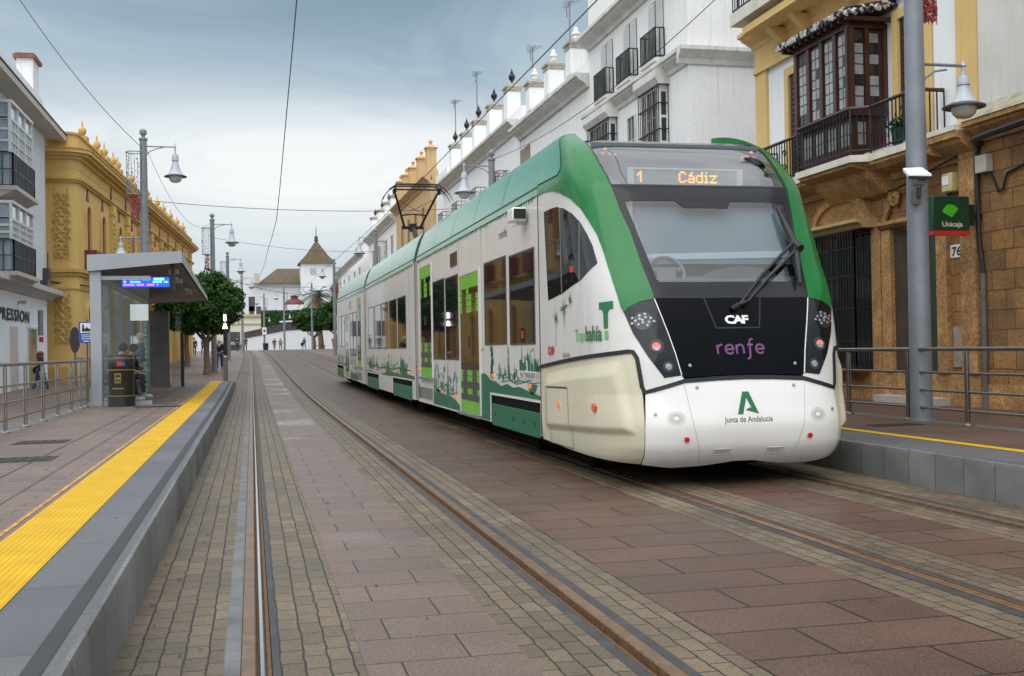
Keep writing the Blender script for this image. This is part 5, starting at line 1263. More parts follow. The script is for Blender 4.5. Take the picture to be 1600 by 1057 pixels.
# plan with a rounded near corner
def plan(inset):
    r_ = 1.0; P_ = [(-3.0, .0-inset+.0), (-1.25-.0, -inset)]
    P_ = [(-.0-inset*0, 0)]
    return P_
def wallsec(z0, z1, e, mt, name):
    """band following the front: near end face, rounded corner, long street face; e = how far it stands out"""
    pts = [(-e, -2.2)]+[(-e+0+(.9)*(1-math.cos(a*PI/12)), -.9+e*0+(.9+e)*math.sin(a*PI/12)) for a in range(7)]
    pts = [(-e, -2.4), (-e, -.45)]+[(.45-(.45+e)*math.cos(a*PI/12), -.45+(.45+e)*math.sin(a*PI/12)) for a in range(1, 7)]+[(47.5, e), (47.5, -8), (3, -8)]
    fb = FB(FY); fb.prism(pts, lambda u, d: (u, d, z0), lambda u, d: (u, d, z1)); return fb.done(name, mt, A2, smooth=30)
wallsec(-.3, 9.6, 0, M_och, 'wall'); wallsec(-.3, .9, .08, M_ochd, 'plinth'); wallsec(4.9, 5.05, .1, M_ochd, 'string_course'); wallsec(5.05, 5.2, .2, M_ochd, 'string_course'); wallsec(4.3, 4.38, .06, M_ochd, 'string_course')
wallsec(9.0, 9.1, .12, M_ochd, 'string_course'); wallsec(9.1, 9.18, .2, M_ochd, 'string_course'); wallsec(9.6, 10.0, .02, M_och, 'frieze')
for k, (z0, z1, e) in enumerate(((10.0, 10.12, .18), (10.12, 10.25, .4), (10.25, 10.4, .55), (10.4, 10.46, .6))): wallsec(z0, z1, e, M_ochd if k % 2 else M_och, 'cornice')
wallsec(10.46, 11.1, -.02, M_och, 'parapet'); wallsec(11.1, 11.2, .06, M_ochd, 'parapet_coping')
us = [2.2, 5.9, 10.7, 15.0, 20.0, 24.5, 29.0, 33.5, 38.0, 42.5]
for i, u in enumerate(us):
    fb = FB(FY); w = 1.0
    fb.b(u-w/2, u+w/2, 5.25, 7.7, -.02, .012); fb.arch(u, w, 7.7, -.02, .012); wd = fb.done('arched_window', M_maroon, A2, smooth=0)
    fb = FB(FY); fb.arch(u, w+.4, 7.7, 0, .1, band=.2); fb.b(u-w/2-.2, u-w/2, 5.25, 7.7, 0, .1); fb.b(u+w/2, u+w/2+.2, 5.25, 7.7, 0, .1); fb.done('window_surround', M_och, wd, smooth=0)
    fb = FB(FY); fb.ext = None; fb.prism([(u-.28, 8.45), (u+.28, 8.45), (u+.1, 8.75), (u, 9.0), (u-.1, 8.75)], lambda a, z: (a, 0, z), lambda a, z: (a, .05, z)); fb.done('maroon_ornament', M_maroon, A2, smooth=0)
    fb = FB(FY); fb.b(u-.75, u+.75, 5.2, 5.28, 0, .55); fb.b(u-.72, u+.72, 5.28, 6.15, .48, .52); fb.b(u-.72, u-.68, 5.28, 6.15, 0, .5); fb.b(u+.68, u+.72, 5.28, 6.15, 0, .5); fb.done('maroon_balcony', M_maroon, A2, smooth=0)
    fb = FB(FY); fb.b(u-.5, u+.5, .3, 3.2, -.02, .012); fb.arch(u, 1.0, 3.2, -.02, .012); fb.done('ground_arch', M_maroon, A2, smooth=0)
    fb = FB(FY); fb.arch(u, 1.4, 3.2, 0, .12, band=.2); fb.b(u-.7, u-.5, .3, 3.2, 0, .12); fb.b(u+.5, u+.7, .3, 3.2, 0, .12); fb.done('ground_surround', M_och, A2, smooth=0)
for u in (8.3, 12.9, 17.5, 22.2, 26.8, 31.2, 35.8, 40.2, 45): 
    fb = FB(FY); fb.b(u-.35, u+.35, .5, 9.0, 0, .16); fb.b(u-.42, u+.42, 8.5, 9.0, .0, .22); fb.done('pilaster', M_och, A2, smooth=0)
    fb = FB(FY); fb.b(u-.16, u+.16, 9.2, 9.95, .02, .06); fb.done('maroon_ornament', M_maroon, A2, smooth=0)
for u in (9.2, 18.8, 28.6, 38.4): 
    fb = FB(FY); fb.b(u-.6, u+.6, 10.5, 11.1, .0, .03); fb.done('maroon_panel', M_maroon, A2, smooth=0)
for u in (2.5, 6.0, 8.0, 10.6, 12.0, 16.8, 23.0, 27.7, 30.9, 34.9, 39.0, 43):
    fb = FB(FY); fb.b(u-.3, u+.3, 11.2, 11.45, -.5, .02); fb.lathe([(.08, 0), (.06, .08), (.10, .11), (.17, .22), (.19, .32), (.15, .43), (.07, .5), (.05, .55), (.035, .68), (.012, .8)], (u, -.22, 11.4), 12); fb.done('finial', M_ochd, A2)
# relief ornament on the near face (faces down the street towards the stop)
rl = FB(FY); rnd = random.Random(3)
def scroll(d, z, r_, s_, turns=1.3, w=.035):
    rl.tube([(-.03, d+s_*r_*(1-t/26)*math.cos(t*turns*2*PI/20), z+r_*(1-t/26)*math.sin(t*turns*2*PI/20)) for t in range(21)], [w*(1-t/40) for t in range(21)], 6)
for (z0, z1) in ((5.6, 8.7), (1.9, 4.15)):
    n = int((z1-z0)/.36)
    for k in range(n):
        z = z0+.18+k*(z1-z0-.2)/n; a = .14+.12*math.sin(PI*(k+.5)/n)
        for s_ in (-1, 1):
            scroll(-.66+s_*a*.75, z, .15+.06*rnd.random(), s_, 1.2+.5*rnd.random())
            rl.ball((-.02, -.66+s_*(a*.4+.05), z+.15), .07, 6, sc=(.6, 1, 1.3)); rl.ball((-.02, -.66+s_*(a*1.3), z+.1), .06, 6, sc=(.6, 1.4, .8))
        rl.ball((-.02, -.66, z), .09, 8, sc=(.7, 1, 1.3))
    for s_ in (-1, 1):
        rl.tube([(-.03, -.66+s_*(.26+.05*math.sin(t*1.1)), z0+(z1-z0)*t/20) for t in range(21)], .03, 6)
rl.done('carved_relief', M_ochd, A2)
r2 = FB(FY)
for u in (8.3, 12.9, 17.5, 22.2, 26.8, 31.2):
    for k in range(7):
        for s_ in (-1, 1): r2.tube([(u+s_*(.05+.11*(1-t/14)*math.cos(t*.6)+.05), .18, 6.6+k*.24+.1*(1-t/14)*math.sin(t*.6)) for t in range(12)], .025, 5)
r2.done('carved_relief', M_ochd, A2)
# cable across the corner
fb = FB(FY); fb.tube([(-.06, -2.2, 5.1), (-.07, -1.6, 4.75), (-.07, -.9, 4.6), (.5, .1, 4.5), (2, .12, 4.55), (6, .12, 4.4)], .035, 6); fb.done('wall_cable', M_iron2, A2)
# ------------------------------------------------------------------ end of the street
GZ = 1.7575
M_farw = mat('far_white_plaster', (.64, .65, .66), .85, var=.05, vs=.3, streak=.25, scol=(.45, .44, .42))
def hip(mb, x0, x1, y0, y1, z0, z1, ins):
    mb.mesh([(x0, y0, z0), (x1, y0, z0), (x1, y1, z0), (x0, y1, z0), (x0+ins, (y0+y1)/2, z1), (x1, (y0+y1)/2, z1)], [(0, 1, 5, 4), (1, 2, 5), (2, 3, 4, 5), (3, 0, 4), (3, 2, 1, 0)])
CH = thing('church', 'distant white church with long brown hipped roof and pyramid roofed tower', 'church', (8, 262, GZ))
mb = MB(); mb.box(-5.5, 12, 258, 276, 0, 17.4); mb.build('nave_wall', M_farw, CH, smooth=0)
mb = MB(); hip(mb, 1.6, 12.4, 256.5, 277, 17.0, 21.0, 4.4); mb.build('nave_roof', M_tiler, CH, smooth=0)
mb = MB(); mb.box(10.9, 18.0, 252, 260, 0, 21.2); tw = mb.build('tower', M_farw, CH, smooth=0)
mb = MB(); n = 8
mb.mesh([(10.3, 251.4, 21.1), (18.6, 251.4, 21.1), (18.6, 260.6, 21.1), (10.3, 260.6, 21.1), (12.0, 253.0, 23.0), (16.9, 253.0, 23.0), (16.9, 259.0, 23.0), (12.0, 259.0, 23.0), (14.5, 256, 26.7)], [(0, 1, 5, 4), (1, 2, 6, 5), (2, 3, 7, 6), (3, 0, 4, 7), (4, 5, 8), (5, 6, 8), (6, 7, 8), (7, 4, 8), (3, 2, 1, 0)]); mb.build('tower_roof', M_tiler, tw, smooth=0)
mb = MB(); mb.lathe([(.5, 0), (.35, .6), (.45, .9), (.1, 1.3), (.05, 3.4)], (14.5, 256, 26.4), 10); mb.build('spire', M_tiler, tw)
mb = MB(); mb.box(12.8, 14.2, 251.9, 252.0, 18.6, 20.0); mb.build('window', M_paneblue, tw, smooth=0)
mb = MB(); mb.box(17.5, 23, 249, 256, 0, 15.5); mb.mesh([(17, 248.5, 15.4), (23.5, 248.5, 15.4), (23.5, 256.5, 15.4), (17, 256.5, 15.4), (20.2, 252.5, 20)], [(0, 1, 4), (1, 2, 4), (2, 3, 4), (3, 0, 4), (3, 2, 1, 0)]); mb.build('side_chapel', M_tiler, CH, smooth=0)
mb = MB(); mb.box(13, 17, 247, 252, 0, 13.5); mb.box(12.8, 17.2, 246.8, 252, 13.5, 13.8); mb.build('belfry', M_farw, CH, smooth=0)
mb = MB(); mb.box(.6, 1.9, 256, 258, 17, 19.2); mb.build('chimney', M_eave, CH, smooth=0)
DM = thing('domed_building', 'white building under a low dark red dome in front of the far church', 'building', (8, 240, GZ))
mb = MB(); mb.box(5.5, 13, 236, 246, 0, 11.3); mb.build('wall', M_farw, DM, smooth=0)
mb = MB(); mb.lathe([(2.1, 0), (2.1, .2), (1.9, .7), (1.5, 1.1), (.9, 1.35), (.75, 1.4), (.75, 1.8), (.9, 1.85), (.9, 2.0), (.1, 2.2)], (8.9, 240, 11.3), 20); mb.build('red_dome', mat('dome_red', (.10, .02, .02), .6, var=.2), DM)
mb = MB()
for x in (3.6, 5.0): mb.box(x-4, x-3.0, 235.9, 236, 8, 11); 
mb.box(-.5, .8, 235.9, 236.0, 10, 13); mb.build('window', M_bayrail, DM, smooth=0)
LB = thing('low_building', 'low cream building with a yellowish cornice above the far hedge', 'building', (2, 204, GZ))
mb = MB(); mb.box(-6, 9.5, 204, 216, 0, 7.9); mb.build('wall', mat('cream_plaster', (.62, .60, .52), .85, var=.05, vs=.5), LB, smooth=0)
mb = MB(); mb.box(-6.2, 9.8, 203.6, 216, 7.9, 8.3); mb.box(-6.1, 9.7, 203.8, 204, 6.5, 6.7); mb.build('cornice', mat('yellow_cornice', (.50, .39, .16), .8, var=.1), LB, smooth=0)
mb = MB(); mb.box(1.2, 3.6, 203.9, 204.05, 3.6, 5.6); mb.box(-4.5, -2, 203.9, 204.05, 3.4, 5.2); mb.build('window', M_bayrail, LB, smooth=0)
mb = MB(); mb.box(-7, -1.5, 199, 204, 2.9, 3.4); mb.build('awning', M_eave, LB, smooth=0)
# white wall with dark coping rising to the right, hedge above it
WLL = thing('white_wall', 'long white garden wall with dark sloping coping behind the far pedestrians', 'wall', (5, 176, GZ))
mb = MB(); mb.ext_y([(-1.0, GZ-.4), (-1.0, 3.7), (5.0, 4.8), (8.7, 5.0), (8.7, GZ-.4)], 175.6, 176.2); mb.ext_y([(8.7, GZ-.4), (8.7, 4.6), (13.5, 4.7), (13.5, GZ-.4)], 175.2, 176); mb.build('wall', M_farw, WLL, smooth=0)
mb = MB(); mb.ext_y([(-1.1, 3.65), (5.0, 4.78), (8.8, 4.98), (8.8, 6.2), (5.0, 5.9), (-1.1, 4.6)], 175.5, 175.9); mb.build('coping', mat('dark_coping', (.06, .045, .045), .8, var=.3), WLL, smooth=0)
mb = MB(); mb.ext_y([(4.2, 6.0), (8.8, 6.2), (8.8, 6.45), (4.2, 6.25)], 175.3, 175.55); mb.build('coping_edge', M_farw, WLL, smooth=0)
FARB = thing('far_house', 'pale far house seen between the round tree and the street lamps', 'building', (-9, 190, GZ))
mb = MB(); mb.box(-26, -6.5, 190, 200, 0, 9.5); mb.build('wall', M_farw, FARB, smooth=0)
mb = MB()
for k in range(4): mb.box(-24+k*4.2, -22.4+k*4.2, 189.9, 190, 4, 6.5)
mb.build('window', M_bayrail, FARB, smooth=0)

# ------------------------------------------------------------------ trees
def leafmat(name, a, b, tr=.25):
    m, t, bs = mk(name); g = nd(t, 'ShaderNodeNewGeometry').outputs['Random Per Island']
    r_ = ramp(t, g, 0, 1, c4(a), c4(b)); t.links.new(r_, bs.inputs['Base Color']); bs.inputs['Roughness'].default_value = .45
    bs.inputs['Specular IOR Level'].default_value = .15
    return m
M_ficus = leafmat('ficus_leaves', (.008, .034, .005), (.038, .10, .014))
M_hedge = leafmat('hedge_leaves', (.012, .04, .01), (.045, .095, .025))
M_palm = leafmat('palm_leaves', (.02, .045, .025), (.06, .09, .04)); M_deadp = mat('dry_palm_fronds', (.20, .085, .03), .9, var=.3)
M_bark = mat('bark', (.16, .115, .08), .9, var=.35, vs=8, bump=.6, bs=25); M_barkl = mat('bark_base', (.20, .14, .09), .9, var=.35, vs=8, bump=.6, bs=25)
def crown(cx, cy, cz, rx, ry, rz, n, leaf, seed, flat=.0, clumps=70):
    rd = random.Random(seed); mb = MB(); cl = []
    for k in range(clumps):
        a = rd.uniform(0, 2*PI); e = math.asin(rd.uniform(-.85, 1)); q = rd.uniform(.70, .84)
        cl.append((q*math.cos(a)*math.cos(e), q*math.sin(a)*math.cos(e), q*math.sin(e), rd.uniform(.17, .30)))
    cl += [(0, 0, 0, .80)]*14
    for k in range(n):
        c = cl[rd.randrange(len(cl))]; x, y, z = rd.gauss(0, 1), rd.gauss(0, 1), rd.gauss(0, 1); l_ = math.sqrt(x*x+y*y+z*z) or 1
        q = c[3]*(rd.random()**.28)*rd.uniform(.9, 1.12); p = Vector((c[0]+x/l_*q, c[1]+y/l_*q, c[2]+z/l_*q))
        if p.z < -.72: p.z = -.72+rd.uniform(-.06, .1)
        P_ = Vector((cx+p.x*rx, cy+p.y*ry, cz+p.z*rz))
        nrm = (Vector((x, y, z))/l_+Vector((rd.gauss(0, .5), rd.gauss(0, .5), rd.gauss(.35, .5)))).normalized()
        t = nrm.orthogonal().normalized(); t = Matrix.Rotation(rd.uniform(0, 2*PI), 3, nrm) @ t; s_ = nrm.cross(t)
        L_ = leaf*rd.uniform(.7, 1.3); w = L_*.5
        mb.face([P_-t*L_*.5, P_+s_*w*.5+nrm*L_*.06, P_+t*L_*.5, P_-s_*w*.5+nrm*L_*.06])
    return mb
def tree(x, y, h_tr, rx, rz, zc, n, leaf, seed, label, group='round clipped street trees', fork=True, tr=.16):
    z0 = zg(y)
    T_ = thing('round_tree', label, 'tree', (x, y, z0), group)
    mb = MB(); rd = random.Random(seed)
    mb.tube([(x, y, z0-.1), (x+.02, y, z0+.5), (x-.03, y, z0+h_tr*.6), (x, y, z0+h_tr)], [tr*1.35, tr, tr*.85, tr*.9], 10)
    for k in range(6):
        a = k*PI/3+rd.uniform(-.3, .3); mb.tube([(x, y, z0+h_tr-.15), (x+rx*.28*math.cos(a), y+rx*.28*math.sin(a), z0+h_tr+.45), (x+rx*.6*math.cos(a), y+rx*.6*math.sin(a), z0+zc+rd.uniform(-.3, .5))], [tr*.6, tr*.42, .03], 6)
    mb.build('trunk', M_bark, T_)
    crown(x, y, z0+zc, rx, rx, rz, n, leaf, seed).build('crown', M_ficus, T_, smooth=0)
tree(-2.15, 57, 1.7, 1.88, 1.75, 3.36, 30000, .17, 11, 'large round dark green clipped tree right beside the tram shelter roof')
tree(-3.9, 72, 2.2, 2.0, 1.6, 3.5, 9000, .24, 12, 'second round street tree half hidden behind the large one')
tree(10.3, 140, 1.8, 2.9, 2.1, 4.0, 9000, .45, 13, 'round tree beside the rear of the tram in front of the palm', tr=.2)
tree(8.5, 158, 1.8, 3.0, 2.0, 4.1, 9000, .45, 14, 'round tree in front of the far white wall, left of the palm', tr=.2)
tree(13.0, 160, 1.8, 3.2, 2.3, 4.3, 9000, .45, 15, 'round tree under the palm, hidden partly by the rear of the tram', tr=.2)
HG = thing('hedge', 'clipped dark green hedge along the top of the far white wall', 'hedge', (5, 182, 5))
mb = MB(); rd = random.Random(5)
for k in range(7000):
    x = rd.uniform(1.6, 9.8); z = rd.uniform(4.6, 8.1); y = 181+rd.uniform(0, .5)
    nrm = Vector((rd.gauss(0, .6), -1, rd.gauss(.4, .6))).normalized(); t = Matrix.Rotation(rd.uniform(0, 6.28), 3, nrm) @ nrm.orthogonal().normalized(); s_ = nrm.cross(t); P_ = Vector((x, y, z)); L_ = .3
    mb.face([P_-t*L_*.5, P_+s_*L_*.3, P_+t*L_*.5, P_-s_*L_*.3])
mb.build('foliage', M_hedge, HG, smooth=0); mb = MB(); mb.box(1.5, 9.9, 181.5, 183, 1.7, 8.0); mb.build('hedge_core', mat('hedge_core_green', (.012, .03, .01), .9), HG, smooth=0)
PT = thing('palm_tree', 'palm with grey green fronds and dry brown skirt beside the far tower', 'palm tree', (9.9, 165, GZ))
mb = MB(); mb.tube([(9.9, 165, GZ-.1), (9.6, 165, 6), (9.4, 165, 9.6)], [.45, .35, .4], 10); mb.build('trunk', M_bark, PT)
mb = MB(); md = MB(); rd = random.Random(8)
for k in range(46):
    a = rd.uniform(0, 2*PI); e = rd.uniform(-.9, 1.25); L_ = rd.uniform(2.4, 3.3); tgt = md if e < -.35 else mb
    d = Vector((math.cos(a)*math.cos(e), math.sin(a)*math.cos(e), math.sin(e))); P_ = Vector((9.4, 165, 9.6)); pts = []
    for s_ in range(9): t = s_/8; pts.append(P_+d*L_*t+Vector((0, 0, -1.5*t*t*(1 if tgt is mb else .6))))
    for s_ in range(1, 9):
        ax = (pts[s_]-pts[s_-1]).normalized(); sd_ = ax.cross(Vector((0, 0, 1))).normalized()
        for q in (-1, 1):
            for m_ in (0, .5):
                b0 = pts[s_-1].lerp(pts[s_], m_); tip = b0+sd_*q*.55+ax*.35+Vector((0, 0, -.25)); tgt.face([b0-ax*.06, b0+ax*.06, tip])
mb.build('crown', M_palm, PT, smooth=0); md.build('dry_fronds', M_deadp, PT, smooth=0)
# ------------------------------------------------------------------ street furniture
M_galv = mat('painted_grey_pole', (.20, .217, .245), .42, metal=.15, var=.12, vs=2, streak=.2, scol=(.12, .12, .13), fine=.08, fs=40)
M_lampg = mat('lamp_grey', (.42, .45, .50), .4, var=.06)
M_globe = mat('lamp_globe', (.50, .47, .41), .12, var=.1, coat=.8)
M_steel = mat('brushed_steel', (.27, .255, .23), .32, metal=.85, var=.12, vs=12)
M_mesh = mat('wire_mesh_grey', (.20, .21, .22), .5, metal=.4, var=.2)
M_mred = mat('red_tinsel', (.26, .03, .035), .6, var=.4, vs=14)
def bell_lamp(parent, x, z, s=1.0, y=0, kz=1.0):
    """hanging bell lantern, brim at z"""
    mb = MB(); mb.lathe([(.02, .78*s*kz), (.025, .92*s*kz), (.045, .95*s*kz), (.02, 1.0*s*kz), (.008, 1.08*s*kz)], (x, y, z), 10)
    mb.lathe([(.03, .80*s*kz), (.03, .72*s*kz), (.085*s, .70*s*kz), (.10*s, .62*s*kz), (.105*s, .50*s*kz), (.085*s, .48*s*kz), (.10*s, .40*s*kz), (.14*s, .25*s*kz), (.20*s, .10*s*kz), (.235*s, .06*s*kz), (.25*s, .04*s*kz)], (x, y, z), 20)
    l_ = mb.build('lantern', M_lampg, parent)
    mb = MB(); mb.lathe([(.23*s, .05*s), (.34*s, .0), (.34*s, -.02*s), (.22*s, .0)], (x, y, z), 24); mb.build('lantern_brim', mat_brim, l_)
    mb = MB(); mb.lathe([(.20*s, .02*s), (.205*s, -.04*s), (.18*s, -.12*s), (.12*s, -.18*s), (.03*s, -.20*s)], (x, y, z), 18); mb.build('globe', M_globe, l_)
mat_brim = mat('lantern_brim_dark', (.05, .052, .058), .4, var=.1)
def lamp_proto():
    T_ = thing('street_lamp', 'tmp', 'street lamp', (0, 0, 0), 'grey bell street lamps along the tracks')
    mb = MB(); mb.tube([(0, 0, -.1), (0, 0, .02)], .19, 16); mb.tube([(0, 0, 0), (0, 0, 3), (0, 0, 5.6), (0, 0, 7.85)], [.145, .135, .122, .11], 20)
    mb.lathe([(.11, 7.85), (.14, 7.88), (.14, 7.93), (.06, 7.97), (.05, 8.02), (.10, 8.06), (.12, 8.13), (.10, 8.2), (.02, 8.25)], (0, 0, 0), 14)
    mb.build('pole', M_galv, T_)
    mb = MB(); mb.tube([(0, 0, 7.68), (.98, 0, 7.68)], .022, 8); mb.tube([(.1, 0, 7.42), (.2, 0, 7.52), (.38, 0, 7.60), (.62, 0, 7.66)], .016, 6); mb.build('upper_arm', M_galv, T_)
    mb = MB(); mb.tube([(0, 0, 4.72), (-.73, 0, 4.72)], .022, 8); mb.tube([(-.1, 0, 4.42), (-.16, 0, 4.54), (-.3, 0, 4.63), (-.48, 0, 4.66)], .016, 6); mb.build('lower_arm', M_galv, T_)
    bell_lamp(T_, .98, 6.73, 1.06, kz=.95); bell_lamp(T_, -.73, 4.175, .82, kz=.70)
    # festive wire cage on the side away from the tracks
    mb = MB()
    for z in (6.12, 7.48): mb.tube([(-.28+.25*math.cos(a*PI/10), .25*math.sin(a*PI/10), z) for a in range(20)], .016, 5, closed=True)
    for k in range(16):
        a = 2*PI*k/16; mb.tube([(-.28+.25*math.cos(a), .25*math.sin(a), 6.12), (-.28+.25*math.cos(a+.1), .25*math.sin(a+.1), 7.48)], .006, 4)
    rd = random.Random(2)
    for k in range(150):
        a = rd.uniform(0, 2*PI); z = rd.uniform(6.15, 7.45); mb.box(-.28+.25*math.cos(a)-.012, -.28+.25*math.cos(a)+.012, .25*math.sin(a)-.012, .25*math.sin(a)+.012, z, z+.03)
    cg = mb.build('wire_cage', M_mesh, T_, smooth=0)
    mb = MB()
    for k in range(150):
        x = -.40+rd.uniform(0, .24); z = rd.uniform(5.3, 6.1); mb.box(x-.012, x+.012, -.1+rd.uniform(-.03, .03), -.06, z, z+.05)
    for k in range(5): mb.tube([(-.40+k*.06, -.08, 5.28), (-.40+k*.06, -.08, 6.1)], .006, 4)
    mb.build('red_mesh', M_mred, cg, smooth=0)
    return T_
L0 = lamp_proto()
spots = [(-3.30, 37.7, 0, 'grey pole lamp rising behind the shelter roof, ochre building behind it', PH),
 (-1.90, 60, 0, 'grey pole lamp above the large round tree beside the shelter', 0), (-1.70, 88, 0, 'third grey pole lamp on the left, lower behind the round tree', 0),
 (8.60, 13.2, PI, 'big grey pole in front of the sandstone house with a low lantern on its right', PH), (8.25, 38.2, PI, 'grey pole lamp standing behind the tram roof in front of the white house', 0),
 (7.4, 67.8, PI, 'grey pole lamp over the rear of the tram near the pantograph', 0), (6.9, 96, PI, 'grey pole lamp beside the palm tree and the flat roofed house', 0),
 (7.3, 140, PI, 'far grey pole lamp before the white wall, next to the small bench', 0), (4.2, 150, PI, 'far grey pole lamp in front of the red domed building', 0), (1.8, 165, PI, 'farthest grey pole lamp with a small white plate on its shaft', 0), (-.9, 118, 0, 'slim far grey lamp at the edge of the round tree by the curving rails', 0)]
for i, (x, y, rz, lab, b_) in enumerate(spots):
    z = zg(y)+b_
    if i == 0: o = L0; o.location = (x, y, z); o['label'] = lab; WL[o.name] = Vector((x, y, z))
    else: o = copy_thing(L0, (x, y, z), rz, lab)
# graffiti tag on the near pole
BIGP = [o for o in bpy.data.objects if o.get('label', '').startswith('big grey pole')][0]
def polew(u, v, d):
    a = u/.133; return (8.6+(.136+d)*math.sin(a-.55), 13.2-(.136+d)*math.cos(a-.55), 1.70+v)
tx = text('2nq', 'graffiti', M_blk, polew, w=.17, h=.13, shear=.2, bold=-.01)
tx.parent = BIGP; tx.matrix_parent_inverse = Matrix.LocRotScale(Vector((8.6, 13.2, PH)), Matrix.Rotation(PI, 3, 'Z'), None).inverted()
pc = thing('security_camera', 'white sheltered camera bracket strapped to the big grey pole', 'camera', (8.47, 13.05, 3.5))
mb = MB(); mb.mesh([(8.22, 12.78, 3.50), (8.54, 12.78, 3.52), (8.60, 13.08, 3.66), (8.32, 13.08, 3.64), (8.22, 12.78, 3.46), (8.54, 12.78, 3.48), (8.60, 13.08, 3.62), (8.32, 13.08, 3.60)], [(0, 1, 2, 3), (7, 6, 5, 4), (0, 4, 5, 1), (1, 5, 6, 2), (2, 6, 7, 3), (3, 7, 4, 0)]); mb.build('sun_shield', mat('camera_white', (.75, .76, .78), .4), pc, smooth=0)
mb = MB(); mb.box(8.21, 8.545, 12.765, 12.785, 3.45, 3.49); mb.build('shield_edge', M_blk, pc, smooth=0)
mb = MB(); mb.tube([(8.42, 12.9, 3.48), (8.42, 12.88, 3.38), (8.46, 12.95, 3.28), (8.5, 13.05, 3.22)], .035, 8); mb.box(8.36, 8.49, 12.82, 12.95, 3.39, 3.46); mb.box(8.44, 8.52, 12.98, 13.1, 3.16, 3.36); mb.build('bracket', M_steel, pc, smooth=0)
# railings
def railing(x, ys, label, hts=(1.27, .97, .74, .51)):
    T_ = thing('steel_railing', label, 'railing', (x, ys[0], PH))
    for y in ys:
        z = PH+zg(y); mb = MB(); mb.box(x-.025, x-.008, y-.03, y+.03, z, z+.9); mb.box(x+.008, x+.025, y-.03, y+.03, z, z+.9); mb.box(x-.02, x+.02, y-.012, y+.012, z+.7, z+.93); mb.lathe([(.07, 0), (.07, .015), (.045, .03), (.03, .04)], (x, y, z), 12); mb.build('post', M_steel, T_, bevel=.004)
    st_ = stations(ys[0]-.05, ys[-1]+.05)
    for i, h_ in enumerate(hts):
        mb = MB(); mb.tube([(x, y, h_+zg(y)) for y in st_], .027 if i == 0 else .017, 10); mb.build('rail', M_steel, T_)
railing(-3.32, [10.85, 12.3, 13.75, 15.2, 16.62, 18.04, 19.5, 20.9, 22.4, 23.7, 24.3], 'brushed steel railing on the left platform ending at the shelter')
railing(8.52, [6.3, 7.75, 9.2, 10.65, 12.1, 13.37, 14.9, 16.4, 17.9, 19.4, 20.9, 22.4, 24], 'brushed steel railing on the right platform in front of the sandstone house')

# ---- tram shelter
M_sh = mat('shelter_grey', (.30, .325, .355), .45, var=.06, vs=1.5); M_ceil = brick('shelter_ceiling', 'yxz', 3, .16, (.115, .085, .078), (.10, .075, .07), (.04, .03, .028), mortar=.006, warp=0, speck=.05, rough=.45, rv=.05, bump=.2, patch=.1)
SH = thing('tram_shelter', 'grey tram shelter with flat roof and glass walls on the left platform', 'shelter', (-3.1, 24.5, PH))
mb = MB(); mb.box(-3.23, -3.01, 24.42, 24.6, PH, 3.12); mb.build('corner_post', M_sh, SH, bevel=.008)
mb = MB(); a = [(-3.27, 24.35, 3.11), (-1.39, 24.35, 3.29), (-1.42, 39, 3.16), (-3.5, 39, 3.06)]; b = [(-3.27, 24.35, 3.45), (-1.40, 24.35, 3.53), (-1.43, 39, 3.31), (-3.5, 39, 3.3)]
mb.mesh(a+b, [(4, 5, 6, 7), (0, 1, 5, 4), (1, 2, 6, 5), (2, 3, 7, 6), (3, 0, 4, 7)]); rf = mb.build('roof', M_sh, SH, smooth=0)
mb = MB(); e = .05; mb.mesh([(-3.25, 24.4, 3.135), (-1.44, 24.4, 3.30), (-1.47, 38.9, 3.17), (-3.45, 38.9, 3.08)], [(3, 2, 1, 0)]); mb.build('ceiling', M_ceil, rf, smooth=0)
mb = MB()
for y in (28, 32.5): mb.box(-1.75, -1.6, y-.08, y+.08, 3.08, 3.18); mb.lathe([(.02, 0), (.07, .0), (.07, .06), (.02, .06)], (-1.7, y-1.3, 3.08), 12)
mb.box(-1.75, -1.55, 25.6, 25.8, 3.14, 3.24); mb.build('ceiling_lamp', M_lampg, rf)
mb = MB(); mb.face([(-3.0, 24.5, .42), (-2.07, 24.5, .42), (-2.07, 24.5, 2.94), (-3.0, 24.5, 2.94)]); mb.build('end_glass', M_clear, SH, smooth=0)
mb = MB(); mb.box(-3.01, -2.04, 24.46, 24.56, 2.94, 3.02); mb.box(-3.01, -2.04, 24.46, 24.56, PH, .42); mb.build_each('glass_frame', M_sh, SH, smooth=0)
mb = MB(); mb.box(-2.45, -2.09, 24.47, 24.485, 2.09, 2.43); mb.build('paper_notice', mat('pale_notice', (.50, .56, .56), .5), SH, smooth=0)
mb = MB()
for k in range(14): mb.box(-2.17, -2.13, 24.485, 24.49, .5+k*.115, .54+k*.115)
mb.build('green_dots', mat('green_dot', (.01, .30, .06), .5), SH, smooth=0)
mb = MB(); mb.face([(-3.18, 24.6, .42), (-3.32, 36, .42), (-3.32, 36, 2.94), (-3.18, 24.6, 2.94)]); mb.build('back_glass', M_clear, SH, smooth=0)
for y in (27.6, 30.6, 33.4):
    x = -3.2-.012*(y-24.6); mb = MB(); mb.box(x-.12, x+.02, y-.11, y+.11, PH, 3.1); mb.build('column', M_sh, SH, smooth=0)
mb = MB(); mb.box(-3.22, -3.12, 24.6, 36, 2.94, 3.04); mb.build('back_beam', M_sh, SH, smooth=0)
mb = MB(); mb.box(-3.03, -2.47, 35.9, 36.2, PH, 2.72); mb.box(-3.06, -2.42, 35.86, 36.24, PH-.01, PH+.1); mb.build('end_panel', mat('dark_panel_steel', (.10, .095, .09), .42, metal=.5, var=.35, vs=1.5), SH, bevel=.01)
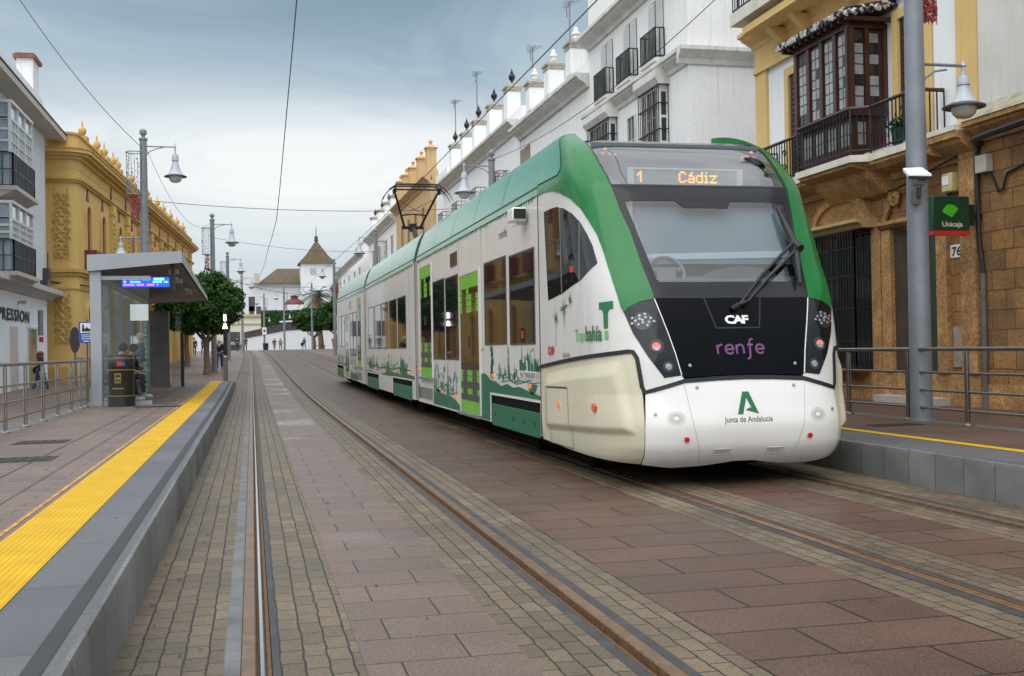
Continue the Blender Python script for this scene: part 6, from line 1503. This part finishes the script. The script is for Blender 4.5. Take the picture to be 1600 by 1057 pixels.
mb = MB(); mb.face([(-2.42, 36, .45), (-2.12, 36, .45), (-2.12, 36, 2.7), (-2.42, 36, 2.7)]); mb.build('end_glass', M_clear, SH, smooth=0)
mb = MB(); mb.box(-2.14, -2.04, 35.95, 36.06, PH, 2.05); mb.build('black_post', M_blk, SH, smooth=0)
mb = MB(); mb.box(-3.12, -2.72, 25.2, 31.5, .74, .79)
for y in (25.6, 28.3, 31): mb.box(-3.0, -2.9, y-.04, y+.04, PH, .74)
mb.build('bench', M_steel, SH, smooth=0)
DS = thing('departure_display', 'lit blue departure display hanging under the shelter roof', 'display', (-2.14, 24.6, 2.8))
mb = MB(); mb.box(-2.64, -1.64, 24.62, 24.78, 2.77, 3.03); mb.box(-1.64, -1.56, 24.64, 24.76, 2.72, 3.28); mb.build('display_case', M_blk, DS, smooth=0)
mb = MB(); mb.box(-2.61, -1.67, 24.61, 24.619, 2.80, 3.0); mb.build('screen', emis('screen_blue', (.01, .05, .8), 2.2), DS, smooth=0)
mb = MB(); mg = MB(); mr = MB(); rd = random.Random(4)
def dashes(m_, z, h_, x0, x1, p=.75):
    x = x0
    while x < x1:
        w = rd.uniform(.012, .05)
        if rd.random() < p: m_.box(x, min(x+w, x1), 24.600, 24.609, z, z+h_)
        x += w+rd.uniform(.006, .014)
dashes(mb, 2.94, .045, -2.58, -2.3); dashes(mb, 2.94, .045, -2.2, -2.05); dashes(mb, 2.94, .045, -1.98, -1.75); dashes(mb, 2.885, .035, -2.0, -1.7); dashes(mg, 2.885, .035, -2.58, -2.25, .95); dashes(mr, 2.825, .035, -2.59, -1.9, .85)
mb.build('screen_text', emis('screen_cyan', (.15, .9, 1), 3), DS, smooth=0); mg.build('screen_text', emis('screen_green', (.1, 1, .2), 2.5), DS, smooth=0); mr.build('screen_text', emis('screen_pink', (1, .12, .35), 2.5), DS, smooth=0)
# litter bin
LBN = thing('litter_bin', 'round black litter bin with gold bands in front of the shelter post', 'litter bin', (-2.6, 24.1, PH))
M_bin = mat('bin_black', (.012, .012, .013), .35, var=.1, coat=.3); M_gold = mat('gold_paint', (.24, .15, .03), .4, var=.2)
mb = MB(); mb.lathe([(.27, 0), (.27, .2), (.25, .21), (.255, .75), (.265, .77), (.265, .98), (.25, 1.02), (.20, 1.05), (.02, 1.06)], (-2.6, 24.1, PH), 28); mb.build('barrel', M_bin, LBN)
mb = MB()
for z in (.21, .74, .97): mb.lathe([(.258, z), (.272, z), (.272, z+.018), (.258, z+.018)], (-2.6, 24.1, PH), 28)
mb.build('gold_band', M_gold, LBN)
def onbin(u, v, d):
    a = u/.255-.12; return (-2.6+(.256+d)*math.sin(a), 24.1-(.256+d)*math.cos(a), PH+v)
def gridp(mb, u0, u1, v0, v1, d):
    for k in range(6):
        a, b = u0+(u1-u0)*k/6, u0+(u1-u0)*(k+1)/6; mb.face([onbin(a, v0, d), onbin(b, v0, d), onbin(b, v1, d), onbin(a, v1, d)])
mb = MB(); gridp(mb, -.08, .05, .48, .68, .004); gridp(mb, -.13, .10, .36, .385, .004); mb.build('gold_emblem', M_gold, LBN, smooth=0)
mb = MB(); gridp(mb, -.06, .03, .60, .65, .006); gridp(mb, -.06, .03, .52, .55, .006); mb.build('emblem_shade', M_bin, LBN, smooth=0)
mb = MB(); gridp(mb, -.02, .06, .83, .92, .014); mb.build('sticker', M_redink, LBN, smooth=0); mb = MB(); gridp(mb, .06, .13, .83, .9, .014); mb.build('sticker', mat('blue_sticker', (.02, .08, .4), .5), LBN, smooth=0)
# lit signal post at the platform end
SP = thing('light_bollard', 'slim post with lit white lamps at the far end of the platform', 'light post', (-.98, 44, zg(44)))
zb_ = zg(44); mb = MB(); mb.tube([(-.98, 44, zb_), (-.98, 44, 1.25)], .085, 14); mb.tube([(-.98, 44, 1.25), (-.98, 44, 1.3)], [.085, .04], 14); mb.build('steel_base', M_steel, SP)
mb = MB(); mb.tube([(-.98, 44.15, zb_), (-.98, 44.15, 2.9)], .075, 12); mb.box(-1.08, -.88, 44.05, 44.2, 2.3, 2.95); mb.build('black_post', M_blk, SP, smooth=0)
mb = MB(); mb.box(-1.02, -.94, 44.02, 44.05, 2.62, 2.86); mb.ext_y([(-1.07, 2.33), (-.89, 2.33), (-.95, 2.53), (-1.01, 2.53)], 44.02, 44.05); mb.build('white_lamp', emis('white_lamp', (1, 1, 1), 6), SP, smooth=0)
# signs
M_blue = mat('sign_blue', (.012, .075, .38), .4, var=.05)
BS = thing('blue_sign', 'blue sign with white pictogram on a thin post behind the shelter', 'sign', (-3.66, 27, 0))
mb = MB(); mb.tube([(-3.66, 27.05, 0), (-3.66, 27.05, 2.2)], .03, 8); mb.build('post', M_steel, BS)
mb = MB(); mb.box(-3.82, -3.50, 26.99, 27.02, 1.67, 2.15); mb.build('plate', M_blue, BS, smooth=0)
mb = MB(); mb.box(-3.78, -3.54, 26.98, 26.99, 1.90, 2.12)
for z in (1.845, 1.80, 1.755): mb.box(-3.76, -3.56, 26.98, 26.99, z, z+.014)
mb.box(-3.72, -3.6, 26.98, 26.99, 1.70, 1.72); mb.build('white_panel', M_whiteink, BS, smooth=0)
mb = MB(); mb.ext_y([(-3.75, 1.93), (-3.57, 1.93), (-3.57, 1.99), (-3.62, 2.0), (-3.64, 2.04), (-3.67, 2.0), (-3.70, 1.99), (-3.71, 2.09), (-3.74, 2.09)], 26.972, 26.98); mb.build('pictogram', M_blk, BS, smooth=0)
RS = thing('round_sign', 'round dark traffic sign seen nearly edge on before the ochre corner', 'sign', (-6.07, 42, 0))
mb = MB(); mb.tube([(-6.07, 42, 0), (-6.07, 42, 2.35)], .035, 8); mb.build('post', M_galv, RS)
mb = MB(); q = [( .46*math.cos(a*PI/12), .46*math.sin(a*PI/12)) for a in range(24)]; mb.prism(q, lambda u, v: (-6.07+u*.22, 41.95+u*.97, 1.95+v), lambda u, v: (-6.05+u*.22, 41.95+u*.97-.03, 1.95+v)); mb.build('disc', mat('sign_back_dark', (.03, .03, .035), .5, var=.3, vs=6), RS)
GS = thing('traffic_post', 'grey post with a small red and white traffic sign beside the white shop corner', 'sign', (-8.2, 46.5, 0))
mb = MB(); mb.tube([(-8.05, 47, -.1), (-8.05, 47, 3.2)], .10, 10); mb.build('post', M_galv, GS); mb = MB(); mb.box(-8.12, -7.88, 46.8, 46.86, 1.55, 2.2); mb.build('plate', M_whiteink, GS, smooth=0); mb = MB(); mb.box(-8.08, -7.92, 46.785, 46.8, 1.95, 2.15); mb.build('red_panel', M_redink, GS, smooth=0)
GF = thing('street_grille', 'steel grille fence behind the shelter post in front of the ochre wall', 'fence', (-5.6, 45, 0))
mb = MB()
for k in range(14): mb.tube([(-6.6+k*.16, 46, 0), (-6.6+k*.16, 46, 1.3)], .02, 5)
mb.box(-6.7, -4.4, 45.97, 46.03, 1.26, 1.32); mb.build('bars', M_steel, GF, smooth=0)
# bank sign, number plate, alarm box, junction box, pipes on the sandstone wall
BK = thing('bank_sign', 'square dark green bank sign with a bright green fan and red base', 'sign', (10.42, 15.18, 3.0))
mb = MB(); mb.box(10.10, 10.73, 15.1, 15.26, 3.055, 3.58); mb.build('box', mat('sign_dark_green', (.004, .045, .02), .35, coat=.3), BK, bevel=.008)
mb = MB(); mb.box(10.10, 10.73, 15.095, 15.265, 2.99, 3.053); mb.build('red_base', M_redink, BK, smooth=0)
mb = MB(); mb.box(10.73, 10.84, 15.13, 15.23, 3.14, 3.46); mb.box(10.84, 10.995, 15.15, 15.21, 3.25, 3.32); mb.build('wall_bracket', mat('bracket_green', (.004, .015, .012), .5), BK, smooth=0)
mb = MB()
for k in range(8):
    a0, a1 = R(152-k*13.2), R(152-k*13.2-10.8); c = (10.42, 3.255); r_ = .205-.008*abs(k-3)
    mb.face([(c[0], 15.096, c[1]), (c[0]+r_*math.cos(a1), 15.096, c[1]+r_*math.sin(a1)), (c[0]+r_*1.01*math.cos((a0+a1)/2), 15.096, c[1]+r_*1.01*math.sin((a0+a1)/2)), (c[0]+r_*math.cos(a0), 15.096, c[1]+r_*math.sin(a0))])
mb.build('fan', mat('fan_green', (.07, .50, .015), .4), BK, smooth=0)
text('Unicaja', 'lettering', mat('cream_letters', (.66, .62, .48), .5), lambda u, v, d: (10.43+u, 15.099-d, 3.14+v), w=.35, h=.10, parent=BK, bold=.015)
NPL = thing('number_plate', 'small white house number plate 76 on the sandstone wall', 'number plate', (11, 15.8, 2.8))
mb = MB(); mb.box(10.985, 11.003, 15.64, 15.98, 2.70, 2.91); mb.build('plate', M_whiteink, NPL, bevel=.02)
text('76', 'lettering', M_blk, lambda u, v, d: (10.983-d, 15.81-u, 2.805+v), w=.24, h=.15, parent=NPL, bold=.02)
AB = thing('alarm_box', 'yellowish alarm box with black lens on the sandstone wall above the bank sign', 'alarm', (10.9, 15.8, 3.9))
mb = MB(); mb.box(10.82, 11.0, 15.68, 15.95, 3.74, 4.05); mb.build('case', mat('alarm_cream', (.50, .42, .18), .5, var=.1), AB, bevel=.03)
mb = MB(); mb.box(10.81, 10.822, 15.74, 15.9, 3.86, 4.0); mb.build('label', M_whiteink, AB, smooth=0); mb = MB(); mb.ball((10.86, 15.8, 3.73), .05, 10); mb.build('lens', M_blk, AB)
JB = thing('junction_box', 'small grey cable junction box high on the rough sandstone wall', 'junction box', (10.95, 15.0, 4.05))
mb = MB(); mb.box(10.85, 10.98, 14.85, 15.12, 3.93, 4.2); mb.build('case', mat('box_grey', (.42, .38, .33), .6, var=.15), JB, bevel=.01)
CB = thing('wall_cable', 'black cables and drainpipe running down the sandstone wall', 'cable', (10.93, 15.2, PH))
mb = MB(); mb.tube([(10.93, 15.17, 4.6), (10.92, 15.18, 3.9), (10.93, 15.16, 2.9), (10.92, 15.1, 2.62), (10.93, 15.08, 2.4)], .035, 8); mb.build('cable', M_blk, CB)
mb = MB(); mb.tube([(10.93, 15.08, PH), (10.93, 15.08, 2.4)], .04, 8); mb.build('drainpipe', mat('pipe_grey', (.10, .105, .11), .6, var=.3), CB)
mb = MB(); mb.tube([(10.95, 14.9, 3.95), (10.95, 14.7, 3.6), (10.95, 14.6, 3.62), (10.95, 14.5, 3.85), (10.95, 14.0, 3.95), (10.95, 13.93, 3.8), (10.95, 13.95, 2.6), (10.95, 13.9, 2.2), (10.95, 13.7, 2.0)], .02, 6); mb.tube([(10.9, 15.6, 4.3), (10.7, 16.2, 4.1), (10.9, 17.5, 4.0), (10.9, 18.6, 4.25)], .02, 6); mb.tube([(10.93, 15.1, 4.4), (10.7, 14.9, 4.42), (10.68, 14.6, 4.43), (10.68, 13.2, 4.48)], .055, 8); mb.build('cable', M_blk, CB)
FP = thing('flower_pot', 'dark green flower pot with plants on the balcony beside the door', 'plant pot', (10.6, 16.6, 4.62))
mb = MB(); mb.lathe([(.13, 0), (.17, .26), (.18, .3), (.15, .3)], (10.62, 16.7, 4.62), 14); mb.build('pot', mat('pot_green', (.01, .06, .05), .4), FP)
mb = MB(); rd = random.Random(6)
for k in range(260):
    P_ = Vector((10.62+rd.gauss(0, .1), 16.7+rd.gauss(0, .14), 4.98+rd.gauss(0, .08))); n_ = Vector((rd.gauss(0, 1), rd.gauss(0, 1), 1)).normalized(); t = n_.orthogonal().normalized(); s_ = n_.cross(t); mb.face([P_-t*.05, P_+s_*.025, P_+t*.05, P_-s_*.025])
mb.build('foliage', M_ficus, FP, smooth=0)
# TV aerials on the right-hand roofs
def aerial(x, y, z0, z1, lab, kind=0):
    T_ = thing('roof_aerial', lab, 'aerial', (x, y, z0), 'television aerials on the roofs')
    mb = MB(); mb.tube([(x, y, z0), (x, y, z1)], .03, 6)
    for k in range(6): yy = y-.5+k*.2; mb.tube([(x-.35+.04*k, yy, z1-.1), (x+.35-.04*k, yy, z1-.1)], .015, 4)
    mb.tube([(x, y-.6, z1-.1), (x, y+.6, z1-.1)], .018, 4); mb.tube([(x, y+.4, z1-.1), (x+.1, y+.7, z1+.25)], .02, 4); mb.tube([(x, y+.4, z1-.1), (x+.1, y+.7, z1-.4)], .02, 4); mb.build('mast', M_mesh, T_, smooth=0)
aerial(12, 46.8, 10, 14.4, 'tall thin television aerial with reddish head nearest the corner house'); aerial(12, 59, 10.5, 16.3, 'tall thin television aerial behind the black urns'); aerial(12, 65.5, 11, 16.2, 'farthest thin television aerial over the plain white block'); aerial(12, 41, 10, 14.6, 'triangular braced aerial above the lidded urn posts')
BN = thing('park_bench', 'small bench on the far pavement beside the grey lamp', 'bench', (8.6, 150, GZ))
mb = MB(); mb.box(7.9, 9.5, 149.8, 150.3, GZ+.4, GZ+.5); mb.box(8.0, 8.1, 149.8, 150.3, GZ, GZ+.4); mb.box(9.3, 9.4, 149.8, 150.3, GZ, GZ+.4); mb.box(8.2, 8.3, 150.2, 150.3, GZ+.5, GZ+1.1); mb.build('seat', M_wood, BN, smooth=0)
PL = thing('planter', 'orange terracotta planter on the far pavement near the palm', 'planter', (10.2, 150, GZ)); mb = MB(); mb.ext_y([(10.6, GZ), (12.2, GZ), (12.4, GZ+1.4), (10.4, GZ+1.4)], 150, 151.5); mb.build('box', mat('terracotta', (.35, .10, .04), .8, var=.2), PL, smooth=0)
KB = thing('grey_cabinet', 'grey utility cabinets beside the rear of the tram', 'cabinet', (8.0, 105, zg(105))); mb = MB(); mb.box(8.0, 8.9, 105, 105.6, zg(105), zg(105)+1.9); mb.box(9.0, 9.7, 104, 104.6, zg(105), zg(105)+2.1); mb.build('case', M_sh, KB, bevel=.02)
WB = thing('dark_bin', 'small dark bin at the foot of the far grey lamp', 'litter bin', (1.9, 164, GZ)); mb = MB(); mb.lathe([(.35, 0), (.4, .9), (.42, 1.0), (.3, 1.05)], (1.95, 164, GZ), 12); mb.build('barrel', M_blk, WB)
WP = thing('white_plate', 'small white notice plate fixed to the farthest grey lamp', 'sign', (1.8, 164.8, GZ)); mb = MB(); mb.box(1.5, 2.1, 164.6, 164.7, GZ+2.3, GZ+3.3); mb.build('plate', M_whiteink, WP, smooth=0); mb = MB(); mb.box(1.65, 1.95, 164.58, 164.6, GZ+2.6, GZ+3.0); mb.build('red_mark', M_redink, WP, smooth=0)
# ------------------------------------------------------------------ overhead wires
M_wire = mat('overhead_wire', (.05, .052, .055), .6)
def wire(name, label, path, r_=.012):
    mb = MB(); mb.tube(path, r_, 5); return tag(mb.build(name, M_wire, None), label, 'wire')
wire('contact_wire', 'contact wire running high along the left track', [(.83, 2, 9.6), (.83, 10, 8.55), (.83, 19.8, 7.28), (.83, 24.2, 6.80), (.83, 32.1, 5.95), (.83, 36.5, 5.62), (.83, 45, 5.9), (.83, 52.5, 6.22), (.83, 74, 6.95), (.6, 100, 7.6)], .011)
wire('contact_wire', 'contact wire above the tram roof on the right track', [(XC, y, 6.10+max(0, zg(y)-.03)) for y in range(-6, 150, 3)], .010)
def sag(a, b, s_, n=14): return [(a[0]+(b[0]-a[0])*t/n, a[1]+(b[1]-a[1])*t/n, a[2]+(b[2]-a[2])*t/n-s_*4*(t/n)*(1-t/n)) for t in range(n+1)]
wire('span_wire', 'span wire crossing the street from the lamp behind the shelter', sag((-3.3, 37.7, 6.35), (8.25, 38.2, 6.35), .25), .01)
wire('span_wire', 'span wire crossing the street above the large round tree', sag((-1.9, 60, 7.4), (7.4, 67.8, 7.4), .25), .01)
wire('span_wire', 'farther span wire crossing above the tram rails', sag((-1.7, 88, 6.9), (6.9, 96, 7.0), .3), .012)
wire('slack_cable', 'slack cable rising from the shelter lamp to the upper left', sag((-3.3, 37.7, 8.0), (-6.9, 30, 12.6), .5), .010)
wire('slack_cable', 'slack cable sagging between the first two left lamps', sag((-3.2, 37.7, 8.0), (-1.95, 60, 8.2), 1.1), .007)
wire('slack_cable', 'thin cable slanting across the corner house to the lamp behind the tram', sag((8.3, 38.2, 8.0), (9.8, 21.0, 8.9), .5), .010)
wire('slack_cable', 'dark cable sagging left of the big round tree towards the far roofs', sag((-1.9, 60, 5.6), (7, 96, 6.6), .7), .014)
# ------------------------------------------------------------------ people
def skin(V, E, Rr, sub=1):
    me = bpy.data.meshes.new('t'); me.from_pydata([Vector(v) for v in V], E, []); o = bpy.data.objects.new('t', me); COL.objects.link(o)
    m = o.modifiers.new('s', 'SKIN'); m.use_smooth_shade = True
    sv = me.skin_vertices[0].data
    for i, r_ in enumerate(Rr): sv[i].radius = (r_, r_) if not isinstance(r_, tuple) else r_
    sv[0].use_root = True
    if sub: s2 = o.modifiers.new('u', 'SUBSURF'); s2.levels = sub; s2.render_levels = sub
    dg = bpy.context.evaluated_depsgraph_get(); r2_ = bpy.data.meshes.new_from_object(o.evaluated_get(dg))
    bpy.data.objects.remove(o); bpy.data.meshes.remove(me); return r2_
def finish(me, name, mt, parent, tf):
    for v in me.vertices: v.co = tf @ v.co
    me.materials.clear(); me.materials.append(mt); me.polygons.foreach_set('use_smooth', [True]*len(me.polygons))
    o = bpy.data.objects.new(name, me); COL.objects.link(o); o.parent = parent; WL[o.name] = WL[parent.name]; return o
M_skin = mat('skin', (.50, .29, .20), .6, var=.05); M_eye = mat('eye_dark', (.02, .015, .012), .3)
HM = {'dark': mat('hair_dark', (.015, .010, .008), .6, var=.3, vs=20), 'brown': mat('hair_brown', (.12, .055, .025), .6, var=.3, vs=20), 'grey': mat('hair_grey', (.50, .48, .45), .7, var=.2, vs=20)}
CLM = {}
def cloth(c):
    if c not in CLM: CLM[c] = mat('cloth_%d' % len(CLM), c, .85, var=.18, vs=6, bump=.2, bs=30)
    return CLM[c]
def person(loc, face, pose, top, legs, hair, label, shoe=(.02, .02, .022), H=1.7, longhair=False, bag=None, group=None):
    s_ = H/1.7; P_ = thing('person', label, 'person', loc, group)
    tf = Matrix.Scale(s_, 4) @ Matrix.Rotation(face, 4, 'Z')
    J = {}
    if pose == 'sit':
        hz = .50; lean = .16
        J.update(hip=(0, 0, hz), chest=(0, lean*.6, hz+.34), neck=(0, lean, hz+.56), head=(0, lean+.08, hz+.68))
        for s, k in ((-1, 'l'), (1, 'r')): J.update({'hip'+k: (s*.10, .02, hz), 'kn'+k: (s*.13, .42, hz+.03), 'an'+k: (s*.12, .44+.05*s, .09), 'sh'+k: (s*.18, lean*.9, hz+.48), 'el'+k: (s*.23, lean+.10, hz+.22), 'wr'+k: (s*.10, lean+.30, hz+.18)})
    else:
        w = .28 if pose == 'walk' else .03
        J.update(hip=(0, 0, .92), chest=(0, .02, 1.25), neck=(0, .03, 1.46), head=(0, .05, 1.57))
        for s, k in ((-1, 'l'), (1, 'r')):
            f = w*s; J.update({'hip'+k: (s*.095, 0, .90), 'kn'+k: (s*.10, f*.55+.04, .49), 'an'+k: (s*.095, f, .09+(.05 if f < 0 and pose == 'walk' else 0)), 'sh'+k: (s*.18, .01, 1.40), 'el'+k: (s*.235, -f*.25-.02, 1.12), 'wr'+k: (s*.24, -f*.6+.07, .88)})
            if pose == 'hold': J['wr'+k] = (s*.08, .26, 1.10); J['el'+k] = (s*.25, .02, 1.10)
    V, E, Q = [], [], []
    def add(p, r_, par=None):
        V.append(p); Q.append(r_); i = len(V)-1
        if par is not None: E.append((par, i))
        return i
    A = lambda a, b, t: tuple(a[i]+(b[i]-a[i])*t for i in range(3))
    hip = add(J['hip'], .12); ch = add(J['chest'], .13, hip); nk = add(J['neck'], .055, ch)
    jw = add(A(J['neck'], J['head'], .75), .075, nk); hd = add(J['head'], .098, jw); hx = J['head']
    tp = add((hx[0], hx[1]-.02, hx[2]+.08), .075, hd); add((hx[0], hx[1]+.115, hx[2]-.02), .014, hd)
    for k in 'lr':
        s = -1 if k == 'l' else 1
        h_ = add(J['hip'+k], .09, hip); kn = add(J['kn'+k], .058, h_); an = add(J['an'+k], .038, kn); add((J['an'+k][0], J['an'+k][1]+.15, .045), .032, an)
        sh = add(J['sh'+k], .06, ch); el = add(J['el'+k], .043, sh); wr = add(J['wr'+k], .028, el)
        d = (Vector(J['wr'+k])-Vector(J['el'+k])).normalized(); pm = Vector(J['wr'+k])+d*.07; pl = add(tuple(pm), .026, wr)
        sd = d.cross(Vector((1, 0, 0))).normalized()
        for q in range(4):
            b0 = pm+d*.03+sd*(.027-.018*q); b1 = b0+d*(.032+.006*(q in (1, 2))); b2 = b1+(d*.8-Vector((s, 0, 0))*.6).normalized()*.03
            i0 = add(tuple(b0), .008, pl); i1 = add(tuple(b1), .0078, i0); add(tuple(b2), .0065, i1)
        t0 = Vector(J['wr'+k])+d*.03+sd*.03; i0 = add(tuple(t0), .010, wr); add(tuple(t0+d*.035+sd*.012), .008, i0)
    finish(skin(V, E, Q), 'body', M_skin, P_, tf)
    # clothing grown over the same skeleton
    V, E, Q = [], [], []
    hip = add(A(J['hip'], J['chest'], .12), .145); m_ = add(A(J['hip'], J['chest'], .55), .14, hip); ch = add(J['chest'], .155, m_); add(A(J['chest'], J['neck'], .8), .075, ch)
    for k in 'lr':
        sh = add(J['sh'+k], .078, ch); el = add(J['el'+k], .06, sh); add(A(J['el'+k], J['wr'+k], .95), .045, el)
    finish(skin(V, E, Q), 'jacket', cloth(top), P_, tf)
    V, E, Q = [], [], []
    hip = add((J['hip'][0], J['hip'][1], J['hip'][2]+.04), .135)
    for k in 'lr':
        h_ = add(J['hip'+k], .10, hip); kn = add(J['kn'+k], .072, h_); add(A(J['kn'+k], J['an'+k], .92), .055, kn)
    finish(skin(V, E, Q), 'trousers', cloth(legs), P_, tf)
    off = WL[P_.name]
    def part(mb, name, mt):
        def df(x, y, z): v = tf @ Vector((x, y, z)); return (v.x+off.x, v.y+off.y, v.z+off.z)
        return mb.build(name, mt, P_, deform=df)
    for k in 'lr':
        a = J['an'+k]; mb = MB(); mb.ball((a[0], a[1]+.07, a[2]-.035), .07, 10, sc=(.62, 1.9, .72)); part(mb, 'shoe', cloth(shoe))
    mb = MB(); mb.ball((hx[0], hx[1]-.025, hx[2]+.035), .115, 12, sc=(.95, 1.0, .95))
    if longhair: mb.tube([(hx[0], hx[1]-.07, hx[2]+.05), (hx[0], hx[1]-.10, hx[2]-.08), (hx[0], hx[1]-.09, hx[2]-.22)], [.10, .10, .06], 10)
    part(mb, 'hair', HM[hair])
    mb = MB()
    for s in (-1, 1): mb.ball((hx[0]+s*.032, hx[1]+.092, hx[2]+.005), .012, 6)
    part(mb, 'eye', M_eye)
    if bag: mb = MB(); mb.ball(bag[1], bag[2], 10, sc=(.6, 1, 1.1)); part(mb, 'bag', cloth(bag[0]))
    return P_
DK, NAVY, JEAN, BLK, RED, DEN = (.02, .02, .024), (.02, .03, .07), (.055, .09, .17), (.012, .012, .014), (.32, .015, .02), (.05, .10, .16)
w_ = person((-7.75, 45, 0), R(-60), 'walk', DK, JEAN, 'brown', 'woman in dark jacket and red scarf walking past the white shop', H=1.58, longhair=True, bag=(BLK, (-.26, -.08, .95), .13))
mb = MB(); off = WL[w_.name]; mb.tube([(off.x+.06*math.cos(a*PI/5)+.02, off.y+.06*math.sin(a*PI/5), off.z+1.36) for a in range(10)], .04, 8, closed=True); mb.box(off.x+.06, off.x+.14, off.y-.06, off.y+.03, off.z+1.1, off.z+1.36); mb.build('scarf', cloth((.45, .01, .04)), w_)
person((-3.03, 26.6, PH), R(-90), 'sit', RED, BLK, 'dark', 'seated person in a red jacket behind the litter bin in the shelter', shoe=(.5, .5, .5))
person((-2.98, 28.4, PH), R(-100), 'sit', BLK, BLK, 'dark', 'seated person in black with white trainers leaning forward in the shelter', shoe=(.6, .6, .6))
person((-2.80, 30.2, PH), R(-75), 'stand', DEN, (.22, .26, .30), 'grey', 'grey haired person in a denim jacket standing in the shelter', shoe=(.1, .1, .1), H=1.62, bag=(BLK, (-.27, .05, 1.0), .17))
person((-1.70, 62.5, zg(62.5)), R(175), 'walk', BLK, (.03, .05, .12), 'grey', 'grey haired walker in a black jacket by the lit white post', H=1.72)
person((-4.35, 108, zg(108)), R(160), 'walk', (.03, .06, .22), NAVY, 'dark', 'far walker in a blue jacket behind the round tree trunk')
person((-5.1, 106, zg(106)), R(200), 'stand', DK, DK, 'dark', 'far person in dark clothes next to the blue jacketed walker')
person((-1.55, 128, zg(128)), R(10), 'walk', (.02, .03, .07), NAVY, 'dark', 'taller of two distant walkers where the rails curve away')
person((-.72, 130, zg(130)), R(-10), 'walk', (.03, .02, .03), (.12, .02, .03), 'dark', 'distant walker with dark red trousers where the rails curve away')
person((3.15, 163, GZ), R(185), 'walk', (.02, .02, .04), (.14, .02, .03), 'dark', 'distant walker in a dark coat before the white wall')
person((4.0, 163, GZ), R(170), 'walk', (.16, .20, .15), (.06, .08, .12), 'brown', 'distant walker in a pale green jacket before the white wall')
person((7.1, 158, GZ), R(150), 'walk', (.03, .07, .24), NAVY, 'dark', 'distant walker in a blue coat carrying a dark bag before the white wall', bag=(BLK, (.34, .05, .75), .24))

# fallen leaves lying about the track bed and platform
mb = MB(); rd = random.Random(77)
for k in range(130):
    y = rd.uniform(3.5, 26); x = rd.choice((rd.uniform(-.58, -.1), rd.uniform(-.58, -.3), rd.uniform(.1, 3.3), rd.uniform(-2.8, -.7), rd.uniform(2, 6))); z = (PH+.006 if x < -.62 else .006); a = rd.uniform(0, 6.28); l_ = rd.uniform(.012, .03); c_, s_ = math.cos(a), math.sin(a)
    mb.face([(x-c_*l_, y-s_*l_, z), (x+s_*l_*.4, y-c_*l_*.4, z+.004), (x+c_*l_, y+s_*l_, z+.002), (x-s_*l_*.4, y+c_*l_*.4, z+.006)])
tag(mb.build('fallen_leaves', mat('dry_leaf', (.09, .035, .018), .8, var=.4, vs=10), smooth=0), kind='stuff')
